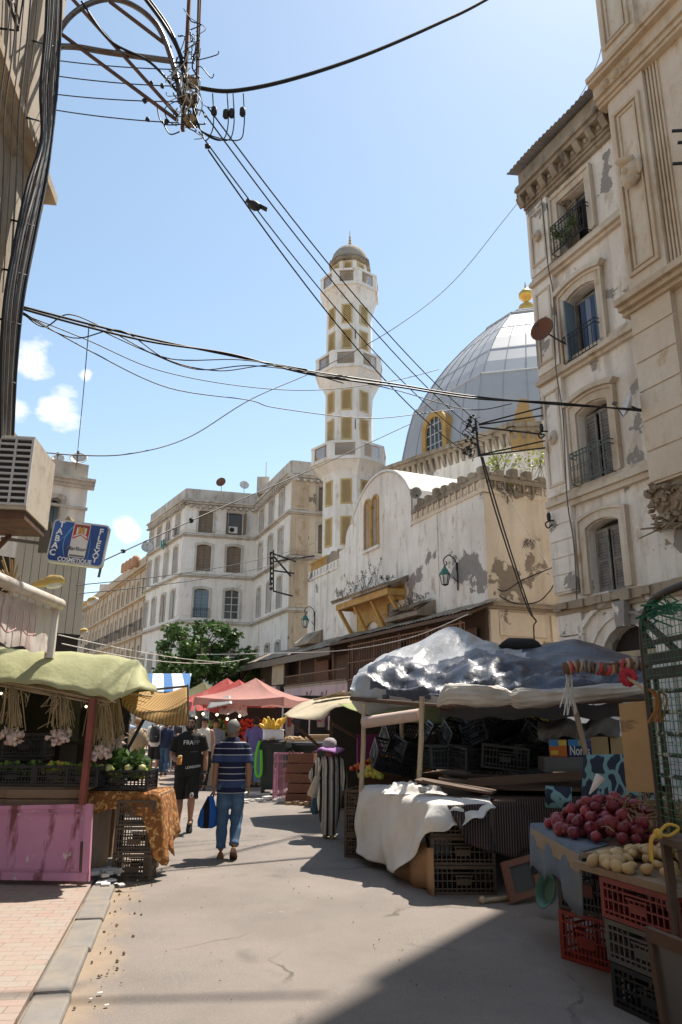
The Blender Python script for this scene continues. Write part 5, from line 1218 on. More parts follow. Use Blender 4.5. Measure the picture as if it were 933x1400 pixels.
b = MB(); b.tube([Ff.p(-.3, .05, 2.985), Ff.p(Lf + .03, .05, 2.985)], .065, 10); b.build("awning_tube", plain("awning_tube", (.60, .54, .48), .6, second=(.42, .34, .27)), FS)
pr = MB(); 
for k in range(60):
    c = at(12 + rnd.gauss(0, 6), 790 + rnd.gauss(0, 14), 8.9); pr.tube([at(16, 800, 8.9), c], .008, 4)
tag(pr.build("dried_palm_tuft", plain("straw", (.46, .32, .16), .9)), "tuft of dried straw sticking out under the air conditioner", "dry tuft")
# ------------------------------------------------------------------ crates and produce
def crate_mesh(mb, L, Wd, H, mat=0, vs=12, hs=3):
    """open plastic crate standing on z=0: floor, four slatted sides, corner posts, rim and hand hole"""
    t = .012
    mb.box((0, 0, .012), (L - .02, Wd - .02, .016), 0, mat)
    for sx in (-1, 1):
        for sy in (-1, 1): mb.box((sx * (L / 2 - .016), sy * (Wd / 2 - .016), H / 2), (.034, .034, H - .006), 0, mat)
    for ax, A, B_ in ((0, L, Wd), (1, Wd, L)):
        for sg in (-1, 1):
            def bx(u0, u1, z0, z1, th, off=0):
                c = ((u0 + u1) / 2, sg * (B_ / 2 - t / 2 - off), (z0 + z1) / 2); s = (u1 - u0, th, z1 - z0)
                if ax: c = (c[1], c[0], c[2]); s = (s[1], s[0], s[2])
                mb.box(c, s, 0, mat)
            n = vs if not ax else int(vs * .7)
            for k in range(n):
                u = -A / 2 + .04 + (A - .08) * (k + .5) / n
                if abs(u) < .085: bx(u - .005, u + .005, .02, H * .62, .008)
                else: bx(u - .005, u + .005, .02, H - .03, .008)
            for k in range(hs): z = .02 + (H - .05) * (k + .5) / hs; bx(-A / 2 + .03, A / 2 - .03, z - .006, z + .006, .011, -.001)
            bx(-A / 2 + .03, A / 2 - .03, .004, .03, .014); bx(-A / 2 + .03, A / 2 - .03, H - .03, H, .02, -.003)
            bx(-.09, .09, H * .62, H * .67, .014, -.001); bx(-.07, .07, H * .33, H * .55, .009, .001)
CR = {}
def crate(label, loc, rz=0, m='blackp', size=(.56, .36, .27), group=None, name="plastic_crate", tilt=None):
    key = (m, size)
    if key not in CR:
        mb = MB(); crate_mesh(mb, *size); o = mb.build(name, M_[m]); CR[key] = o
    else: o = CR[key].copy(); COL.objects.link(o); 
    o.location = loc; o.rotation_euler = (tilt[0], tilt[1], rz) if tilt else (0, 0, rz)
    for k in ("group",):
        if k in o: del o[k]
    return tag(o, label, "crate", group)
def heap(mb, c, rx, ry, h, r, n, mats=(0,), sq=(1, 1, .95), seedf=None):
    for k in range(n):
        a, q = rnd.uniform(0, 6.28), rnd.random() ** .5; z = h * (1 - q) * rnd.uniform(.6, 1.05)
        mb.ball(Vector(c) + Vector((rx * q * math.cos(a), ry * q * math.sin(a), z + r * .6)), r * rnd.uniform(.8, 1.15), 7, rnd.choice(mats), Matrix.Rotation(rnd.uniform(0, 3), 3, 'Z'), sq)
def produce(name, label, cat, mb, mats): return tag(mb.build(name, mats), label, cat)

# ------------------------------------------------------------------ left produce stall
LS = thing("produce_stall", "dark fruit stall under a pale green tarp with a red post, at the left", "market stall", (-3.2, 9.2, 0))
b = MB()
for z in (.80, .90): 
    for k in range(2): b.box((-4.0 + k * .79, 8.52 - .02 * k, z), (.78, .05, .088), R(2))
for k in range(5): b.box((-3.6, 8.68 + k * .3, .955), (1.72, .28, .025), R(1))
for x in (-4.4, -3.6, -2.85): b.box((x, 8.75, .47), (.08, .08, .93)); b.box((x, 9.9, .47), (.08, .08, .93))
b.box((-2.74, 8.56, .40), (.09, .07, .78), 0)
b.build("counter", wood("counter_wood", (.26, .165, .10), (.15, .09, .055)), LS)
b = MB(); b.beam(at(113, 1100, 8.36), at(128, 955, 8.36), .085, .06); b.build("post", plain("red_brown_post", (.26, .07, .05), .7, second=(.16, .05, .04)), LS)
b = MB()
cols = []
top = [(-60, 878), (0, 884), (60, 890), (120, 893), (160, 897), (190, 903)]; hem = [(-60, 925), (0, 931), (60, 937), (110, 945), (150, 956), (168, 950)]
def tarp_rows():
    rws = []; P1 = smooth_path([at(x, y, 8.75) for x, y in top], 5); P3 = [p + Vector((0, 0, .035 * math.sin(i * 1.1) * math.sin(i * .37 + 1))) for i, p in enumerate(smooth_path([at(x, y, 8.30) for x, y in hem], 5))]
    n = len(P1)
    rws.append([p + Vector((-1.0, 3.0, -.10)) for p in P1]); rws.append([p + Vector((-.47, 1.4, .03 + .03 * math.sin(i * .6))) for i, p in enumerate(P1)]); rws.append([p + Vector((-.12, .35, .0)) for p in P1])
    for q in (0, .12, .25, .4, .55, .7, .85, 1.0): rws.append([P1[i].lerp(P3[i], q) + Vector((0, -.03 * math.sin(q * 3.14) - .05 * abs(noise.noise(Vector((i * .22 + q, q * 1.2, 5)))), .015 * math.sin(q * 3.14) + .02 * noise.noise(Vector((i * .35, q * 2.2, 5))) - .02 * abs(noise.noise(Vector((i * .8 - q * 3, q * 2, 9)))))) for i in range(n)])
    return rws
rws = tarp_rows(); b.sheet(rws)
e = [r[-1] for r in rws]; f1 = [p.lerp(at(212, 942, 8.55) + Vector((-.19 * max(0, p.y - 8.3), (p.y - 8.3) * .6, 0)), .5) + Vector((0, 0, .05)) for p in e]; f2 = [at(214, 943, 8.5) + Vector((.02 * math.sin(i * 2.1) - .30 * max(0, p.y - 8.3), (p.y - 8.3) * .8, .05 * math.sin(i))) for i, p in enumerate(e)]
b.sheet([e, f1, f2])
solid(b.build("tarp", cloth("pale_green_tarp", (.66, .66, .40), .45, rough=.5, var=.12, scale=1.2, dirt=(.52, .52, .30)), LS), .006)
b = MB()
for k in range(22):
    z = rnd.uniform(-.09, .06); y = rnd.uniform(-.05, .12); A = at(-50, 918, 8.45) + Vector((0, y, z)); B_ = at(158, 955, 8.45) + Vector((rnd.uniform(-.15, .03), y, z * .8)); b.tube([A, A.lerp(B_, .5) + Vector((0, 0, rnd.gauss(0, .015))), B_], .011, 5)
for k in range(16): y = 8.7 + k * .17; b.tube([Vector((-4.6, y, 2.22)), Vector((-2.55, y, 1.98))], .014, 5)
for k in range(40): x = rnd.uniform(-4.2, -2.6); p = Vector((x, 8.42, 2.02 + (-.09) * (x + 4.2))); b.tube([p, p + Vector((rnd.gauss(0, .06), rnd.gauss(0, .03), -rnd.uniform(.04, .16)))], .004, 3)
b.build("reed_mat", M_['woodlt'], LS)
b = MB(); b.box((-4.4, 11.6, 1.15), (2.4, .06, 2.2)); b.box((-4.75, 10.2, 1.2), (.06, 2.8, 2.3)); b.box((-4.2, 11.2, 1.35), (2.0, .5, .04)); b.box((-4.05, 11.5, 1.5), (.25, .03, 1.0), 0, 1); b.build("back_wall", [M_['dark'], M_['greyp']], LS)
pk = MB()
A, B_, C_, D_ = at(-14, 1102, 8.38), at(127, 1099, 8.40), at(121, 1214, 8.22), at(-20, 1217, 8.28)
C_.z = D_.z = .09
un_ = (B_ - A).cross(D_ - A).normalized(); un_ = un_ if un_.y < 0 else -un_
pk.prism([A, B_, C_, D_], -un_ * .04)
L_ = lambda x, y, z=0: (A * (1 - x) + B_ * x) * (1 - y) + (D_ * (1 - x) + C_ * x) * y + un_ * z
def lb(x0, x1, y0, y1, h, m=0): pk.prism([L_(x0, y0, .001), L_(x1, y0, .001), L_(x1, y1, .001), L_(x0, y1, .001)], un_ * h, m)
lb(0, 1, 0, .06, .012); lb(0, 1, .90, 1, .014); lb(.93, 1, .061, .899, .012); lb(0, .05, .061, .899, .012)
for x0, x1, y0, y1 in ((.08, .9, .115, .13), (.08, .9, .855, .87), (.08, .09, .131, .854), (.89, .90, .131, .854)): lb(x0, x1, y0, y1, .008)
lb(.905, .925, .5, .88, .016, 1); lb(.86, .905, .04, .062, .016, 2)
def pink_mat():
    m, t, bb = nodes("pink_door_paint"); v = pos(t); c = mixrgb(t, noise_fac(t, v, 3, 6, .6, .3, .8), (.60, .27, .38), (.52, .21, .32))
    c = mixrgb(t, noise_fac(t, v, 5, 6, .65, .53, .64, (1, 1, .10)), c, (.20, .06, .06)); c = mixrgb(t, noise_fac(t, v, 2.6, 9, .72, .605, .62, (1.4, 1, 1)), c, (.62, .50, .45)); t.links.new(c, bb.inputs["Base Color"]); bb.inputs["Roughness"].default_value = .6; bump(t, bb, noise_fac(t, v, 30, 3, .5, None, None, (1, 1, .1)), .2, .004); return m
tag(pk.build("pink_door", [pink_mat(), M_['rust'], M_['wood']]), "scuffed pink painted door panel leaning against the fruit stall counter", "door panel")
# garlic plaits
def garlic(label, px, py0, py1, Y):
    t = thing("garlic_bunch", label, "garlic", at(px, py0, Y), 0, "garlic bunches hanging under the green tarp"); a, e = at(px, py0 - 4, Y), at(px, py1 - 22, Y); s = MB()
    for k in range(55):
        o = Vector((rnd.gauss(0, .055), rnd.gauss(0, .05), 0)); q = rnd.uniform(.75, 1.05); s.tube(smooth_path([a + o * .5, a.lerp(e, .4) + o * .75 + Vector((rnd.gauss(0, .015), 0, 0)), a.lerp(e, q) + o * 1.1], 3), .006, 3)
    for k in range(26): p = a.lerp(e, rnd.uniform(.1, .9)) + Vector((rnd.gauss(0, .06), rnd.gauss(0, .05), 0)); s.tube([p, p + Vector((rnd.gauss(0, .06), rnd.gauss(0, .05), -rnd.uniform(.02, .14)))], .004, 3)
    s.build("stalks", M_['straw'] if 'straw' in M_ else M_['woodlt'], t)
    for k in range(38):
        c = e + Vector((max(-.12, min(.12, rnd.gauss(0, .055))), rnd.gauss(0, .055), -rnd.uniform(0, .15))); h = MB(); rr = rnd.uniform(.024, .034)
        h.lathe([(.004, -rr * .8), (rr * .8, -rr * .5), (rr, 0), (rr * .6, rr * .7), (.008, rr * 1.3), (.005, rr * 2)], c, 8, 0, True, Matrix.Rotation(rnd.gauss(0, .7), 3, 'X') @ Matrix.Rotation(rnd.gauss(0, .7), 3, 'Y')); h.build("garlic_bulb", M_['garlic'], t)
M_['garlic'] = plain("garlic_skin", (.62, .50, .42), .6, second=(.42, .26, .24), scale=14); M_['straw'] = plain("dry_stalk", (.42, .31, .17), .9, var=.3)
for l, px, a, e, Y in (("leftmost garlic bunch hanging under the green tarp", 17, 930, 1020, 8.5), ("fullest garlic bunch hanging left of the red post", 83, 940, 1020, 8.5), ("garlic bunch hanging close behind the red post", 137, 952, 1040, 8.6), ("darker garlic bunch hanging at the stall's right edge", 157, 958, 1030, 9.1)): garlic(l, px, a, e, Y)
# crates on the counter
def loaded(label, loc, rz, m, size, cont, n, mats, r=.022, sq=(1, 1, .95), rise=.03):
    c = crate(label, loc, rz, m, size); b = MB()
    for k in range(n): b.ball((rnd.uniform(-.5, .5) * (size[0] - .08), rnd.uniform(-.5, .5) * (size[1] - .08), size[2] - rnd.uniform(.0, .10) + rise * rnd.random()), r * rnd.uniform(.75, 1.2), 7, rnd.randrange(len(mats)), Matrix.Rotation(rnd.uniform(0, 3), 3, 'Z'), sq)
    o = b.build(cont[0], mats); o.matrix_world = Matrix.Translation(loc) @ Matrix.Rotation(rz, 4, 'Z'); tag(o, cont[1], cont[2]); return c
M_['lime'] = plain("lime_peel", (.30, .36, .05), .45); M_['pepper'] = plain("green_pepper", (.10, .18, .03), .35); M_['yel'] = plain("yellow_peel", (.55, .42, .06), .45); M_['herb'] = leafy("herb_leaves", (.03, .07, .015), (.09, .16, .04)); M_['tomato'] = plain("tomato_red", (.50, .04, .02), .35); M_['orangec'] = plain("orange_peel", (.56, .20, .03), .5)
loaded("dark crate of green fruit at the left end of the stall counter", (-3.62, 8.72, .97), R(2), 'blackp', (.5, .36, .22), ("dark_green_fruit", "dark green fruit in the leftmost counter crate", "fruit"), 60, [M_['pepper'], M_['herb']], .03)
loaded("black crate of yellow green limes in the middle of the counter", (-3.16, 8.70, .97), R(1), 'blackp', (.40, .32, .22), ("limes", "yellow green limes in the middle counter crate", "fruit"), 90, [M_['lime'], M_['yel'], M_['pepper']], .024)
loaded("black crate of small green peppers left of the red post", (-2.83, 8.68, .97), R(1), 'blackp', (.36, .32, .21), ("green_peppers", "small green peppers in the crate next to the red post", "vegetables"), 110, [M_['lime'], M_['pepper']], .017, (1.6, .8, .8))
for z, l in ((1.28, "crate stacked behind the counter's left end"), ): crate(l, (-3.75, 9.2, .97), 0, 'blackp', (.5, .36, .27)); crate("dark crate on top of the stacked crate behind the counter", (-3.72, 9.2, 1.245), R(4), 'blackp', (.5, .36, .27))
b = MB(); b.box((0, 0, .012), (.85, .55, .024)); b.box((-.3, 0, -.42), (.06, .5, .8)); b.box((.3, 0, -.42), (.06, .5, .8)); o = b.build("side_table", M_['wood']); o.location = (-2.42, 9.05, .86); tag(o, "wooden side table under the orange cloth at the fruit stall", "table")
sd = MB()
def drape(mb, edge, drop, out, fold, n=10, mat=0):
    """cloth falling from a list of edge points: drop/out per point"""
    rows = []
    for j in range(n + 1):
        q = j / n; rows.append([Vector(p) + Vector(out[i]) * (q ** .7) * (1 + fold * math.sin(i * 1.3) * q) + Vector((0, 0, -drop[i] * q)) for i, p in enumerate(edge)])
    mb.sheet(rows, mat)
edge = [(-2.86, 8.74, .90)] + [(-2.86 + .84 * k / 14, 8.73, .90) for k in range(1, 15)] + [(-2.01, 8.73 + .7 * k / 12, .90) for k in range(1, 13)]
drp = [.20 + .03 * math.sin(k * .8) for k in range(11)] + [.24, .45, .66, .74] + [.76, .72, .62, .60, .64, .7, .72, .68, .6, .55, .5, .5]
out = [(0, -.03, 0)] * 11 + [(.02, -.04, 0), (.05, -.05, 0), (.09, -.05, 0), (.12, -.04, 0)] + [(.10, 0, 0)] * 12
drape(sd, edge, drp, out, .35); sd.sheet([[(e[0], e[1], .902) for e in edge], [(-2.44, 9.1, .905)] * len(edge)])
def paisley():
    m, t, bb = nodes("orange_print_cloth"); v = objc(t); vo = t.nodes.new("ShaderNodeTexVoronoi"); vo.inputs["Scale"].default_value = 9; t.links.new(v, vo.inputs["Vector"])
    c = mixrgb(t, ramp(t, vo.outputs["Distance"], .30, .36), (.42, .17, .04), (.22, .08, .02)); c = mixrgb(t, noise_fac(t, v, 20, 3, .6, .55, .6), c, (.52, .30, .10)); t.links.new(c, bb.inputs["Base Color"]); bb.inputs["Roughness"].default_value = .9; return m
tag(solid(sd.build("orange_cloth", paisley()), .005), "orange brown patterned cloth draped over the side table", "cloth")
loaded("black crate of green vegetables on the orange cloth", (-2.45, 8.98, .91), R(-2), 'blackp', (.60, .42, .22), ("green_vegetables", "round green vegetables and leaves heaped in the crate on the orange cloth", "vegetables"), 40, [M_['pepper'], M_['lime']], .045)
b = MB(); leaves(b, (-2.5, 9.0, 1.2), 160, (.26, .18, .10), .13); tag(b.build("leafy_greens", M_['herb']), "dark leafy greens piled over the crate on the orange cloth", "vegetables")
b = MB()
for x, y in ((-2.25, 8.83), (-2.62, 8.80), (-2.40, 8.80), (-2.72, 8.84)): b.ball((x, y, 1.15), .05, 9, 0, None, (1, 1, .85))
tag(b.build("pale_squash", plain("pale_green_squash", (.46, .46, .20), .45)), "pale round squashes along the front of the greens crate", "vegetables")
for k in range(3): crate(["brown crate at the bottom of the stack under the orange cloth", "brown crate in the middle of the stack under the orange cloth", "brown crate at the top of the stack under the orange cloth"][k], (-2.26, 8.86, .0 + k * .275), R(3 + k), 'brownp', (.42, .34, .27), "crates under the orange cloth")
b = MB(); bits(b, (-2.5, 8.62, .09), 14, (.1, .07), .09, 0, .4); tag(b.build("crumpled_rubbish", plain("rubbish_paper", (.5, .48, .44), .8)), "crumpled rubbish on the kerb under the side table", "rubbish")
b = MB()
for x0, x1, d in ((165, 200, 0), (150, 178, .2), (140, 172, .4)): b.beam(at(x0, 1042 - d * 40, 9.4), at(x1, 978, 9.6), .03)
tag(b.build("awning_poles", M_['iron']), "dark slanted poles propping the striped awning beside the fruit stall", "pole")
bulb = glow("warm_bulb", (1, .78, .45), 3)
def bulb_at(label, p, s=.03, m=None):
    b = MB(); b.ball(p, s, 8); b.tube([Vector(p) + Vector((0, 0, s)), Vector(p) + Vector((0, 0, s + .2))], .006, 4, 1); tag(b.build("light_bulb", [m or bulb, M_['cable']]), label, "light bulb", "lit bulbs in the stalls")
bulb_at("warm bulb at the far left inside the fruit stall", at(2, 948, 8.6), .013); bulb_at("warm bulb glowing between the garlic and the red post", at(118, 966, 9.3), .016); bulb_at("cool bright bulb behind the fullest garlic bunch", at(73, 944, 10.5), .02, glow("cool_bulb", (.75, .9, 1), 3))
# striped awnings
def awn(name, label, rows, m, k=6):
    b = MB(); rr = [smooth_path(r, k) for r in rows]; full = []
    colsm = [smooth_path([r[i] for r in rr], 4) for i in range(len(rr[0]))]
    b.sheet([[c[j] for c in colsm] for j in range(len(colsm[0]))]); return tag(solid(b.build(name, m), .006), label, "awning")
awn("striped_awning", "yellow brown striped awning sagging beside the green tarp", [[at(160, 936, 10.6), at(195, 942, 10.6), at(225, 948, 10.6), at(256, 938, 10.6)], [at(162, 948, 9.9), at(190, 962, 9.9), at(225, 966, 9.9), at(256, 952, 9.9)], [at(165, 952, 9.5), at(190, 970, 9.5), at(222, 974, 9.5), at(256, 962, 9.5)], [at(168, 966, 9.45), at(188, 980, 9.4), at(222, 991, 9.4), at(257, 992, 9.4)]], cloth("yellow_striped_canvas", (.56, .37, .16), .4, [((1, 0, 0), .042, (.28, .16, .06), .28)], dirt=(.42, .26, .10)))
awn("striped_canopy", "blue and white striped canopy behind the brown awning", [[at(200, 921, 17), at(262, 921, 17)], [at(198, 932, 15.5), at(260, 934, 15.5)], [at(196, 946, 14.6), at(258, 947, 14.6)]], cloth("blue_white_canvas", (.72, .74, .76), .2, [((1, .25, 0), .42, (.09, .20, .42), .42)]))
b = MB(); b.tube([at(257, 936, 9.6), at(258, 993, 9.45)], .012, 5); b.tube([at(256, 938, 9.6), at(160, 948, 9.8)], .015, 5); tag(b.build("support_bar", M_['greyp']), "thin grey bar frame holding out the striped brown awning", "support bar")
# ------------------------------------------------------------------ red market tents
def tent(label, c, yaw, half, ze, zp, m, val=.22):
    t = thing("market_tent", label, "tent", c, 0, "pop up tents along the street"); c = Vector(c); b = MB(); Q = Matrix.Rotation(R(yaw), 3, 'Z')
    P = lambda x, y, z: c + Q @ Vector((x * half, y * half, 0)) + Vector((0, 0, z))
    cs = [(-1, -1), (1, -1), (1, 1), (-1, 1)]
    for k in range(4):
        (x0, y0), (x1, y1) = cs[k], cs[(k + 1) % 4]; rows = []
        for j in range(7):
            q = j / 6; sgz = -.10 * math.sin(q * 3.14); rows.append([P((x0 + (x1 - x0) * i / 8) * (1 - q), (y0 + (y1 - y0) * i / 8) * (1 - q), ze + (zp - ze) * q + sgz * (1 if i in (0, 8) else 1.35) - .07 * math.sin(i / 8 * 3.14) * (1 - q)) for i in range(9)])
        b.sheet(rows); b.sheet([[P(x0 + (x1 - x0) * i / 8, y0 + (y1 - y0) * i / 8, ze - .07 * math.sin(i / 8 * 3.14)) for i in range(9)], [P((x0 + (x1 - x0) * i / 8) * 1.015, (y0 + (y1 - y0) * i / 8) * 1.015, ze - val + .03 * math.sin(i * 2)) for i in range(9)]])
    b.build("canopy", m, t)
    for x, y in cs: b = MB(); b.tube([P(x * .98, y * .98, ze), P(x * .98, y * .98, 0)], .022, 6); b.build("leg", M_['dish'], t)
    return t
pinkc = cloth("faded_pink_canvas", (.58, .31, .27), .35, dirt=(.50, .30, .26)); redc = cloth("red_canvas", (.52, .12, .11), .35, dirt=(.56, .28, .25)); olivec = cloth("olive_canvas", (.20, .19, .11), .3)
def tent_px(label, px, py, Y, half, m, yaw=-20, ze=2.25):
    p = at(px, py, Y); tent(label, (p.x, Y, 0), yaw, half, ze, p.z, m)
tent_px("nearest pop up tent with a faded pink pointed roof", 350, 927, 21, 1.25, pinkc, -14, 2.25)
tent_px("red pop up tent directly behind the faded pink one", 327, 929, 23.5, 1.2, redc, -20, 2.2); tent_px("second red pop up tent, its peak left of the first red one", 311, 927, 26, 1.25, redc, -24, 2.25); tent_px("farthest red tent, only its slope showing at the left", 303, 931, 29, 1.3, redc, -20, 2.2); tent_px("olive green tent behind the red tents and the striped canopy", 279, 932, 30, 1.4, olivec, -20, 2.3)
b = MB()
for k, (px, py, Y) in enumerate(((278, 955, 21), (300, 962, 20.5), (262, 958, 22))):
    rows = []
    for j in range(8): rows.append([at(px + i * 5.5, py + j * 2.0 + 2 * math.sin(i * 1.1 + k), Y - j * .12) + Vector((0, .1 * math.sin(i * 2 + j), .04 * math.sin(i * 1.7 + j))) for i in range(8)])
    b.sheet(rows, k % 2)
tag(b.build("gathered_canvas", [redc, cloth("pale_pink_canvas", (.62, .50, .46), .3)]), "crumpled red and pale canvas hanging between the tents", "canvas")
awn("grey_sheet", "small shiny grey sheet lying over the tent edges", [[at(288, 958, 20), at(315, 950, 20.3)], [at(282, 970, 19.6), at(318, 962, 19.6)]], M_['corr'])
for k, (px, py) in enumerate(((297, 977), (311, 983), (322, 985), (328, 979), (278, 976), (268, 981))): bulb_at(["bulb under the tent edge beside the pole", "orange glowing bulb under the pink tent", "bright bulb low under the pink tent", "bulb high under the pink tent's right side", "small bulb under the red canvas", "small bulb left of the tent pole"][k], at(px, py, 19.6 + k * .1), .036, bulb if k % 2 else None)
VS = thing("vegetable_display", "sloped display of red tomatoes and green peppers under the tents", "produce display", at(320, 1040, 20.5)); c = at(322, 1040, 20.8)
b = MB(); b.box((c.x, 20.8, .45), (1.7, .9, .9)); b.box((c.x + .1, 21.6, 1.0), (2.0, .1, 2.0), 0, 1); b.build("stand", [M_['woodlt'], M_['dark']], VS)
b = MB()
for k in range(260):
    u, v_ = rnd.uniform(-.85, .85), rnd.random(); b.ball((c.x + u, 20.4 + v_ * .9, .95 + v_ * .7), .055, 6, 1 if u + v_ * .6 > .15 else (2 if rnd.random() < .3 else 0))
b.build("produce", [M_['pepper'], M_['tomato'], M_['lime']], VS)
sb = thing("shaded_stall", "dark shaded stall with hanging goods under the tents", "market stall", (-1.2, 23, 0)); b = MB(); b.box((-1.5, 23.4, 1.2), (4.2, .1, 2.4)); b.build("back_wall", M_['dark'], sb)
b = MB()
for k in range(26): b.box((-3.2 + rnd.uniform(0, 3.6), 23.0 + rnd.uniform(-.3, .25), rnd.uniform(1.3, 2.0)), (.22, .12, .4), rnd.uniform(0, 3), rnd.randrange(4))
b.build("hanging_goods", [plain("goods_red", (.30, .05, .05)), plain("goods_dark", (.05, .04, .06)), plain("goods_purple", (.14, .04, .13)), plain("goods_pale", (.42, .36, .32))], sb)
# ------------------------------------------------------------------ wheeled bins, crates and clutter in mid street
def bin_(label, x, y, rz, w, d, h):
    t = thing("wheeled_bin", label, "bin", (x, y, 0), 0, "wheeled bins in the street"); Q = Matrix.Rotation(rz, 3, 'Z'); c = Vector((x, y, 0)); b = MB()
    P = lambda u, v, z: c + Q @ Vector((u, v, z))
    rows = [[P(sx * w / 2 * k, sy * d / 2 * k, z) for sx, sy in ((-1, -1), (1, -1), (1, 1), (-1, 1))] for k, z in ((.80, .12), (.86, .3), (.98, h - .12), (1.04, h - .11), (1.04, h - .02))]
    b.rings(rows, 0, False)
    for u in (-.3, 0, .3): b.beam(P(u * w, -d / 2 * .84, .3), P(u * w, -d / 2 * 1.0, h - .15), .03)
    b.build("body", M_['greenp'], t); l = MB(); rows = [[P(sx * w * .53 * k, sy * d * .53 * k, z) for sx, sy in ((-1, -1), (1, -1), (1, 1), (-1, 1))] for k, z in ((1, h - .015), (1, h + .02), (.8, h + .06))]; l.rings(rows, 0, False); l.tube([P(-w * .4, -d * .58, h - .03), P(w * .4, -d * .58, h - .03)], .018, 6); l.build("lid", M_['blackp'], t)
    for sx in (-1, 1): q = MB(); q.lathe([(.04, -.03), (.10, -.028), (.10, .028), (.04, .03)], P(sx * w * .36, -d * .34, .10), 12, 0, True, Q @ Matrix.Rotation(math.pi / 2, 3, 'Y')); q.build("wheel", M_['blackp'], t)
bin_("dark wheeled bin carrying a white foam box of yellow fruit", -1.52, 18.3, R(-8), .62, .72, 1.16)
bin_("second dark wheeled bin behind the pink rimmed crate", -.55, 18.9, R(-15), 1.0, .8, 1.12)
b = MB(); b.box((0, 0, .11), (.46, .36, .22)); b.box((0, 0, .225), (.49, .39, .03)); o = bevel(b.build("foam_box", plain("foam_box", (.72, .74, .78), .7)), .02); o.location = (-1.58, 18.2, 1.22); o.rotation_euler = (0, 0, .2); tag(o, "white polystyrene box standing on the dark bin", "box")
b = MB()
for k in range(16): a = k * .4; d = Vector((math.cos(a) * rnd.uniform(.3, 1), math.sin(a) * .6, rnd.uniform(.3, 1.0))); p = Vector((-1.6, 18.2, 1.46)) + Vector((math.cos(a) * .1, math.sin(a) * .1, 0)); b.tube(smooth_path([p, p + d * .14, p + d * .26 + Vector((0, 0, .03))], 3), [.03, .045, .05, .055, .05, .04, .02], 6)
tag(b.build("yellow_fruit", plain("bright_yellow", (.75, .48, .06), .5)), "bunch of bright yellow fruit sticking up out of the white box", "fruit")
b = MB(); b.tube(smooth_path([(-1.86, 17.9, 1.2), (-1.93, 17.88, .9), (-1.92, 17.88, .5), (-1.84, 17.88, .42), (-1.8, 17.88, .55), (-1.82, 17.88, 1.0)], 4), .035, 6); tag(b.build("green_strap", plain("neon_green", (.12, .55, .03), .5)), "bright green strap hanging down the side of the bin", "strap")
def slat_crate(label, loc, rz, m='wood', size=(.5, .32, .22), grp="wooden crates beside the bins"):
    key = ('slat', m, size)
    if key not in CR:
        b = MB(); L, Wd, H = size
        for sy in (-1, 1):
            for k in range(3): b.box((0, sy * Wd / 2, .035 + k * (H - .06) / 2.2), (L, .012, .058))
        for sx in (-1, 1):
            for k in range(3): b.box((sx * (L / 2 - .006), 0, .035 + k * (H - .06) / 2.2), (.012, Wd - .02, .058))
            for sy in (-1, 1): b.box((sx * (L / 2 - .03), sy * (Wd / 2 - .022), H / 2 + .02), (.03, .03, H + .04))
        for k in range(4): b.box((0, -Wd / 2 + .06 + k * (Wd - .12) / 3, .008), (L - .03, .06, .01))
        o = b.build("wooden_crate", M_[m]); CR[key] = o
    else: o = CR[key].copy(); COL.objects.link(o)
    o.location = loc; o.rotation_euler = (0, 0, rz); return tag(o, label, "crate", grp)
wl_ = ("bottom", "second", "third", "fourth", "fifth", "topmost")
for k in range(5): slat_crate("%s reddish wooden crate in the stack behind the woman in the striped robe" % wl_[k] if k < 4 else "topmost reddish wooden crate in the stack behind the woman in the striped robe", (-.82 + .03 * math.sin(k * 2), 16.6, .0 + k * .20), R(-12 + 5 * k % 9), 'woodred', (.56, .36, .19))
for k in range(3): slat_crate("%s brown wooden crate of the short stack beside the striped robe" % ("bottom", "middle", "top")[k], (-.28, 15.9, k * .22), R(8 - 6 * k), 'wood', (.5, .36, .2))
M_['pinkc'] = plain("pink_crate", (.46, .20, .30), .5, second=(.30, .16, .18), lo=.45, hi=.6); crate("tall pink rimmed plastic crate beside the wooden crate stack", (-1.12, 17.0, .0), R(-5), 'pinkc', (.6, .4, .98))
b = MB(); b.box((-.4, 17.6, 1.24), (.7, .4, .06), .3, 0); b.box((-.45, 17.6, 1.32), (.5, .35, .07), .15, 0); b.box((-.95, 17.9, 1.22), (.4, .3, .05), -.2, 0); tag(b.build("cardboard_tray", plain("cardboard", (.42, .31, .19), .85)), "flattened cardboard trays lying on the second bin", "cardboard")
b = MB()
for k in range(30): b.ball((-1.05 + rnd.gauss(0, .18), 17.95 + rnd.gauss(0, .1), 1.22 + rnd.uniform(0, .08)), .05, 6, rnd.randrange(2), None, (1, 1, .6))
tag(b.build("bread_rolls", [plain("bread", (.55, .38, .20), .8), plain("bread_pale", (.60, .48, .32), .8)]), "pale round loaves lying between the foam box and the cardboard", "bread")
b = MB(); bits(b, (-1.3, 16.9, .01), 26, (.55, .3), .16, 0, .25); bits(b, (-.9, 16.1, .01), 8, (.2, .1), .10, 1, .5); b.box((-1.95, 18.1, .03), (.7, .4, .05), .1, 0); tag(b.build("street_rubbish", [plain("rubbish_white", (.6, .58, .55), .8), plain("rubbish_brown", (.30, .20, .12), .8)]), "scattered paper and scraps on the ground around the bins", "rubbish", None, "stuff")
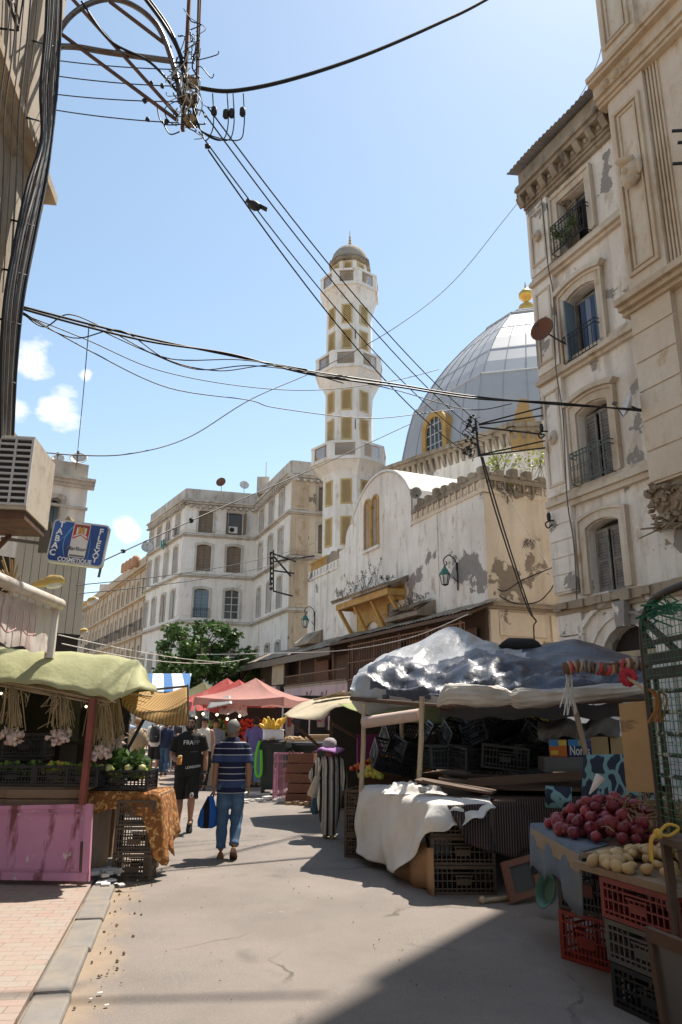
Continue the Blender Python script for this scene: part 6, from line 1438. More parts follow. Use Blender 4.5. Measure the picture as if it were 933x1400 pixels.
# ------------------------------------------------------------------ beige tarpaulin stall in the middle
MS = thing("tarpaulin_stall", "shaded stall with a pale beige tarpaulin roof and slanted wooden props", "market stall", (1.0, 14.5, 0))
b = MB(); rows = []
A0, A1, A2 = at(388, 977, 14.8), at(425, 958, 15.2), at(500, 952, 15.6); B0, B1_, B2_ = at(396, 981, 13.6), at(440, 985, 13.2), at(470, 968, 13.0)
for q in (0, .33, .66, 1): rows.append([A0.lerp(B0, q), A1.lerp(B1_, q) + Vector((0, 0, .02)), A2.lerp(B2_, q) + Vector((0, 0, .03)), (A2 + Vector((2.2, .2, -.15))).lerp(B2_ + Vector((1.5, .1, -.15)), q)])
rr = [smooth_path(r, 5) for r in rows]; b.sheet(rr); solid(b.build("roof_tarp", cloth("beige_tarp", (.60, .52, .38), .3, dirt=(.48, .38, .24)), MS), .006)
b = MB()
for k in range(7): b.beam(at(430 + k * 9, 957 - k * 1.5, 14.8), at(470 + k * 9, 945 + k * 1.2, 14.6) + Vector((0, .1 * k, 0)), .14, .02)
b.build("roof_plank", M_['woodlt'], MS)
b = MB(); b.beam(at(398, 985, 13.8), at(442, 1026, 13.9), .05); b.beam(at(453, 985, 13.6), Vector((at(453, 985, 13.6).x, 13.6, 0)), .06); b.beam(at(455, 990, 13.2), at(530, 1030, 13.6), .05); b.build("prop", M_['wooddk'], MS)
b = MB(); b.box((1.6, 15.6, 1.0), (3.6, .08, 2.1)); b.box((3.2, 14.0, 1.0), (.08, 3.0, 2.1)); b.build("back_wall", M_['dark'], MS)  # dark backdrop panels, the stall's inner shade put into their colour
b = MB(); b.box((1.25, 13.3, .82), (1.9, .9, .06)); b.box((1.25, 12.95, .4), (1.85, .04, .78)); b.build("counter", M_['wooddk'], MS)
b = MB(); heap(b, (.9, 13.3, .86), .7, .35, .32, .045, 150, (0, 0, 1)); tag(b.build("oranges", [M_['orangec'], M_['tomato']]), "heap of oranges and red fruit deep in the shaded stall", "fruit")
b = MB(); heap(b, (.42, 10.6, .92), .16, .14, .12, .042, 34, (0, 1)); tag(b.build("lemons", [M_['yel'], M_['lime']]), "small heap of yellow green lemons on the stall corner by the post", "fruit")
b = MB(); b.box((.55, 13.4, 1.15), (.5, .05, .6), .2); tag(b.build("purple_bags", plain("purple_bag", (.20, .03, .16), .6)), "purple bags hanging in the shade of the beige stall", "bag")
awn("green_tarp_sheet", "pale green tarp sheet stretched under the silver canopy", [[at(462, 962, 12.8), at(520, 963, 12.6), at(600, 968, 12.2), at(625, 985, 11.8)], [at(480, 970, 11.6), at(530, 984, 11.5), at(590, 989, 11.3), at(622, 988, 11.2)]], cloth("pale_green_sheet", (.46, .50, .24), .45, rough=.6))
# ------------------------------------------------------------------ big stall under silver tarpaulins, right
BS = thing("covered_stall", "large empty stall on the right with wooden table tops under crumpled silver tarpaulins", "market stall", (2.0, 9.8, 0))
TA, TB, TC, TD = Vector((.30, 10.1, 0)), Vector((1.04, 8.05, 0)), Vector((3.5, 8.95, 0)), Vector((2.7, 11.6, 0))
up = lambda v, z: Vector((v.x, v.y, z))
b = MB()
b.prism([up(q, .83) for q in (TA, TB, TC, TD)], (0, 0, .035)); 
pl = lambda A, B_, w, h, m=0: b.beam(A, B_, w, h, m)
pl(at(572, 1066, 8.75), at(676, 1083, 8.45), .34, .025); pl(at(600, 1064, 9.1), at(690, 1076, 9.0), .3, .025)
pl(at(640, 1070, 8.9), at(858, 1056, 8.7), .05, .09); b.prism([up(at(640, 1066, 8.95), .93), up(at(858, 1056, 8.75), .93), up(TC + Vector((.3, 1.2, 0)), .93), up(TD + Vector((-1.2, -.3, 0)), .93)], (0, 0, .03))
for q in (TA, TC, TD): b.box((q.x, q.y, .41), (.07, .07, .82))
b.box((2.2, 9.15, .42), (2.0, .05, .82), R(20), 1)
b.build("table_top", [M_['wooddk'], M_['dark']], BS)
for (x0, y0, Y0), (x1, y1, Y1) in (((573, 1068, 9.3), (577, 952, 9.3)), ((494, 1082, 10.0), (498, 962, 10.0)), ((808, 1062, 8.3), (781, 950, 8.5)), ((549, 1040, 11.0), (549, 980, 11.0)), ((672, 1010, 11.6), (672, 962, 11.6))):
    b = MB(); a0, a1 = at(x0, y0, Y0), at(x1, y1, Y1); b.tube([a0, a0.lerp(a1, .5) + Vector((.01, 0, 0)), a1], .032, 7); b.build("post", M_['woodlt'] if x0 < 600 else M_['wood'], BS)
b = MB(); b.tube([at(498, 988, 9.9), at(540, 982, 9.6), at(575, 977, 9.4)], .075, 9, 0); b.tube([at(480, 955, 10.2), at(600, 965, 9.3), at(760, 962, 8.5), at(886, 955, 8.1)], .03, 6, 1); b.tube([at(600, 968, 9.3), at(760, 985, 11.5)], .03, 6, 1)
b.build("roof_pole", [plain("rolled_canvas", (.50, .38, .32), .8), M_['wooddk']], BS)
# silver tarpaulin: crumpled sheet over the poles
hemY = lambda x: 10.3 - (x - 480) * (2.1 / 405)
rowsdef = [
    ([(482, 962), (500, 976), (545, 968), (600, 966), (650, 970), (710, 966), (770, 966), (830, 957), (888, 948)], 0),
    ([(479, 950), (502, 955), (548, 955), (600, 956), (650, 957), (710, 953), (770, 950), (830, 943), (888, 938)], -.12),
    ([(480, 936), (504, 925), (548, 938), (600, 938), (650, 935), (710, 936), (770, 934), (830, 930), (888, 927)], -.05),
    ([(486, 925), (508, 911), (550, 914), (600, 920), (650, 908), (710, 916), (770, 922), (830, 918), (884, 916)], .35),
    ([(494, 918), (520, 903), (556, 902), (605, 905), (655, 893), (712, 900), (772, 905), (830, 905), (880, 908)], .8),
    ([(505, 914), (535, 895), (572, 882), (616, 863), (664, 881), (716, 889), (776, 879), (806, 884), (872, 905)], 1.6),
    ([(512, 918), (545, 900), (580, 890), (620, 872), (668, 886), (720, 893), (780, 884), (808, 890), (868, 907)], 2.4),
    ([(520, 935), (550, 925), (585, 920), (625, 915), (670, 915), (722, 915), (780, 912), (810, 912), (866, 915)], 3.6)]
ctrl = []
for pts, dY in rowsdef: ctrl.append(smooth_path([at(x, y, hemY(x) + dY) for x, y in pts], 10))
colsm = [smooth_path([r[i] for r in ctrl], 6) for i in range(len(ctrl[0]))]
rows = []; apex = at(616, 863, hemY(616) + 1.6)
for j in range(len(colsm[0])):
    r = []; rr_ = j / 6
    for i, c in enumerate(colsm):
        p = c[j]; back = min(1, max(0, (rr_ - 3.4) / .8)); ang = math.atan2(p.y - apex.y, p.x - apex.x); rad = min(1, math.hypot(p.x - apex.x, p.y - apex.y) / .5)
        pleat = abs(noise.noise(Vector((ang * 4.5, 3, 1)))) * rad * .10 + abs(noise.noise(Vector((ang * 11, 7, 1)))) * rad * .05
        swag = abs(noise.noise(Vector((i * .075 + j * .03, j * .20 + .9 * math.sin(i * .07), 8)))) * .20 + abs(noise.noise(Vector((i * .16 - j * .06, j * .42 + math.sin(i * .11 + 2), 2)))) * .11 + abs(noise.noise(Vector((i * .5, j * .8, 5)))) * .03
        d = pleat * back + swag * (1 - back) * (.55 + .55 * min(1, i / 45)); k = .35 if rr_ < .8 else 1
        r.append(p + Vector((0, .55 * (d - .06) * k, (.05 - d) * k)))
    rows.append(r)
b = MB(); b.sheet(rows); nI = len(rows[0]) - 1
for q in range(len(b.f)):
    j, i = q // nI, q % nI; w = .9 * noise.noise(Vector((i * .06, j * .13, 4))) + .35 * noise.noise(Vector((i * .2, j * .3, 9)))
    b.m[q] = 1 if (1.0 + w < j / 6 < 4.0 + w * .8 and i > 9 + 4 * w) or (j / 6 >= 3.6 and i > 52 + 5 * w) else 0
def tarp_mat(name, col):
    m, t, bb = nodes(name); v = pos(t)
    c = mixrgb(t, noise_fac(t, v, 2, 6, .65, .4, .7), col, tuple(x * .6 for x in col)); c = mixrgb(t, noise_fac(t, v, 5, 6, .7, .56, .7), c, tuple(.5 * x + d for x, d in zip(col, (.10, .09, .075))))
    t.links.new(c, bb.inputs["Base Color"]); bb.inputs["Metallic"].default_value = .1; bb.inputs["Roughness"].default_value = .40; bb.inputs["Specular IOR Level"].default_value = .5
    ab = t.nodes.new("ShaderNodeMath"); ab.operation = 'ABSOLUTE'; sb_ = t.nodes.new("ShaderNodeMath"); sb_.operation = 'SUBTRACT'; sb_.inputs[1].default_value = .5; t.links.new(noise_fac(t, v, 3, 5, .6), sb_.inputs[0]); t.links.new(sb_.outputs[0], ab.inputs[0]); bump(t, bb, ab.outputs[0], .55, .05); return m
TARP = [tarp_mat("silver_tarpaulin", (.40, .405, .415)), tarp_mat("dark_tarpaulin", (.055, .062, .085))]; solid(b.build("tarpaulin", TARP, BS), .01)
# bunched pale roll along the front edge
b = MB(); path = smooth_path([at(598, 962, 9.0), at(612, 950, 8.85), (at(650, 950, 8.7)), at(690, 953, 8.55), at(712, 956, 8.5), at(760, 953, 8.35), at(820, 947, 8.15), at(880, 942, 7.95)], 8); rings = []
for i, p in enumerate(path):
    q = i / len(path); rr = (.04 + .095 * min(1, q * 7)) * (1 - .35 * math.exp(-((q - .47) / .05) ** 2)) * (1 - .55 * max(0, q - .55) / .45)
    rings.append([p + Vector((0, math.cos(a * .157) * rr * .8, math.sin(a * .157) * rr)) * (1 + .45 * noise.noise(Vector((q * 4.5 + a * .05, math.cos(a * .157) * 5, math.sin(a * .157) * 5))) + .10 * noise.noise(Vector((q * 22, a * .8, 3)))) * (1 - .24 * abs(math.sin(a * .157 * 3.5 + q * 5 + 2.5 * noise.noise(Vector((q * 6, 1, 1))))) ** .5) for a in range(40)])
b.rings(rings); b.build("gathered_edge", plain("pale_tarp_lining", (.50, .46, .41), .5, second=(.34, .30, .25), scale=3, spec=.5), BS)
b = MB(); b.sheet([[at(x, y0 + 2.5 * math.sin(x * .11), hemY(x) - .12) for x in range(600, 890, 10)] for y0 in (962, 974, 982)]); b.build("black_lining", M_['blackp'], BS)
b = MB(); c = at(712, 884, 10.6); b.ball(c, .24, 12, 0, None, (1.35, 1, .5), .2); tag(b.build("black_sack", plain("black_sack", (.012, .011, .012), .8)), "black bundle lying on top of the silver tarpaulin", "sack")
gl = MB(); 
for k in range(27):
    q = k / 26; p = at(774 + 108 * q, 914 - 4 * q - 3 * math.sin(q * 9), 7.9 - .5 * q); gl.lathe([(.02, -.016), (.062, -.014), (.074, 0), (.062, .014), (.02, .016)], p, 10, (3, 1, 0, 1, 3, 1, 2, 3, 2, 3, 2, 0, 3, 2, 0, 1, 2)[k % 17], True, Matrix.Rotation(math.pi / 2 + rnd.gauss(0, .25), 3, 'Y') @ Matrix.Rotation(rnd.gauss(0, .3), 3, 'X'))
gl.tube([at(770, 910, 7.95), at(884, 906, 7.35)], .012, 5, 3)
tag(gl.build("ribbon_garland", [plain("garland_red", (.42, .05, .05), .8), plain("garland_sand", (.40, .28, .18), .85), plain("garland_grey", (.20, .19, .18), .8), plain("garland_brown", (.14, .075, .05), .85)]), "string of red, sand and grey padded rings hung across the stall's right edge", "garland")
fl = MB(); c = at(858, 926, 7.4)
for k in range(9): a = k * .7; fl.ball(c + Vector((math.cos(a) * .055, -.02, math.sin(a) * .055)), .045, 7, 0, None, (1, .5, 1))
fl.beam(c, at(889, 948, 7.2), .045, .02, 1); tag(fl.build("red_rosette", [plain("rosette_red", (.40, .02, .03), .7), M_['woodlt']]), "red cloth rosette on a short stick beside the garland", "rosette")
st = MB()
for k in range(9): p = at(778 + rnd.gauss(0, 3), 918, 8.0); st.tube(smooth_path([p, p + Vector((rnd.gauss(0, .03), -.02, -.15)), p + Vector((rnd.gauss(0, .06), -.02, -.34 - rnd.random() * .12))], 3), .008, 3)
tag(st.build("plastic_streamers", M_['white_cloth']), "shredded white plastic strips tied to the slanted post", "streamer")
# white cloth over the corner, dark striped cloths, board, crates
AB = TB - TA; nAB = Vector((-.94, -.34, 0)); BC = TC - TB; nBC = Vector((.34, -.94, 0))
edge, drp, out = [], [], []
for k in range(23):
    q = k / 22; edge.append(up(TA + AB * q, .875) + nAB * .02); d_ = .74 + .06 * math.sin(q * 3) - .50 * max(0, (q - .62) / .38) ** 1.3; drp.append(d_); out.append(tuple(nAB * (.05 + .05 * math.sin(q * 13) + .05 * q)))
for k in range(1, 12):
    q = k / 11; edge.append(up(TB + BC * (.22 * q), .875) + nBC * .02); drp.append(.27 - .20 * q + .03 * math.sin(k * 1.7)); out.append(tuple(nBC * .05 + nAB * .04 * (1 - q)))
b = MB(); rows = []
for j in range(17):
    q = j / 16; rw = []
    for i, p in enumerate(edge):
        o_ = Vector(out[i]); swag = .055 * math.sin((i * .55) + q * 4.5) * q + .03 * math.sin(i * 1.35 - q * 7) * q
        rw.append(p + o_ * (q ** .6) * 1.6 + o_.normalized() * swag + Vector((0, 0, -drp[i] * q)))
    rows.append(rw)
inn = [p + (Vector((1.9, 9.7, .885)) - p) * .30 + Vector((0, 0, .012 + .03 * noise.noise(Vector((i * .4, 1, 1))))) for i, p in enumerate(edge)]
mid = [p + (Vector((1.9, 9.7, .885)) - p) * .12 + Vector((0, 0, .018 + .03 * abs(noise.noise(Vector((i * .5, 3, 1)))))) for i, p in enumerate(edge)]
b.sheet([inn, mid] + rows); tag(solid(subdiv(b.build("white_sheet", M_['white_cloth'])), .004), "large white sheet draped over the front corner of the covered stall", "cloth")
b = MB()
c0 = at(560, 1066, 9.15)
b.sheet([[Vector((c0.x - .32 + .72 * i / 40, c0.y - .3 + .6 * j / 30, .888)) + Vector((.03 * noise.noise(Vector((i * .3, j * .3, 7))), .03 * noise.noise(Vector((i * .3, j * .3, 9))), max(0, .15 * abs(noise.noise(Vector((i * .10, j * .13, 2)))) + .04 * abs(noise.noise(Vector((i * .3, j * .25, 5)))) + .07 * math.exp(-((i - 18) / 9) ** 2 - ((j - 15) / 8) ** 2)) * min(1, i / 5, j / 5, (40 - i) / 5, (30 - j) / 5))) for i in range(41)] for j in range(31)])
tag(b.build("bunched_cloth", M_['white_cloth']), "bunched folds of white cloth lying on the table at the foot of the post", "cloth")
stripec = cloth("dark_pinstripe_cloth", (.030, .020, .018), 0, [((1, -.3, 0), .026, (.15, .11, .10), .22)])
b = MB(); rows = []
for j in range(13):
    q = j / 12; rows.append([up(TB + BC * (.02 + .33 * k / 22), .86) + nBC * (.05 + .05 * math.sin(k * .8 + q * 3) * q + .08 * q) + BC * (.06 * q) + Vector((0, 0, -(.52 - .25 * abs(k / 22 - .62)) * q)) for k in range(23)])
b.sheet(rows); tag(solid(b.build("dark_striped_cloth", stripec), .004), "dark pinstriped cloth hanging in front of the stacked crates", "cloth")
b = MB(); rows = []
for j in range(9):
    q = j / 8; rows.append([up(TB + BC * (.34 + .40 * k / 18), .90) + nBC * (.03 + .02 * math.sin(k * 1.1) * q) + Vector((0, 0, -(.66 - .35 * (k / 18) ** 2) * q)) for k in range(19)])
b.sheet(rows); tag(solid(b.build("dark_striped_cloth", stripec), .004), "second dark pinstriped cloth, hanging further right in deep shade", "cloth")
for k in range(3): crate(["lowest brown crate under the stall's front corner", "middle brown crate under the stall's front corner", "uppermost brown crate under the stall's front corner, partly behind the dark cloth"][k], up(TB + BC * .125 + Vector((-.08, .20, 0)), k * .272), math.atan2(BC.y, BC.x) - .33, 'brownp', (.66, .42, .27), "brown crates under the stall corner")
for k in range(3): crate(["lowest dark crate at the stall's far front corner, behind the robe", "middle dark crate at the stall's far front corner, behind the robe", "topmost dark crate at the stall's far front corner, behind the robe"][k], (.36, 10.42, k * .272), R(70), 'brownp', (.6, .4, .27), "crates at the far stall corner")
crate("blue grey crate on the ground behind the far corner stack", (.42, 11.3, 0), R(75), 'bluep', (.6, .4, .3)); crate("second blue grey crate, stacked behind the far corner stack", (.42, 11.3, .302), R(72), 'bluep', (.6, .4, .3))
b = MB(); b.sheet([[Vector((.66, 9.15, 0)).lerp(Vector((1.0, 8.1, 0)), k / 9) + Vector((-.03 - .03 * math.sin(k * 1.7), -.03, z + .02 * math.sin(k * 2.1)))for k in range(10)] for z in (.01, .16, .30, .45)]); tag(solid(b.build("brown_paper", plain("kraft_paper", (.40, .24, .13), .8, bmp=.3)), .004), "crumpled brown paper under the white sheet beside the crates", "paper")
pf = thing("wooden_picture_frame", "small orange brown wooden frame with dark pane leaning beside the crates", "frame", (2.0, 8.05, 0))
A, B_, C_, D_ = at(684, 1180, 7.9), at(728, 1168, 8.1), at(741, 1222, 7.95), at(697, 1232, 7.75)
C_.z = max(C_.z, .03); D_.z = .01; un_ = (B_ - A).cross(D_ - A).normalized(); un_ = un_ if un_.y < 0 else -un_
LL = lambda x, y, z=0: (A * (1 - x) + B_ * x) * (1 - y) + (D_ * (1 - x) + C_ * x) * y + un_ * z
b = MB()
for x0, x1, y0, y1 in ((0, 1, 0, .17), (0, 1, .83, 1), (0, .18, .171, .829), (.82, 1, .171, .829)): b.prism([LL(x0, y0), LL(x1, y0), LL(x1, y1), LL(x0, y1)], un_ * .035)
b.build("frame", M_['woodred'], pf); b = MB(); b.prism([LL(.1, .1, .002), LL(.9, .1, .002), LL(.9, .9, .002), LL(.1, .9, .002)], un_ * .012); b.build("pane", plain("slate_pane", (.06, .065, .065), .35), pf)
bk = MB(); c = at(745, 1216, 7.3); Q = (Vector((-.75, -.6, .35))).to_track_quat('Z', 'Y').to_matrix(); bk.rings([[c + Q @ Vector((r * math.cos(a * .314) * 1.0, r * 1.5 * math.sin(a * .314), z)) for a in range(20)] for r, z in ((.02, -.10), (.07, -.09), (.10, 0), (.105, .0), (.095, -.003), (.06, -.08))]); tag(bk.build("green_basin", [plain("green_basin", (.10, .20, .15), .4)]), "pale rimmed green basin tipped on its side under the onion table", "basin")
b = MB()
for px, py in ((725, 1226), (734, 1227), (718, 1228)): p = gp(px, py, .0); b.ball(p + Vector((0, 0, .03)), .03, 8)
tag(b.build("fallen_fruit", M_['yel']), "two yellow fruits lying on the ground beside the leaning frame", "fruit")
b = MB(); p, q = gp(660, 1236), gp(698, 1232); b.tube([p + Vector((0, 0, .03)), q + Vector((0, 0, .03))], .022, 6); b.ball(p + Vector((0, 0, .035)), .04, 7); tag(b.build("wooden_stick", M_['woodlt']), "short wooden stick lying on the ground before the brown crates", "stick")
# heap of black crates on the table
cnt = 0
for px, py, Y, t1, t2, rz in ((612, 1050, 10.4, 0, 0, .2), (650, 1052, 10.2, .1, 0, .5), (690, 1052, 10.0, 0, .1, -.2), (730, 1050, 10.0, 0, 0, .1), (770, 1048, 9.9, .1, .1, .4), (630, 1024, 10.8, .5, .2, .3), (668, 1026, 10.5, -.4, .3, .8), (705, 1026, 10.4, .3, -.4, .2), (742, 1024, 10.3, .6, .1, .6), (600, 1026, 11.2, .2, .5, .2), (650, 1003, 11, .7, .3, .6), (690, 1006, 10.9, .4, .6, .3), (625, 1004, 11.2, .3, .8, .1), (720, 1008, 10.8, .6, .4, .9), (783, 1026, 10.0, .2, .2, .2), (563, 1042, 11.0, .3, .2, .5), (535, 1048, 11.0, .5, .2, .2), (548, 1022, 11.3, .7, .1, .3)):
    crate("empty black plastic crate in the jumbled heap on the stall table", at(px, py, Y), rz, 'blackp', (.6, .4, .30), "heap of black crates on the table", tilt=(t1, t2))
for k in range(5): crate(["bottom", "second", "third", "fourth", "top"][k] + " dark blue crate in the tall stack under the silver tarpaulin", Vector((at(722, 1000, 11.0).x, 11.0, .96 + k * .235)), R(8), 'bluep' if k != 3 else 'yellowp', (.5, .4, .23), "stack of blue crates") if k != 3 else crate("yellow crate in the tall stack of blue crates", Vector((at(722, 1000, 11.0).x, 11.0, .96 + k * .235)), R(8), 'yellowp', (.5, .4, .23))
for k in range(3): crate(["lower", "middle", "upper"][k] + " open black crate on the stack left of the blue crates", Vector((at(690, 1000, 11.3).x, 11.3, 1.38 + k * .27)), R(4), 'blackp', (.56, .4, .26), "black crates beside the blue stack")
b = MB()
for k in range(40): b.ball(at(635 + rnd.gauss(0, 18), 1000 + rnd.gauss(0, 5), 11.0), rnd.uniform(.03, .07), 6, 0, None, (1.3, 1, .5), .6)
tag(b.build("clear_plastic_bags", plain("clear_plastic", (.55, .57, .60), .25, spec=.7)), "crumpled clear plastic bags on top of the black crate heap", "bag")
b = MB(); rows = []
for j in range(8): rows.append([at(735 + 112 * k / 20, (985 + 4 * math.sin(k * .7) - (4 if k > 12 else 0)) + (j * 3.6 if j > 1 else 0), 9.7 - .12 * min(j, 3) + .8 * (j == 0)) + Vector((0, .04 * math.sin(k * 1.4 + j * .6) * j / 4, 0)) for k in range(21)])
b.sheet(rows); b.box(at(792, 1012, 10.2), (.95, .4, .3), 0, 0); tag(b.build("grey_dust_sheet", cloth("grey_sheet_cloth", (.20, .18, .16), 0, dirt=(.13, .115, .10))), "dusty grey sheet covering boxes at the back of the stall", "sheet")
for k, (x0, x1, l, c1) in enumerate(((752, 776, "small fruit carton printed orange, blue and yellow", (.55, .14, .03)), (778, 810, "fruit carton printed blue with white lettering", (.02, .04, .13)))):
    t = thing("fruit_carton", l, "carton", at((x0 + x1) / 2, 1034, 9.2)); p0, p1 = at(x0, 1034, 9.25), at(x1, 1034, 9.2); F, L = seg(p0, p1); F.n = F.n if F.n.y < 0 else -F.n; z0, z1 = p0.z, at(x0, 1011, 9.25).z
    b = MB(); b.fbox(F, 0, L, -.3, 0, z0, z1, 0); b.build("box", plain("carton_print%d" % k, c1, .6), t); b = MB()
    for a0, a1, za, zb, m in ((.0, .55, .60, 1, 0), (.55, 1, .65, .97, 1), (.08, .5, .1, .35, 1)) if k == 0 else ((0, 1, .62, 1, 0), (.45, .75, .66, .98, 1), (.8, 1, .64, .95, 2)): b.fbox(F, L * a0, L * a1, .001, .004, z0 + (z1 - z0) * za, z0 + (z1 - z0) * zb, m)
    if k: put_text(b, "Nores", .15, F.p(L * .48, .003, z0 + (z1 - z0) * .32), F.d if F.d.x > 0 else -F.d, Vector((0, 0, 1)), F.n, 3, .002, 0, .6)
    b.build("print", [plain("print_blue%d" % k, (.05, .22, .50), .6), plain("print_yellow%d" % k, (.65, .48, .06), .6), plain("print_pink%d" % k, (.45, .06, .16), .6), plain("print_white%d" % k, (.65, .65, .62), .6)], t)
for k in range(2): b = MB(); b.box(at(815 + 26 * k, 1022, 9.5), (.26, .3, .26)); tag(b.build("cardboard_box", M_['ply']), ["brown cardboard box right of the printed cartons", "brown cardboard box next to the plywood board"][k], "box")
b = MB(); b.box(at(783, 1043, 9.2), (.75, .3, .14)); b.box(at(783, 1053, 9.15), (.75, .28, .02)); tag(b.build("pale_tray", M_['greyp']), "grey tray under the printed fruit cartons", "tray")
# things at the foot of the corner building seen through the stall
b = MB(); F = F2.off(0, .02); 
for k in range(12): b.fbox(F, -3.4, -1.0, .06, .10, .4 + k * .22, .6 + k * .22)
tag(b.build("roller_shutter", plain("pale_shutter", (.50, .48, .46), .5)), "pale ribbed roller shutter behind the stall", "shutter")
b = MB(); b.fbox(F, -.9, .1, .05, .12, .3, 2.9); tag(b.build("partition", M_['white']), "white partition standing behind the grey sheet", "partition")
t = thing("dry_shrub", "reddish dry shrub behind the heap of black crates", "shrub", (3.2, 14.5, 0)); b = MB(); tk = MB()
for k in range(24): p = Vector((3.2, 14.5, 0)); e = p + Vector((rnd.gauss(0, .8), rnd.gauss(0, .3), rnd.uniform(1.5, 2.3))); tk.tube([p, p.lerp(e, .5) + Vector((0, 0, .2)), e], .012, 4); leaves(b, e, 16, (.25, .2, .2), .09)
tk.build("stem", M_['trunk'], t); b.build("foliage", leafy("red_brown_leaves", (.16, .06, .03), (.30, .15, .08)), t)
# leopard cloth, plywood, cage
def leopard():
    m, t, bb = nodes("teal_leopard_cloth"); v = objc(t); vo = t.nodes.new("ShaderNodeTexVoronoi"); vo.inputs["Scale"].default_value = 6.5; mpn = t.nodes.new("ShaderNodeMapping"); mpn.inputs["Scale"].default_value = (1, 1, .62); t.links.new(v, mpn.inputs["Vector"])
    dd_ = t.nodes.new("ShaderNodeVectorMath"); dd_.operation = 'ADD'; nn = t.nodes.new("ShaderNodeTexNoise"); nn.inputs["Scale"].default_value = 3; t.links.new(v, nn.inputs["Vector"]); sc = t.nodes.new("ShaderNodeVectorMath"); sc.operation = 'SCALE'; sc.inputs[3].default_value = .35; t.links.new(nn.outputs["Color"], sc.inputs[0]); t.links.new(mpn.outputs["Vector"], dd_.inputs[0]); t.links.new(sc.outputs["Vector"], dd_.inputs[1]); t.links.new(dd_.outputs["Vector"], vo.inputs["Vector"])
    vo.feature = 'DISTANCE_TO_EDGE'; c = mixrgb(t, ramp(t, vo.outputs["Distance"], .09, .12), (.15, .30, .33), (.012, .022, .045)); t.links.new(c, bb.inputs["Base Color"]); bb.inputs["Roughness"].default_value = .8; return m
b = MB(); rows = []
for j in range(9):
    q = j / 8; A, B_ = at(798 - 3 * q, 1032 + 70 * q, 7.9), at(895, 1030 + 82 * q, 7.2); rows.append([A.lerp(B_, k / 16) + Vector((0, -.03 * math.sin(k * 1.3) * q, 0)) for k in range(17)])
b.sheet(rows); b.sheet([[at(746, 1074 + y, 8.2) .lerp(at(782, 1076 + y, 8.0), k / 5) for k in range(6)] for y in (0, 15, 30)]); tag(solid(b.build("leopard_cloth", leopard()), .004), "teal and navy animal print cloth hung behind the onions", "cloth")
b = MB(); A, B_, C_, D_ = at(846, 962, 5.9), at(893, 957, 5.5), at(902, 1084, 5.5), at(857, 1082, 5.9); nn_ = (B_ - A).cross(D_ - A).normalized(); b.prism([A, B_, C_, D_], nn_ * .02); tag(b.build("plywood_board", M_['ply']), "stained plywood board hanging beside the dark cage", "board")
CG = thing("display_cage", "dark welded steel rack with green wire mesh at the right edge", "display rack", (2.45, 5.3, 0))
P0, P1 = at(884, 900, 5.25), at(1010, 900, 4.2); P0.z = P1.z = 0; FG, LG = seg(P0, P1); gz = lambda x, y: FG.uv(x, y)
b = MB()
zt = gz(886, 850)[1]
b.tube(smooth_path([FG.p(0, 0, 0), FG.p(-.02, 0, .9), FG.p(-.03, 0, 1.6), FG.p(-.02, 0, zt - .1), FG.p(.06, 0, zt + .06), FG.p(.3, 0, zt + .16), FG.p(LG, 0, zt + .18)], 6), .026, 7); b.tube([FG.p(.1, .02, 0), FG.p(.06, .02, zt - .35)], .02, 6)
for y in (902, 922): z = gz(890, y)[1]; b.fbox(FG, .0, LG, -.02, .02, z - .035, z + .035)
b.beam(FG.p(.05, 0, zt), FG.p(.75, 0, zt - .45), .035); b.beam(FG.p(0, 0, gz(890, 879)[1]), FG.p(LG, 0, gz(890, 879)[1]), .03)
b.build("frame", plain("dark_steel", (.045, .038, .035), .6, metal=.2, second=(.09, .06, .045), scale=8), CG)
b = MB()
for y in (946, 974, 1003, 1030, 1058, 1088): z = gz(890, y)[1]; b.tube([FG.p(.0, .02, z), FG.p(LG, .02, z)], .016, 6)
b.build("rail", plain("flaking_white_rail", (.05, .05, .05), .7, second=(.60, .57, .52), scale=16, lo=.48, hi=.54), CG)
b = MB()
for k in range(26): s = .03 + k * .05; b.beam(FG.p(s, -.03, .9), FG.p(s, -.03, zt + .05), .0035)
for k in range(36): z = .9 + k * .05; z < zt + .1 and b.beam(FG.p(.03, -.03, z), FG.p(LG, -.03, z), .0035)
for k in range(26): p = FG.p(rnd.uniform(.0, .4), 0, zt + .08 + rnd.gauss(0, .03)); b.tube(smooth_path([p, p + Vector((rnd.gauss(0, .06), 0, rnd.gauss(0, .04))), p + Vector((rnd.uniform(.05, .2), 0, rnd.gauss(0, .05)))], 4), .006, 4)
b.build("green_mesh", plain("green_wire", (.02, .14, .07), .5), CG)
for k, (z0, z1, l) in enumerate(((0, .46, "lowest brown carton of the stack behind the steel rack"), (.465, .945, "second brown carton of the stack behind the steel rack"), (.95, 1.28, "brown carton behind the green mesh, under the yellow one"), (1.285, 1.52, "yellowish carton on top of the stack behind the green mesh"))):
    b = MB(); b.fbox(FG, .12 + .02 * (k % 2), LG, .10, .42, z0, z1); tag(b.build("carton", M_['ply'] if k < 3 else plain("yellow_carton", (.42, .30, .10), .8)), l, "carton", "cartons behind the steel rack")
b = MB()
for k in range(7): a = at(893 + rnd.gauss(0, 4), 945 + rnd.gauss(0, 4), 5.1); b.tube(smooth_path([a, a + Vector((.03, -.02, -.06)), a + Vector((rnd.gauss(0, .025), -.02, -.19))], 3), .008, 5)
tag(b.build("orange_ribbon", plain("orange_cloth_strip", (.34, .14, .04), .8)), "orange cloth strips knotted round the cage bar", "ribbon")
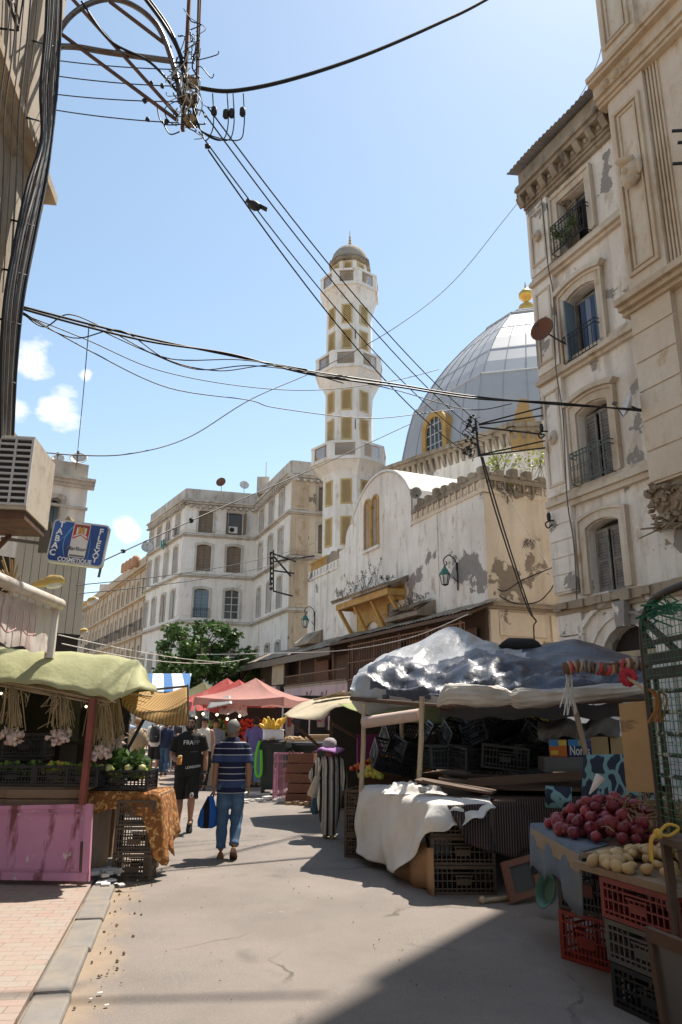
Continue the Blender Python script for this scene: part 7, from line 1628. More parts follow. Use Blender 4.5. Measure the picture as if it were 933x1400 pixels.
# ------------------------------------------------------------------ onion table
OT = thing("vegetable_table", "wooden table of onions and potatoes standing on plastic crates at lower right", "table", (2.2, 5.8, 0))
b = MB(); T = [Vector((1.69, 6.85, .80)), Vector((1.66, 5.42, .80)), Vector((2.9, 5.4, .80)), Vector((3.3, 6.9, .80))]; b.prism(T, (0, 0, .035)); b.prism([Vector((1.60, 5.46, .735)), Vector((1.93, 4.60, .735)), Vector((2.9, 4.75, .735)), Vector((2.6, 5.7, .735))], (0, 0, .045))
for x, y in ((2.6, 6.7), (3.0, 5.6)): b.box((x, y, .39), (.07, .07, .78))
b.box((1.655, 6.12, .755), (.022, 1.3, .11)); b.build("table_top", M_['wood'], OT)
b = MB(); edge = [Vector((2.2 - .5 * k / 4, 6.87, .842)) for k in range(5)] + [Vector((1.665, 6.85 - 1.42 * k / 16, .842)) for k in range(17)]
drp = [.3] * 4 + [.42, .40, .36, .30, .33, .36, .40, .36, .3, .27, .28, .3, .32, .36, .40, .44, .42, .40]
rows = [[p + (Vector((2.4, 6.2, .845)) - p) * .4 for p in edge]] + [[p + Vector((-.03 * (q ** .5) - .025 * math.sin(i * 1.2) * q, .03 * q if i < 5 else 0, -drp[i] * q)) for i, p in enumerate(edge)] for q in (0, .15, .35, .55, .78, 1)]
b.sheet(rows); tag(solid(b.build("blue_grey_cloth", cloth("blue_grey_cloth_fabric", (.13, .17, .22), 0, dirt=(.25, .22, .18))), .004), "faded blue grey cloth hanging over the edge of the onion table", "cloth")
crate("red plastic crate on the ground under the onion table", (1.98, 6.08, 0), R(-53), 'redp', (.46, .46, .335)); crate("black plastic crate with a red tag stacked on the red crate", (1.99, 6.09, .337), R(-52), 'blackp', (.46, .46, .33))
crate("black crate at the bottom of the stack under the potatoes", (2.02, 4.98, 0), R(-68), 'blackp', (.62, .42, .25)); crate("grey crate in the middle of the stack under the potatoes", (2.01, 4.99, .252), R(-68), 'greyp', (.62, .42, .24)); crate("bright red crate directly under the potato board", (2.00, 4.98, .494), R(-69), 'redp', (.64, .42, .24))
b = MB(); b.fbox(Frame(0, 0, 0), 0, 0, 0, 0, 0, 0) if 0 else b.box((1.83, 5.93, .50), (.02, .10, .08), R(37)); tag(b.build("crate_tag", M_['redp']), "red tag on the black crate's side", "tag")
ov, of_ = MB(), None
ov.lathe([(.004, -.046), (.03, -.042), (.052, -.015), (.054, .008), (.040, .034), (.018, .048), (.009, .062), (.006, .074)], (0, 0, 0), 12, 0)
ON = ov.build("red_onion", plain("red_onion_skin", (.20, .026, .042), .35, var=.45, scale=14, rand=.35, second=(.26, .07, .05), lo=.55, hi=.75, stretch=(1, 1, .2))); first = True
oc_ = 0
def pile(proto, n, cx, cy, z0, rx, ry, h, r, label, cat, grp, tiltmax=1.2, yaw=None):
    pts = []
    for tries in range(n * 60):
        if len(pts) >= n: break
        a, q = rnd.uniform(0, 6.283), rnd.random() ** .5; x, y = cx + rx * q * math.cos(a), cy + ry * q * math.sin(a); zt_ = h * max(0, 1 - q ** 1.5); z = z0 + r * .85 + zt_ * rnd.choice((1, 1, .6, .9))
        if all((Vector((x, y, z)) - p).length > r * 1.55 for p in pts): pts.append(Vector((x, y, z)))
    for k, p in enumerate(pts):
        o = proto if k == 0 else proto.copy()
        if k: COL.objects.link(o)
        s = rnd.uniform(.68, 1.2); o.scale = (s * rnd.uniform(.88, 1.12), s * rnd.uniform(.88, 1.12), s); o.location = p; o.rotation_euler = (rnd.uniform(-tiltmax, tiltmax), rnd.uniform(-tiltmax, tiltmax), rnd.uniform(0, 6)); tag(o, label, cat, grp)
pile(ON, 75, 2.14, 6.22, .842, .46, .60, .24, .052, "red onion in the heap on the cloth covered table", "onion", "red onions in the heap")
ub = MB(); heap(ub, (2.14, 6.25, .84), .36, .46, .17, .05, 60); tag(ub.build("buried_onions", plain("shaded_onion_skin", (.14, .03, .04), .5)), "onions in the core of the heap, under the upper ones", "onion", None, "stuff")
b = MB()
for k in range(420): 
    p = Vector((2.46 + rnd.gauss(0, .16), 6.12 + rnd.gauss(0, .22), 1.02 + rnd.gauss(0, .04) - .0)); d = Vector((rnd.gauss(0, .10), rnd.gauss(0, .10), rnd.gauss(0, .05))); b.tube([p, p + d * .5 + Vector((0, 0, .02)), p + d], .0045, 3)
for k in range(40): b.ball((2.46 + rnd.gauss(0, .15), 6.12 + rnd.gauss(0, .2), .92 + rnd.uniform(0, .05)), .07, 6, 0, None, (1, 1, .7), .5)
tag(b.build("dried_stalks", plain("dried_onion_stalks", (.30, .20, .10), .9, var=.45, scale=20)), "tangled dried onion stalks heaped behind the red onions", "onion stalks")
pv_ = MB(); pv_.ball((0, 0, 0), .037, 10, 0, None, (1.25, 1, .95), .22); PT = pv_.build("potato", plain("potato_skin", (.54, .39, .20), .6, var=.2, scale=12, rand=.15, second=(.36, .22, .10), lo=.58, hi=.75)); pile(PT, 62, 2.09, 5.22, .78, .42, .31, .09, .036, "pale potato in the pile on the front board", "potato", "potatoes on the front board", .5)
o = PT.copy(); COL.objects.link(o); o.scale = (1.5, 1.15, 1.1); o.location = (2.0, 4.83, .828); o.rotation_euler = (0, 0, .2); tag(o, "largest potato lying alone at the front edge of the board", "potato"); "group" in o and o.__delitem__("group")
for k, (x, y) in enumerate(((2.62, 5.62), (2.70, 5.5), (2.55, 5.55))):
    h = MB(); rr = .04; h.lathe([(.004, -rr * .8), (rr * .8, -rr * .5), (rr, 0), (rr * .6, rr * .7), (.008, rr * 1.3), (.006, rr * 2)], (x, y, .88), 8, 0, True); tag(h.build("garlic_bulb", plain("white_garlic%d" % k, (.60, .56, .60), .6)), "white garlic bulb lying between the onion stalks and the cage", "garlic", "white garlic on the table")
b = MB(); c = at(806, 1086, 6.3); d = (at(822, 1062, 6.3) - c); b.lathe([(.005, 0), (.045, d.length)], c, 10, 0, True, d.to_track_quat('Z', 'Y').to_matrix()); tag(b.build("paper_cone", plain("white_paper", (.66, .60, .56), .8)), "white paper cone stuck in the top of the onion heap", "paper cone")
st_ = thing("wooden_stool", "dark wooden stool beside the potatoes at the right edge", "stool", (2.1, 4.5, 0)); b = MB(); z = at(905, 1148, 4.55).z; a = at(907, 1148, 4.55); b.box((a.x + .22, 4.5, z), (.46, .32, .04)); b.build("seat", M_['wooddk'], st_)
for dx, dy in ((.02, -.10), (.02, .12), (.40, -.1), (.4, .12)): b = MB(); b.beam((a.x + dx + .02, 4.5 + dy, z - .02), (a.x + dx * 1.05 + .06, 4.5 + dy * 1.2, 0), .045); b.build("leg", M_['wooddk'], st_)
b = MB(); c = at(900, 1140, 4.5); b.ball(c, .03, 8); b.tube(smooth_path([c, c + Vector((.06, 0, .05)), c + Vector((.12, 0, .03)), c + Vector((.06, 0, -.01)), c], 5), .009, 6); b.tube(smooth_path([c, c + Vector((-.05, -.02, -.03)), c + Vector((-.06, -.02, -.14))], 4), .012, 6); tag(b.build("yellow_ribbon", plain("yellow_cloth_strip", (.60, .36, .06), .8)), "knotted yellow cloth strip on the dark stool's corner", "ribbon")
CB = thing("framed_board", "dark framed slate board standing on the ground at the lower right corner", "board", (1.9, 3.9, 0))
A, B_ = at(889, 1266, 4.15), at(1020, 1312, 3.55); A0 = Vector((A.x + .03, A.y - .06, .0)); B0_ = Vector((B_.x + .03, B_.y - .06, .0)); B_.z = A.z; nn_ = (B_ - A).cross(Vector((0, 0, -1))).normalized(); nn_ = nn_ if nn_.y < 0 else -nn_
LL = lambda x, y, z=0: (A * (1 - x) + B_ * x) * (1 - y) + (A0 * (1 - x) + B0_ * x) * y + nn_ * z
b = MB()
for x0, x1, y0, y1 in ((0, 1, 0, .09), (0, 1, .92, 1), (0, .06, .091, .919), (.94, 1, .091, .919)): b.prism([LL(x0, y0), LL(x1, y0), LL(x1, y1), LL(x0, y1)], nn_ * .035)
b.build("frame", M_['wooddk'], CB); b = MB(); b.prism([LL(.03, .05, .004), LL(.97, .05, .004), LL(.97, .95, .004), LL(.03, .95, .004)], nn_ * .01); b.build("slate", plain("grey_slate", (.10, .095, .095), .35, var=.15, scale=8, stretch=(1, 1, .1)), CB)
# ------------------------------------------------------------------ people
def remesh(o, v, sm=3):
    m = o.modifiers.new("remesh", 'REMESH'); m.mode = 'VOXEL'; m.voxel_size = v; m.use_smooth_shade = True
    if sm: s = o.modifiers.new("smooth", 'SMOOTH'); s.factor = .5; s.iterations = sm
    return o
class Body:
    """a figure laid out in its own frame (x to its right, y forward, z up), then placed in the world"""
    def __init__(s, label, loc, yaw, H, name="person", group=None, vox=.011):
        s.k = H / 1.72; s.M = Matrix.Translation(loc) @ Matrix.Rotation(yaw, 4, 'Z') @ Matrix.Diagonal((s.k, s.k, s.k, 1)); s.t = thing(name, label, "person", loc, yaw, group); s.vox = vox
    def part(s, mb, name, mat, vox=0, sm=3, parent=None):
        mb.v = [tuple(s.M @ Vector(v)) for v in mb.v]; o = mb.build(name, mat, parent or s.t)
        if vox: remesh(o, vox * s.k, sm)
        return o
    @staticmethod
    def torso(mb, prof, lean=0.0, tw=0.0, z0=.95):
        rings = []
        for z, rx, ry, *dy in prof:
            d = (dy[0] if dy else 0) + lean * max(0, z - z0); rings.append([Vector((rx * math.cos(a * .3927) * (1 + .05 * math.cos(a * .7854)), d + ry * math.sin(a * .3927), z)) for a in range(16)])
        mb.rings(rings)
    def figure(s, P, skin, gown=False):
        """P: joints sh, el, wr, hp, kn, an for side -1 and 1, head turn, lean"""
        b = MB(); lean = P.get('lean', 0.03)
        s.torso(b, ((.84, .13, .10), (.92, .165, .118), (1.02, .155, .11), (1.14, .145, .105), (1.26, .16, .115), (1.36, .175, .112), (1.43, .15, .092), (1.475, .085, .07), (1.50, .058, .06), (1.57, .055, .058)), lean)
        hz = Vector((0, lean * .55, 0)); Q = Matrix.Rotation(P.get('turn', 0), 3, 'Z') @ Matrix.Rotation(P.get('nod', 0), 3, 'X'); hc = Vector((0, .012, 1.615)) + hz; s.hc, s.Q = hc, Q
        h = lambda x, y, z: hc + Q @ Vector((x, y, z))
        b.ball(h(0, 0, .012), .1, 14, 0, Q, (.77, .96, 1.12)); b.ball(h(0, .028, -.065), .062, 10, 0, Q, (.92, 1.0, .95)); b.ball(h(0, .062, -.088), .026, 8, 0, Q, (1.1, .9, .8))
        b.tube([h(0, .09, .02), h(0, .108, -.012), h(0, .112, -.026)], [.010, .014, .013], 6); b.ball(h(.0, .094, -.056), .02, 8, 0, Q, (1.2, .6, .7)); b.ball(h(0, .084, .035), .03, 8, 0, Q, (1.9, .6, .5))
        for e in (-1, 1): b.ball(h(e * .079, -.008, -.005), .03, 8, 0, Q, (.35, .75, 1.1))
        b.tube([Vector((0, .0, 1.45)) + hz * .9, h(0, -.012, -.05)], [.062, .055], 8)
        for e in (-1, 1):
            J = {k: Vector(P[k][0 if e < 0 else 1]) for k in ('sh', 'el', 'wr', 'hp', 'kn', 'an')}; s.J = getattr(s, 'J', {}); s.J[e] = J
            b.tube(smooth_path([J['sh'] * .8 + Vector((0, 0, 1.40 * .2)), J['sh'], J['sh'].lerp(J['el'], .5), J['el'], J['el'].lerp(J['wr'], .3), J['wr']], 3), [.05, .052, .053, .053, .05, .048, .047, .045, .043, .041, .04, .041, .043, .042, .036, .028], 9)
            if not gown:
                b.tube(smooth_path([J['hp'] + Vector((0, 0, .04)), J['hp'].lerp(J['kn'], .45), J['kn'], J['kn'].lerp(J['an'], .35), J['an']], 4), [.088, .09, .09, .088, .082, .076, .07, .064, .058, .056, .058, .06, .058, .052, .046, .040, .036], 10)
                ft = J['an'] + Vector((0, .05, -.05)); b.ball(ft, .05, 8, 0, None, (.8, 1.9, .6))
            # hand: palm, four fingers, thumb
            d = (J['wr'] - J['el']).normalized(); f = Vector((0, 1, 0)); f = (f - d * f.dot(d)); f = f.normalized() if f.length > .2 else Vector((1, 0, 0)); n = d.cross(f); g = P.get('grip', (0.5, .5))[0 if e < 0 else 1]
            pc = J['wr'] + d * .05; Mx = Matrix((f, n, d)).transposed(); b.ball(pc, .045, 8, 0, Mx, (.9, .45, 1.1))
            for i in range(4):
                r0 = pc + f * (.028 - .019 * i) + d * .035; L = (.062, .072, .068, .052)[i]; dd = (d * math.cos(g * .8) + n * e * -math.sin(g * .8)); d2 = (d * math.cos(g * 2) + n * e * -math.sin(g * 2)); b.tube([r0 - d * .02, r0, r0 + dd * L * .5, r0 + dd * L * .5 + d2 * L * .5], [.010, .0095, .009, .0075], 6)
            b.tube([pc + f * .025 - d * .02, pc + f * .05 + d * .015, pc + f * .052 + d * .045], [.012, .011, .009], 6); s.hand = getattr(s, 'hand', {}); s.hand[e] = pc + d * .05
        s.body = s.part(b, "body", skin, s.vox)
        ey = MB()
        for e in (-1, 1): ey.ball(h(e * .031, .086, .014), .0115, 8)
        s.part(ey, "eyes", M_['eye']); ew = MB()
        for e in (-1, 1): ew.tube([h(e * .014, .098, .036), h(e * .034, .095, .042), h(e * .052, .08, .036)], [.004, .006, .003], 5)
        s.part(ew, "eyebrows", M_['hair'])
        return s
    def hair(s, mat, thick=.012, low=-.03, back=True):
        b = MB(); h = lambda x, y, z: s.hc + s.Q @ Vector((x, y, z)); b.ball(h(0, -.012, .022), .1 + thick * .5, 14, 0, s.Q, (.80, .96, 1.10)); o = MB()
        vs, fs = b.v, b.f; keep = []
        for f in fs:
            c = sum((Vector(vs[i]) for i in f), Vector()) / len(f); l = s.Q.transposed() @ (c - s.hc)
            if l.z > low + (.085 if l.y > .03 else (.04 if l.y > -.01 else -.03)): keep.append(f)
        o.v = vs; o.f = keep; o.m = [0] * len(keep); o.sm = [True] * len(keep); ob = s.part(o, "hair", mat); solid(ob, thick, 0); return ob
    def shirt(s, mat, P, sleeve=.55, z0=.86, grow=.018, loose=1.0, name="shirt"):
        b = MB(); lean = P.get('lean', .03); g = grow
        s.torso(b, ((z0, .175 * loose + g, .125 * loose + g), (.98, .172 * loose + g, .12 * loose + g), (1.10, .165 * loose + g, .118 * loose + g), (1.24, .168 + g, .122 + g), (1.36, .182 + g, .118 + g), (1.43, .152 + g, .095 + g), (1.475, .082 + g, .07 + g), (1.49, .07 + g, .065 + g)), lean)
        if sleeve:
            for e in (-1, 1):
                J = s.J[e]; end = J['sh'].lerp(J['el'], min(1, sleeve * 1.35)); pts = [J['sh'] * .75 + Vector((0, 0, .35)), J['sh'], end]; rr = [.07, .072, .074]
                if sleeve > .9: pts += [J['el'], J['wr'] - (J['wr'] - J['el']) * .08]; pts[2] = J['sh'].lerp(J['el'], .6); rr = [.07, .07, .064, .058, .048]
                b.tube(pts, rr, 10)
        s.sh = s.part(b, name, mat, .010); return s.sh
    def legs(s, mat, to=1.0, r=(.105, .10, .085, .072, .066), name="trousers"):
        b = MB(); s.torso(b, ((.80, .15, .115), (.90, .178, .128), (.98, .168, .12), (1.02, .16, .115)))
        for e in (-1, 1):
            J = s.J[e]; hp, kn, an = J['hp'], J['kn'], J['an']; low = kn.lerp(an, (to - .5) * 2) if to > .5 else hp.lerp(kn, to * 2)
            pts = [hp + Vector((0, 0, .02)), hp.lerp(kn, .5), kn, kn.lerp(low, .5), low] if to > .55 else [hp + Vector((0, 0, .02)), hp.lerp(kn, .5), kn + Vector((0, .0, -.01))]
            pts = smooth_path(pts, 3); n = len(pts); b.tube(pts, [r[0] + (r[-1] - r[0]) * i / (n - 1) + .006 * math.sin(i * 2.2) for i in range(n)], 12)
        return s.part(b, name, mat, .011, 2)
    def shoes(s, mat, sole=None, name="shoe", h=.075):
        for e in (-1, 1):
            J = s.J[e]; an = J['an']; b = MB(); base = an.z - .085; tilt = s.tilt.get(e, 0) if hasattr(s, 'tilt') else 0; Q = Matrix.Rotation(tilt, 3, 'X'); c = an + Vector((0, 0, -.05))
            P_ = lambda x, y, z: c + Q @ Vector((x, y, z))
            rg = []
            for y, w, zz in ((-.085, .03, .05), (-.06, .042, .075), (0, .043, .08), (.06, .047, .06), (.12, .05, .045), (.165, .042, .035), (.185, .02, .022)): rg.append([P_(w * math.cos(a * .6283), y, -.035 + (zz * max(0, math.sin(a * .6283)))) for a in range(10)])
            b.rings(rg); so = s.part(b, name, mat)
            if sole:
                q = MB(); q.prism([P_(x, y, -.05) for x, y in ((-.03, -.09), (.03, -.09), (.048, .0), (.052, .1), (.035, .18), (-.035, .18), (-.052, .1), (-.048, 0))], Q @ Vector((0, 0, .018))); s.part(q, "sole", sole, 0, 0, so)
STAND = dict(sh=((-.19, .02, 1.40), (.19, .02, 1.40)), el=((-.25, -.02, 1.13), (.25, -.02, 1.13)), wr=((-.26, .06, .89), (.26, .06, .89)), hp=((-.09, 0, .90), (.09, 0, .90)), kn=((-.10, .03, .50), (.10, .03, .50)), an=((-.10, 0, .09), (.10, 0, .09)))
def pose(**k): d = dict(STAND); d.update(k); return d
navy = cloth("navy_striped_jersey", (.016, .020, .048), 0, [((0, 0, 1), .078, (.42, .42, .45), .11), ((0, .001, 1), .312, (.04, .06, .14), .25)], var=.3)
jeans = plain("blue_denim", (.045, .095, .17), .8, var=.35, scale=7, second=(.10, .17, .26), lo=.5, hi=.75)
blk = plain("black_cotton", (.016, .015, .015), .85, var=.3)
shoe_m = plain("black_shoe", (.02, .02, .022), .6); solew = plain("white_sole", (.6, .58, .55), .7); sandal = plain("brown_sandal", (.17, .085, .04), .7)
# man walking towards us in black
p = gp(252, 1139); P = pose(kn=((-.09, .13, .52), (.10, -.02, .50)), an=((-.075, -.03, .20), (.105, .10, .085)), el=((-.26, -.03, 1.14), (.27, -.06, 1.13)), wr=((-.27, .04, .88), (.17, .16, 1.06)), lean=.02, turn=.05, grip=(.35, 1.1))
m1 = Body("bearded man walking towards the camera in black printed t-shirt and long black shorts", p, math.pi + .10, 1.73); m1.tilt = {-1: -.75, 1: .1}
m1.figure(P, M_['skin']); m1.hair(M_['hair'], .010); m1.shirt(blk, P, .55, .83, .02, 1.04, "t_shirt"); m1.legs(blk, .5, (.115, .11, .105), "shorts"); m1.shoes(shoe_m, solew)
b = MB(); h = lambda x, y, z: m1.hc + m1.Q @ Vector((x, y, z))
b.ball(h(0, .036, -.078), .062, 12, 0, m1.Q, (1.04, 1.0, .75)); 
for e in (-1, 1): b.ball(h(e * .055, .02, -.05), .026, 8, 0, m1.Q, (.8, 1.2, 1.6))
b.ball(h(0, .098, -.046), .02, 8, 0, m1.Q, (1.5, .5, .35)); m1.part(b, "beard", M_['hair'], .008, 2)
b = MB(); J = m1.J[-1]; w_d = (J['wr'] - J['el']).normalized(); b.tube([J['wr'] - w_d * .012, J['wr'] + w_d * .012], .042, 10); m1.part(b, "watch", M_['blackp'])
b = MB(); c = m1.M @ (m1.hand[1] + Vector((-.02, .05, .03))); b.lathe([(.034, -.055), (.042, .055), (.038, .055), (.03, -.04)], c, 12, 0); b.ball(c + Vector((0, 0, .05)), .036, 8, 1); b.ball(c + Vector((.02, -.01, .06)), .026, 8, 1); tag(b.build("snack_cup", [plain("orange_cup", (.58, .24, .05), .5), plain("pale_snack", (.66, .46, .20), .6)]), "orange and yellow snack held in the black-dressed man's hand", "snack")
bpy.context.view_layer.update(); dg = bpy.context.evaluated_depsgraph_get(); bv = BVHTree.FromObject(m1.sh, dg)
def shirt_text(parent, body, bv, txt, size, x, z, mat, bold=.0, name="lettering", rot=0.0, sx=1.0):
    vs, fs = text_mesh(txt, size, bold); fr = body.M.to_3x3() @ Vector((0, 1, 0)); fr.normalize(); lf = body.M.to_3x3() @ Vector((-1, 0, 0)); lf.normalize(); o0 = body.M @ Vector((0, .6, 0)); out = []
    for v in vs:
        vx, vy = v.x * sx * math.cos(rot) - v.y * math.sin(rot), v.x * sx * math.sin(rot) + v.y * math.cos(rot); q = Vector((o0.x, o0.y, body.M.translation.z)) + lf * (vx + x) + Vector((0, 0, z * body.k + vy)); hit = bv.ray_cast(q, -fr); out.append((hit[0] if hit[0] is not None else q - fr * .45) + fr * (.006 + max(0, v.z) * .3))
    mb = MB(); mb.add(out, fs); return mb.build(name, mat, parent)
wt2 = plain("white_print", (.72, .72, .72), .7); gy2 = plain("grey_print", (.20, .20, .20), .7)
for ch, x, c in (("F", -.062, wt2), ("R", -.010, wt2), ("A", .045, wt2), ("P", .098, gy2), ("P", .142, gy2)): shirt_text(m1.sh, m1, bv, ch, .088, x - .0, 1.325, c, .002)
shirt_text(m1.sh, m1, bv, "LONDON", .050, .085, .965, wt2, .001, "lettering", .12); shirt_text(m1.sh, m1, bv, "LONDON", .026, .09, 1.19, gy2, 0, "lettering", .05)
b = MB(); sq_ = m1.J[-1]['kn'] + Vector((-.01, .105, .045)); b.ball(sq_, .035, 10, 0, None, (.9, .25, 1.2)); b.ball(sq_ + Vector((.0, .008, -.01)), .016, 8, 1, None, (1, .3, 1)); m1.part(b, "shorts_emblem", [solew, plain("emblem_red", (.35, .05, .05), .7)])
# man in navy stripes walking away
p = gp(312, 1172); P = pose(kn=((-.10, .03, .50), (.09, .05, .51)), an=((-.10, -.02, .085), (.075, -.20, .155)), sh=((-.175, .02, 1.395), (.175, .02, 1.395)), el=((-.215, -.05, 1.13), (.225, -.06, 1.13)), wr=((-.225, .02, .87), (.235, .03, .88)), lean=.03, turn=-.75, nod=-.08, grip=(1.1, .5))
m2 = Body("grey haired man walking away in navy striped polo, jeans and sandals", p, .10, 1.66); m2.tilt = {1: -.5}
m2.figure(P, M_['skindk']); m2.hair(M_['greyhair'], .006, -.035); m2.shirt(navy, P, .62, .80, .014, .98, "polo_shirt"); m2.legs(jeans, .97, (.105, .09, .078, .068, .064), "jeans"); m2.shoes(sandal, M_['wooddk'], "sandal")
b = MB(); z = 1.50; b.rings([[Vector((r * math.cos(a * .4), .012 + r * .95 * math.sin(a * .4), zz)) for a in range(16)] for r, zz in ((.098, 1.452), (.078, 1.515), (.070, 1.515), (.09, 1.45))]); m2.part(b, "collar", navy, 0)
bg_ = thing("carrier_bag", "blue and black bag carried low by the man in navy stripes", "bag", m2.M @ m2.hand[-1]); hb_ = m2.M @ m2.hand[-1]
b = MB(); bt_ = hb_ + Vector((-.035, -.02, -.02)); rows = []
for z, w, d in ((0, .03, .02), (-.08, .07, .045), (-.18, .11, .06), (-.30, .13, .065), (-.36, .115, .055), (-.385, .07, .03)): rows.append([bt_ + Vector((-.04 * (-z) / .38 + w * math.cos(a * .5236) + .012 * math.sin(a * 3 + z * 30), d * math.sin(a * .5236), z)) for a in range(12)])
b.rings(rows); b.build("bag_body", cloth("blue_bag_cloth", (.02, .10, .36), 0, [((1, .6, 0), .2, (.015, .015, .02), .35)]), bg_); b = MB(); b.tube(smooth_path([bt_ + Vector((-.02, 0, -.02)), hb_ + Vector((0, 0, .04)), bt_ + Vector((.03, 0, -.02))], 4), .012, 5); b.build("handle", blk, bg_)
# woman in the striped robe
p = gp(450, 1146); k_ = at(453, 1012, p.y).z / 1.80
P = pose(el=((-.33, .08, 1.12), (.27, -.03, 1.10)), wr=((-.20, .20, 1.0), (.27, .07, .86)), lean=.05, kn=((-.08, .05, .5), (.08, .02, .5)), an=((-.07, .06, .09), (.06, -.10, .10)))
m3 = Body("woman walking away in a black and white striped hooded robe and lilac sun hat", p, .06, 1.72 * k_)
m3.figure(P, M_['skin'], True)
robe = cloth("striped_robe", (.46, .42, .37), 0, [((1, .25, 0), .19, (.66, .62, .56), .3), ((1, .25, 0), .042, (.26, .23, .21), .30), ((1, .25, 0), .095, (.025, .022, .022), .34)], var=.2, scale=5)
b = MB(); Body.torso(b, ((.05, .115, .11, -.02), (.12, .135, .13, -.02), (.35, .18, .16), (.60, .225, .185), (.85, .245, .19), (1.02, .235, .18), (1.18, .225, .17), (1.32, .225, .16), (1.41, .20, .13), (1.465, .12, .10), (1.50, .08, .08)), .04)
for e in (-1, 1): J = m3.J[e]; b.tube(smooth_path([J['sh'] * .7 + Vector((0, 0, .42)), J['sh'], J['sh'].lerp(J['el'], .6), J['el'], J['el'].lerp(J['wr'], .85)], 3), [.085, .088, .09, .09, .088, .086, .085, .085, .085, .088, .09, .094, .10], 12)
for k in range(7): a = -2.6 + k * .35; b.tube([(.2 * math.cos(a) * 1.05, .16 * math.sin(a), .9), (.17 * math.cos(a), .155 * math.sin(a) - .01, .45), (.12 * math.cos(a), .13 * math.sin(a) - .02, .06)], [.015, .03, .028], 6)
m3.part(b, "robe", robe, .012, 2)
b = MB(); b.rings([[Vector((w * math.cos(a * .5236), y + d * math.sin(a * .5236), z)) for a in range(12)] for z, w, d, y in ((1.50, .12, .05, -.03), (1.44, .16, .06, -.09), (1.34, .15, .055, -.13), (1.22, .11, .045, -.145), (1.10, .06, .035, -.15), (1.02, .02, .02, -.15))]); m3.part(b, "hood", robe, .012, 2)
b = MB(); b.ball((0, .01, 1.49), .10, 12, 0, None, (1.15, .9, .65), .1); b.ball((0, -.02, 1.545), .085, 12, 0, None, (1.05, 1.1, 1.1)); m3.part(b, "head_scarf", plain("dusty_rose_scarf", (.24, .085, .095), .85), .012)
ht = thing("sun_hat", "lilac wide brimmed sun hat with grey crown worn by the robed woman", "hat", m3.M @ Vector((0, .03, 1.66))); b = MB(); rings = []
hcz = 1.655
for r, dz in ((.105, .01), (.16, .005), (.22, -.02), (.285, -.055)): rings.append([m3.M @ Vector((r * 1.05 * math.cos(a * .2094), .03 + r * math.sin(a * .2094), hcz + dz + (.022 * (r - .1) / .13) * math.sin(a * .2094 * 3 + 2.2) + .010 * (r - .1) / .13 * math.sin(a * .2094 * 7))) for a in range(30)])
b.sheet([r + [r[0]] for r in rings]); solid(b.build("brim", cloth("lilac_straw", (.50, .27, .56), .25, var=.2, scale=12), ht), .008); b = MB(); b.lathe([(.112, 0), (.112, .04), (.10, .10), (.06, .14), (.01, .15)], m3.M @ Vector((0, .03, hcz)), 20); bo_ = b.build("crown", plain("grey_straw", (.34, .30, .31), .8, var=.3, scale=30), ht)
m3.shoes(plain("tan_shoe", (.30, .20, .11), .7))
sbg = thing("shoulder_bag", "long cream shoulder bag hanging at the robed woman's left side", "bag", m3.M @ Vector((-.30, 0, .95))); b = MB(); Q = Matrix.Rotation(.35, 3, 'Y'); c0 = Vector((-.30, -.13, .95)); rows = []
for z, w, d in ((.20, .045, .02), (.19, .06, .035), (.0, .075, .045), (-.17, .085, .045), (-.20, .06, .03)): rows.append([m3.M @ (c0 + Q @ Vector((w * math.cos(a * .5236), d * math.sin(a * .5236), z))) for a in range(12)])
b.rings(rows); b.build("bag_body", plain("cream_leather", (.52, .43, .32), .6), sbg); b = MB(); b.tube([m3.M @ (c0 + Q @ Vector((0, .0, .19))), m3.M @ Vector((-.2, -.13, 1.25)), m3.M @ Vector((-.15, -.06, 1.475)), m3.M @ Vector((-.16, .1, 1.40))], .013, 6); b.build("strap", plain("cream_strap", (.48, .40, .30), .6), sbg)
b = MB(); rows = []
for z, w in ((.0, .05), (-.12, .09), (-.25, .10), (-.30, .06)): rows.append([m3.M @ Vector((-.27 + w * math.cos(a * .6), .12 + .05 * math.sin(a * .6), .72 + z)) for a in range(10)])
b.rings(rows); tag(b.build("shopping_bag", plain("teal_bag", (.015, .06, .10), .5)), "dark teal shopping bag on the far side of the robed woman", "bag")
# passers-by further down the street
def passer(label, px, py, yaw, H, top, bot, long=True, skin='skin', hairm='hair', P=None, sleeve=.55, hair=True):
    P = P or pose(kn=((-.10, .06, .50), (.10, .02, .50)), an=((-.09, .14, .10), (.09, -.14, .12))); q = Body(label, gp(px, py), yaw, H, vox=.016); q.figure(P, M_[skin])
    if hair: q.hair(M_[hairm], .014)
    q.shirt(top, P, sleeve, .86); q.legs(bot, .97 if long else .5, (.11, .10, .085) if long else (.115, .11, .105), "trousers" if long else "shorts"); q.shoes(shoe_m); return q
q = passer("man with a black backpack walking away in a white t-shirt and dark shorts", 209, 1061, .1, 1.72, plain("white_tee", (.62, .60, .58), .85), blk, False)
bp = thing("backpack", "black backpack on the back of the man in white t-shirt", "backpack", q.M @ Vector((0, -.2, 1.2))); b = MB(); rows = [[q.M @ Vector((w * math.cos(a * .5236), -.21 + d * math.sin(a * .5236), z)) for a in range(12)] for z, w, d in ((.98, .10, .06), (1.02, .15, .10), (1.2, .16, .12), (1.38, .14, .09), (1.46, .08, .05))]; b.rings(rows); b.ball(q.M @ Vector((0, -.31, 1.12)), .09, 8, 0, None, (1.2, .5, .9)); b.build("bag_body", plain("backpack_black", (.018, .02, .026), .6), bp)
b = MB()
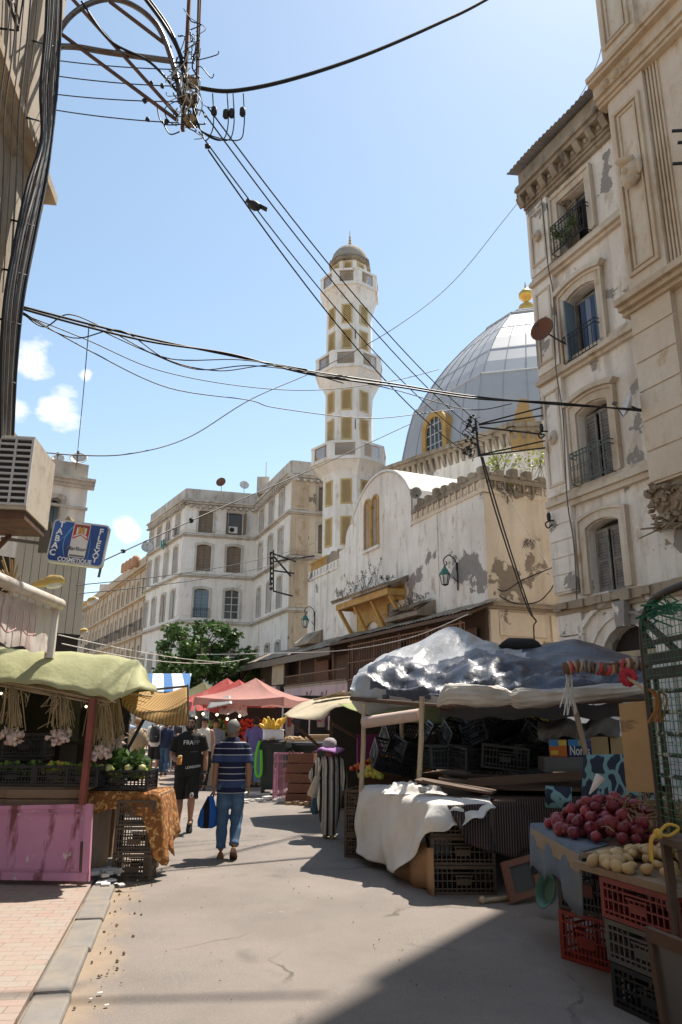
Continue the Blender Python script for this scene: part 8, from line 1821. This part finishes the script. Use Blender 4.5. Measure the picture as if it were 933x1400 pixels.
for e in (-1, 1): b.tube([q.M @ Vector((e * .09, -.14, 1.42)), q.M @ Vector((e * .11, .0, 1.49)), q.M @ Vector((e * .11, .15, 1.35))], .022, 5)
b.build("strap", blk, bp)
passer("person walking away in dark blue jacket and blue jeans beside the backpack man", 223, 1061, .05, 1.62, plain("dark_blue_jacket", (.02, .035, .08), .8), jeans, True, sleeve=1.0)
q = passer("man in a white vest and dark cap walking behind the man in black", 276, 1080, math.pi - .15, 1.70, plain("cream_vest", (.60, .55, .48), .85), blk, True, sleeve=0); b = MB(); b.lathe([(.09, 0), (.088, .05), (.06, .09), (.01, .10)], q.hc + Vector((0, -.005, .045)), 14); b.prism([q.hc + Vector((x, y, .05)) for x, y in ((-.07, .06), (.07, .06), (.05, .16), (-.05, .16))], (0, 0, .012)); q.part(b, "cap", M_['iron'])
passer("man in a grey blue shirt just behind the white vest man", 291, 1074, math.pi + .4, 1.66, plain("grey_blue_shirt", (.22, .26, .34), .85), blk, True)
P = pose(wr=((-.22, .24, 1.05), (.2, .26, 1.08)), lean=.12); passer("man in a violet t-shirt and pale blue trousers standing at the vegetable display", 346, 1076, -.35, 1.72, plain("violet_tee", (.13, .11, .30), .85), plain("pale_denim", (.16, .24, .34), .8), True, 'skindk', 'hair', P)
passer("seller in a dark green shirt standing in the shade of the pink tent", 374, 1068, math.pi - .3, 1.70, plain("dark_green_shirt", (.03, .07, .06), .85), blk)
passer("dark dressed seller deep in the shade behind the tomatoes", 330, 1066, math.pi, 1.68, plain("dark_maroon_shirt", (.10, .03, .035), .85), blk)
P = pose(lean=.10, wr=((-.2, .2, 1.0), (.2, .2, 1.0))); q = passer("person in a beige robe seen from behind by the dark awning poles", 184, 1068, .5, 1.66, plain("beige_robe_cloth", (.42, .33, .23), .85), plain("beige_skirt", (.40, .32, .23), .85), True, 'skin', 'hair', P, 1.0, False); b = MB(); b.ball(q.hc + Vector((0, -.01, .05)), .13, 14, 0, None, (1, 1, .85), .08); b.lathe([(.10, -.02), (.14, 0), (.14, .05), (.10, .07)], q.hc + Vector((0, -.01, .0)), 14, 0); q.part(b, "turban", plain("brown_turban", (.26, .15, .08), .85), .012)
b = MB(); c = q.M @ Vector((-.05, -.28, 1.15)); b.ball(c, .26, 14, 0, None, (1, .7, 1.15), .15); tag(b.build("cloth_bundle", plain("khaki_bundle", (.30, .24, .15), .9)), "khaki cloth bundle on the back of the beige robed person", "bundle")
passer("distant figure in a white shirt seen between the awning poles", 162, 1050, .2, 1.7, plain("white_shirt_far", (.62, .62, .62), .85), blk); passer("distant figure in a pale blue shirt further down the street", 172, 1046, math.pi, 1.68, plain("pale_blue_far", (.35, .48, .62), .85), jeans); passer("distant figure in dark clothes near the striped canopy", 236, 1052, math.pi, 1.70, plain("far_dark_shirt", (.04, .05, .07), .85), blk)
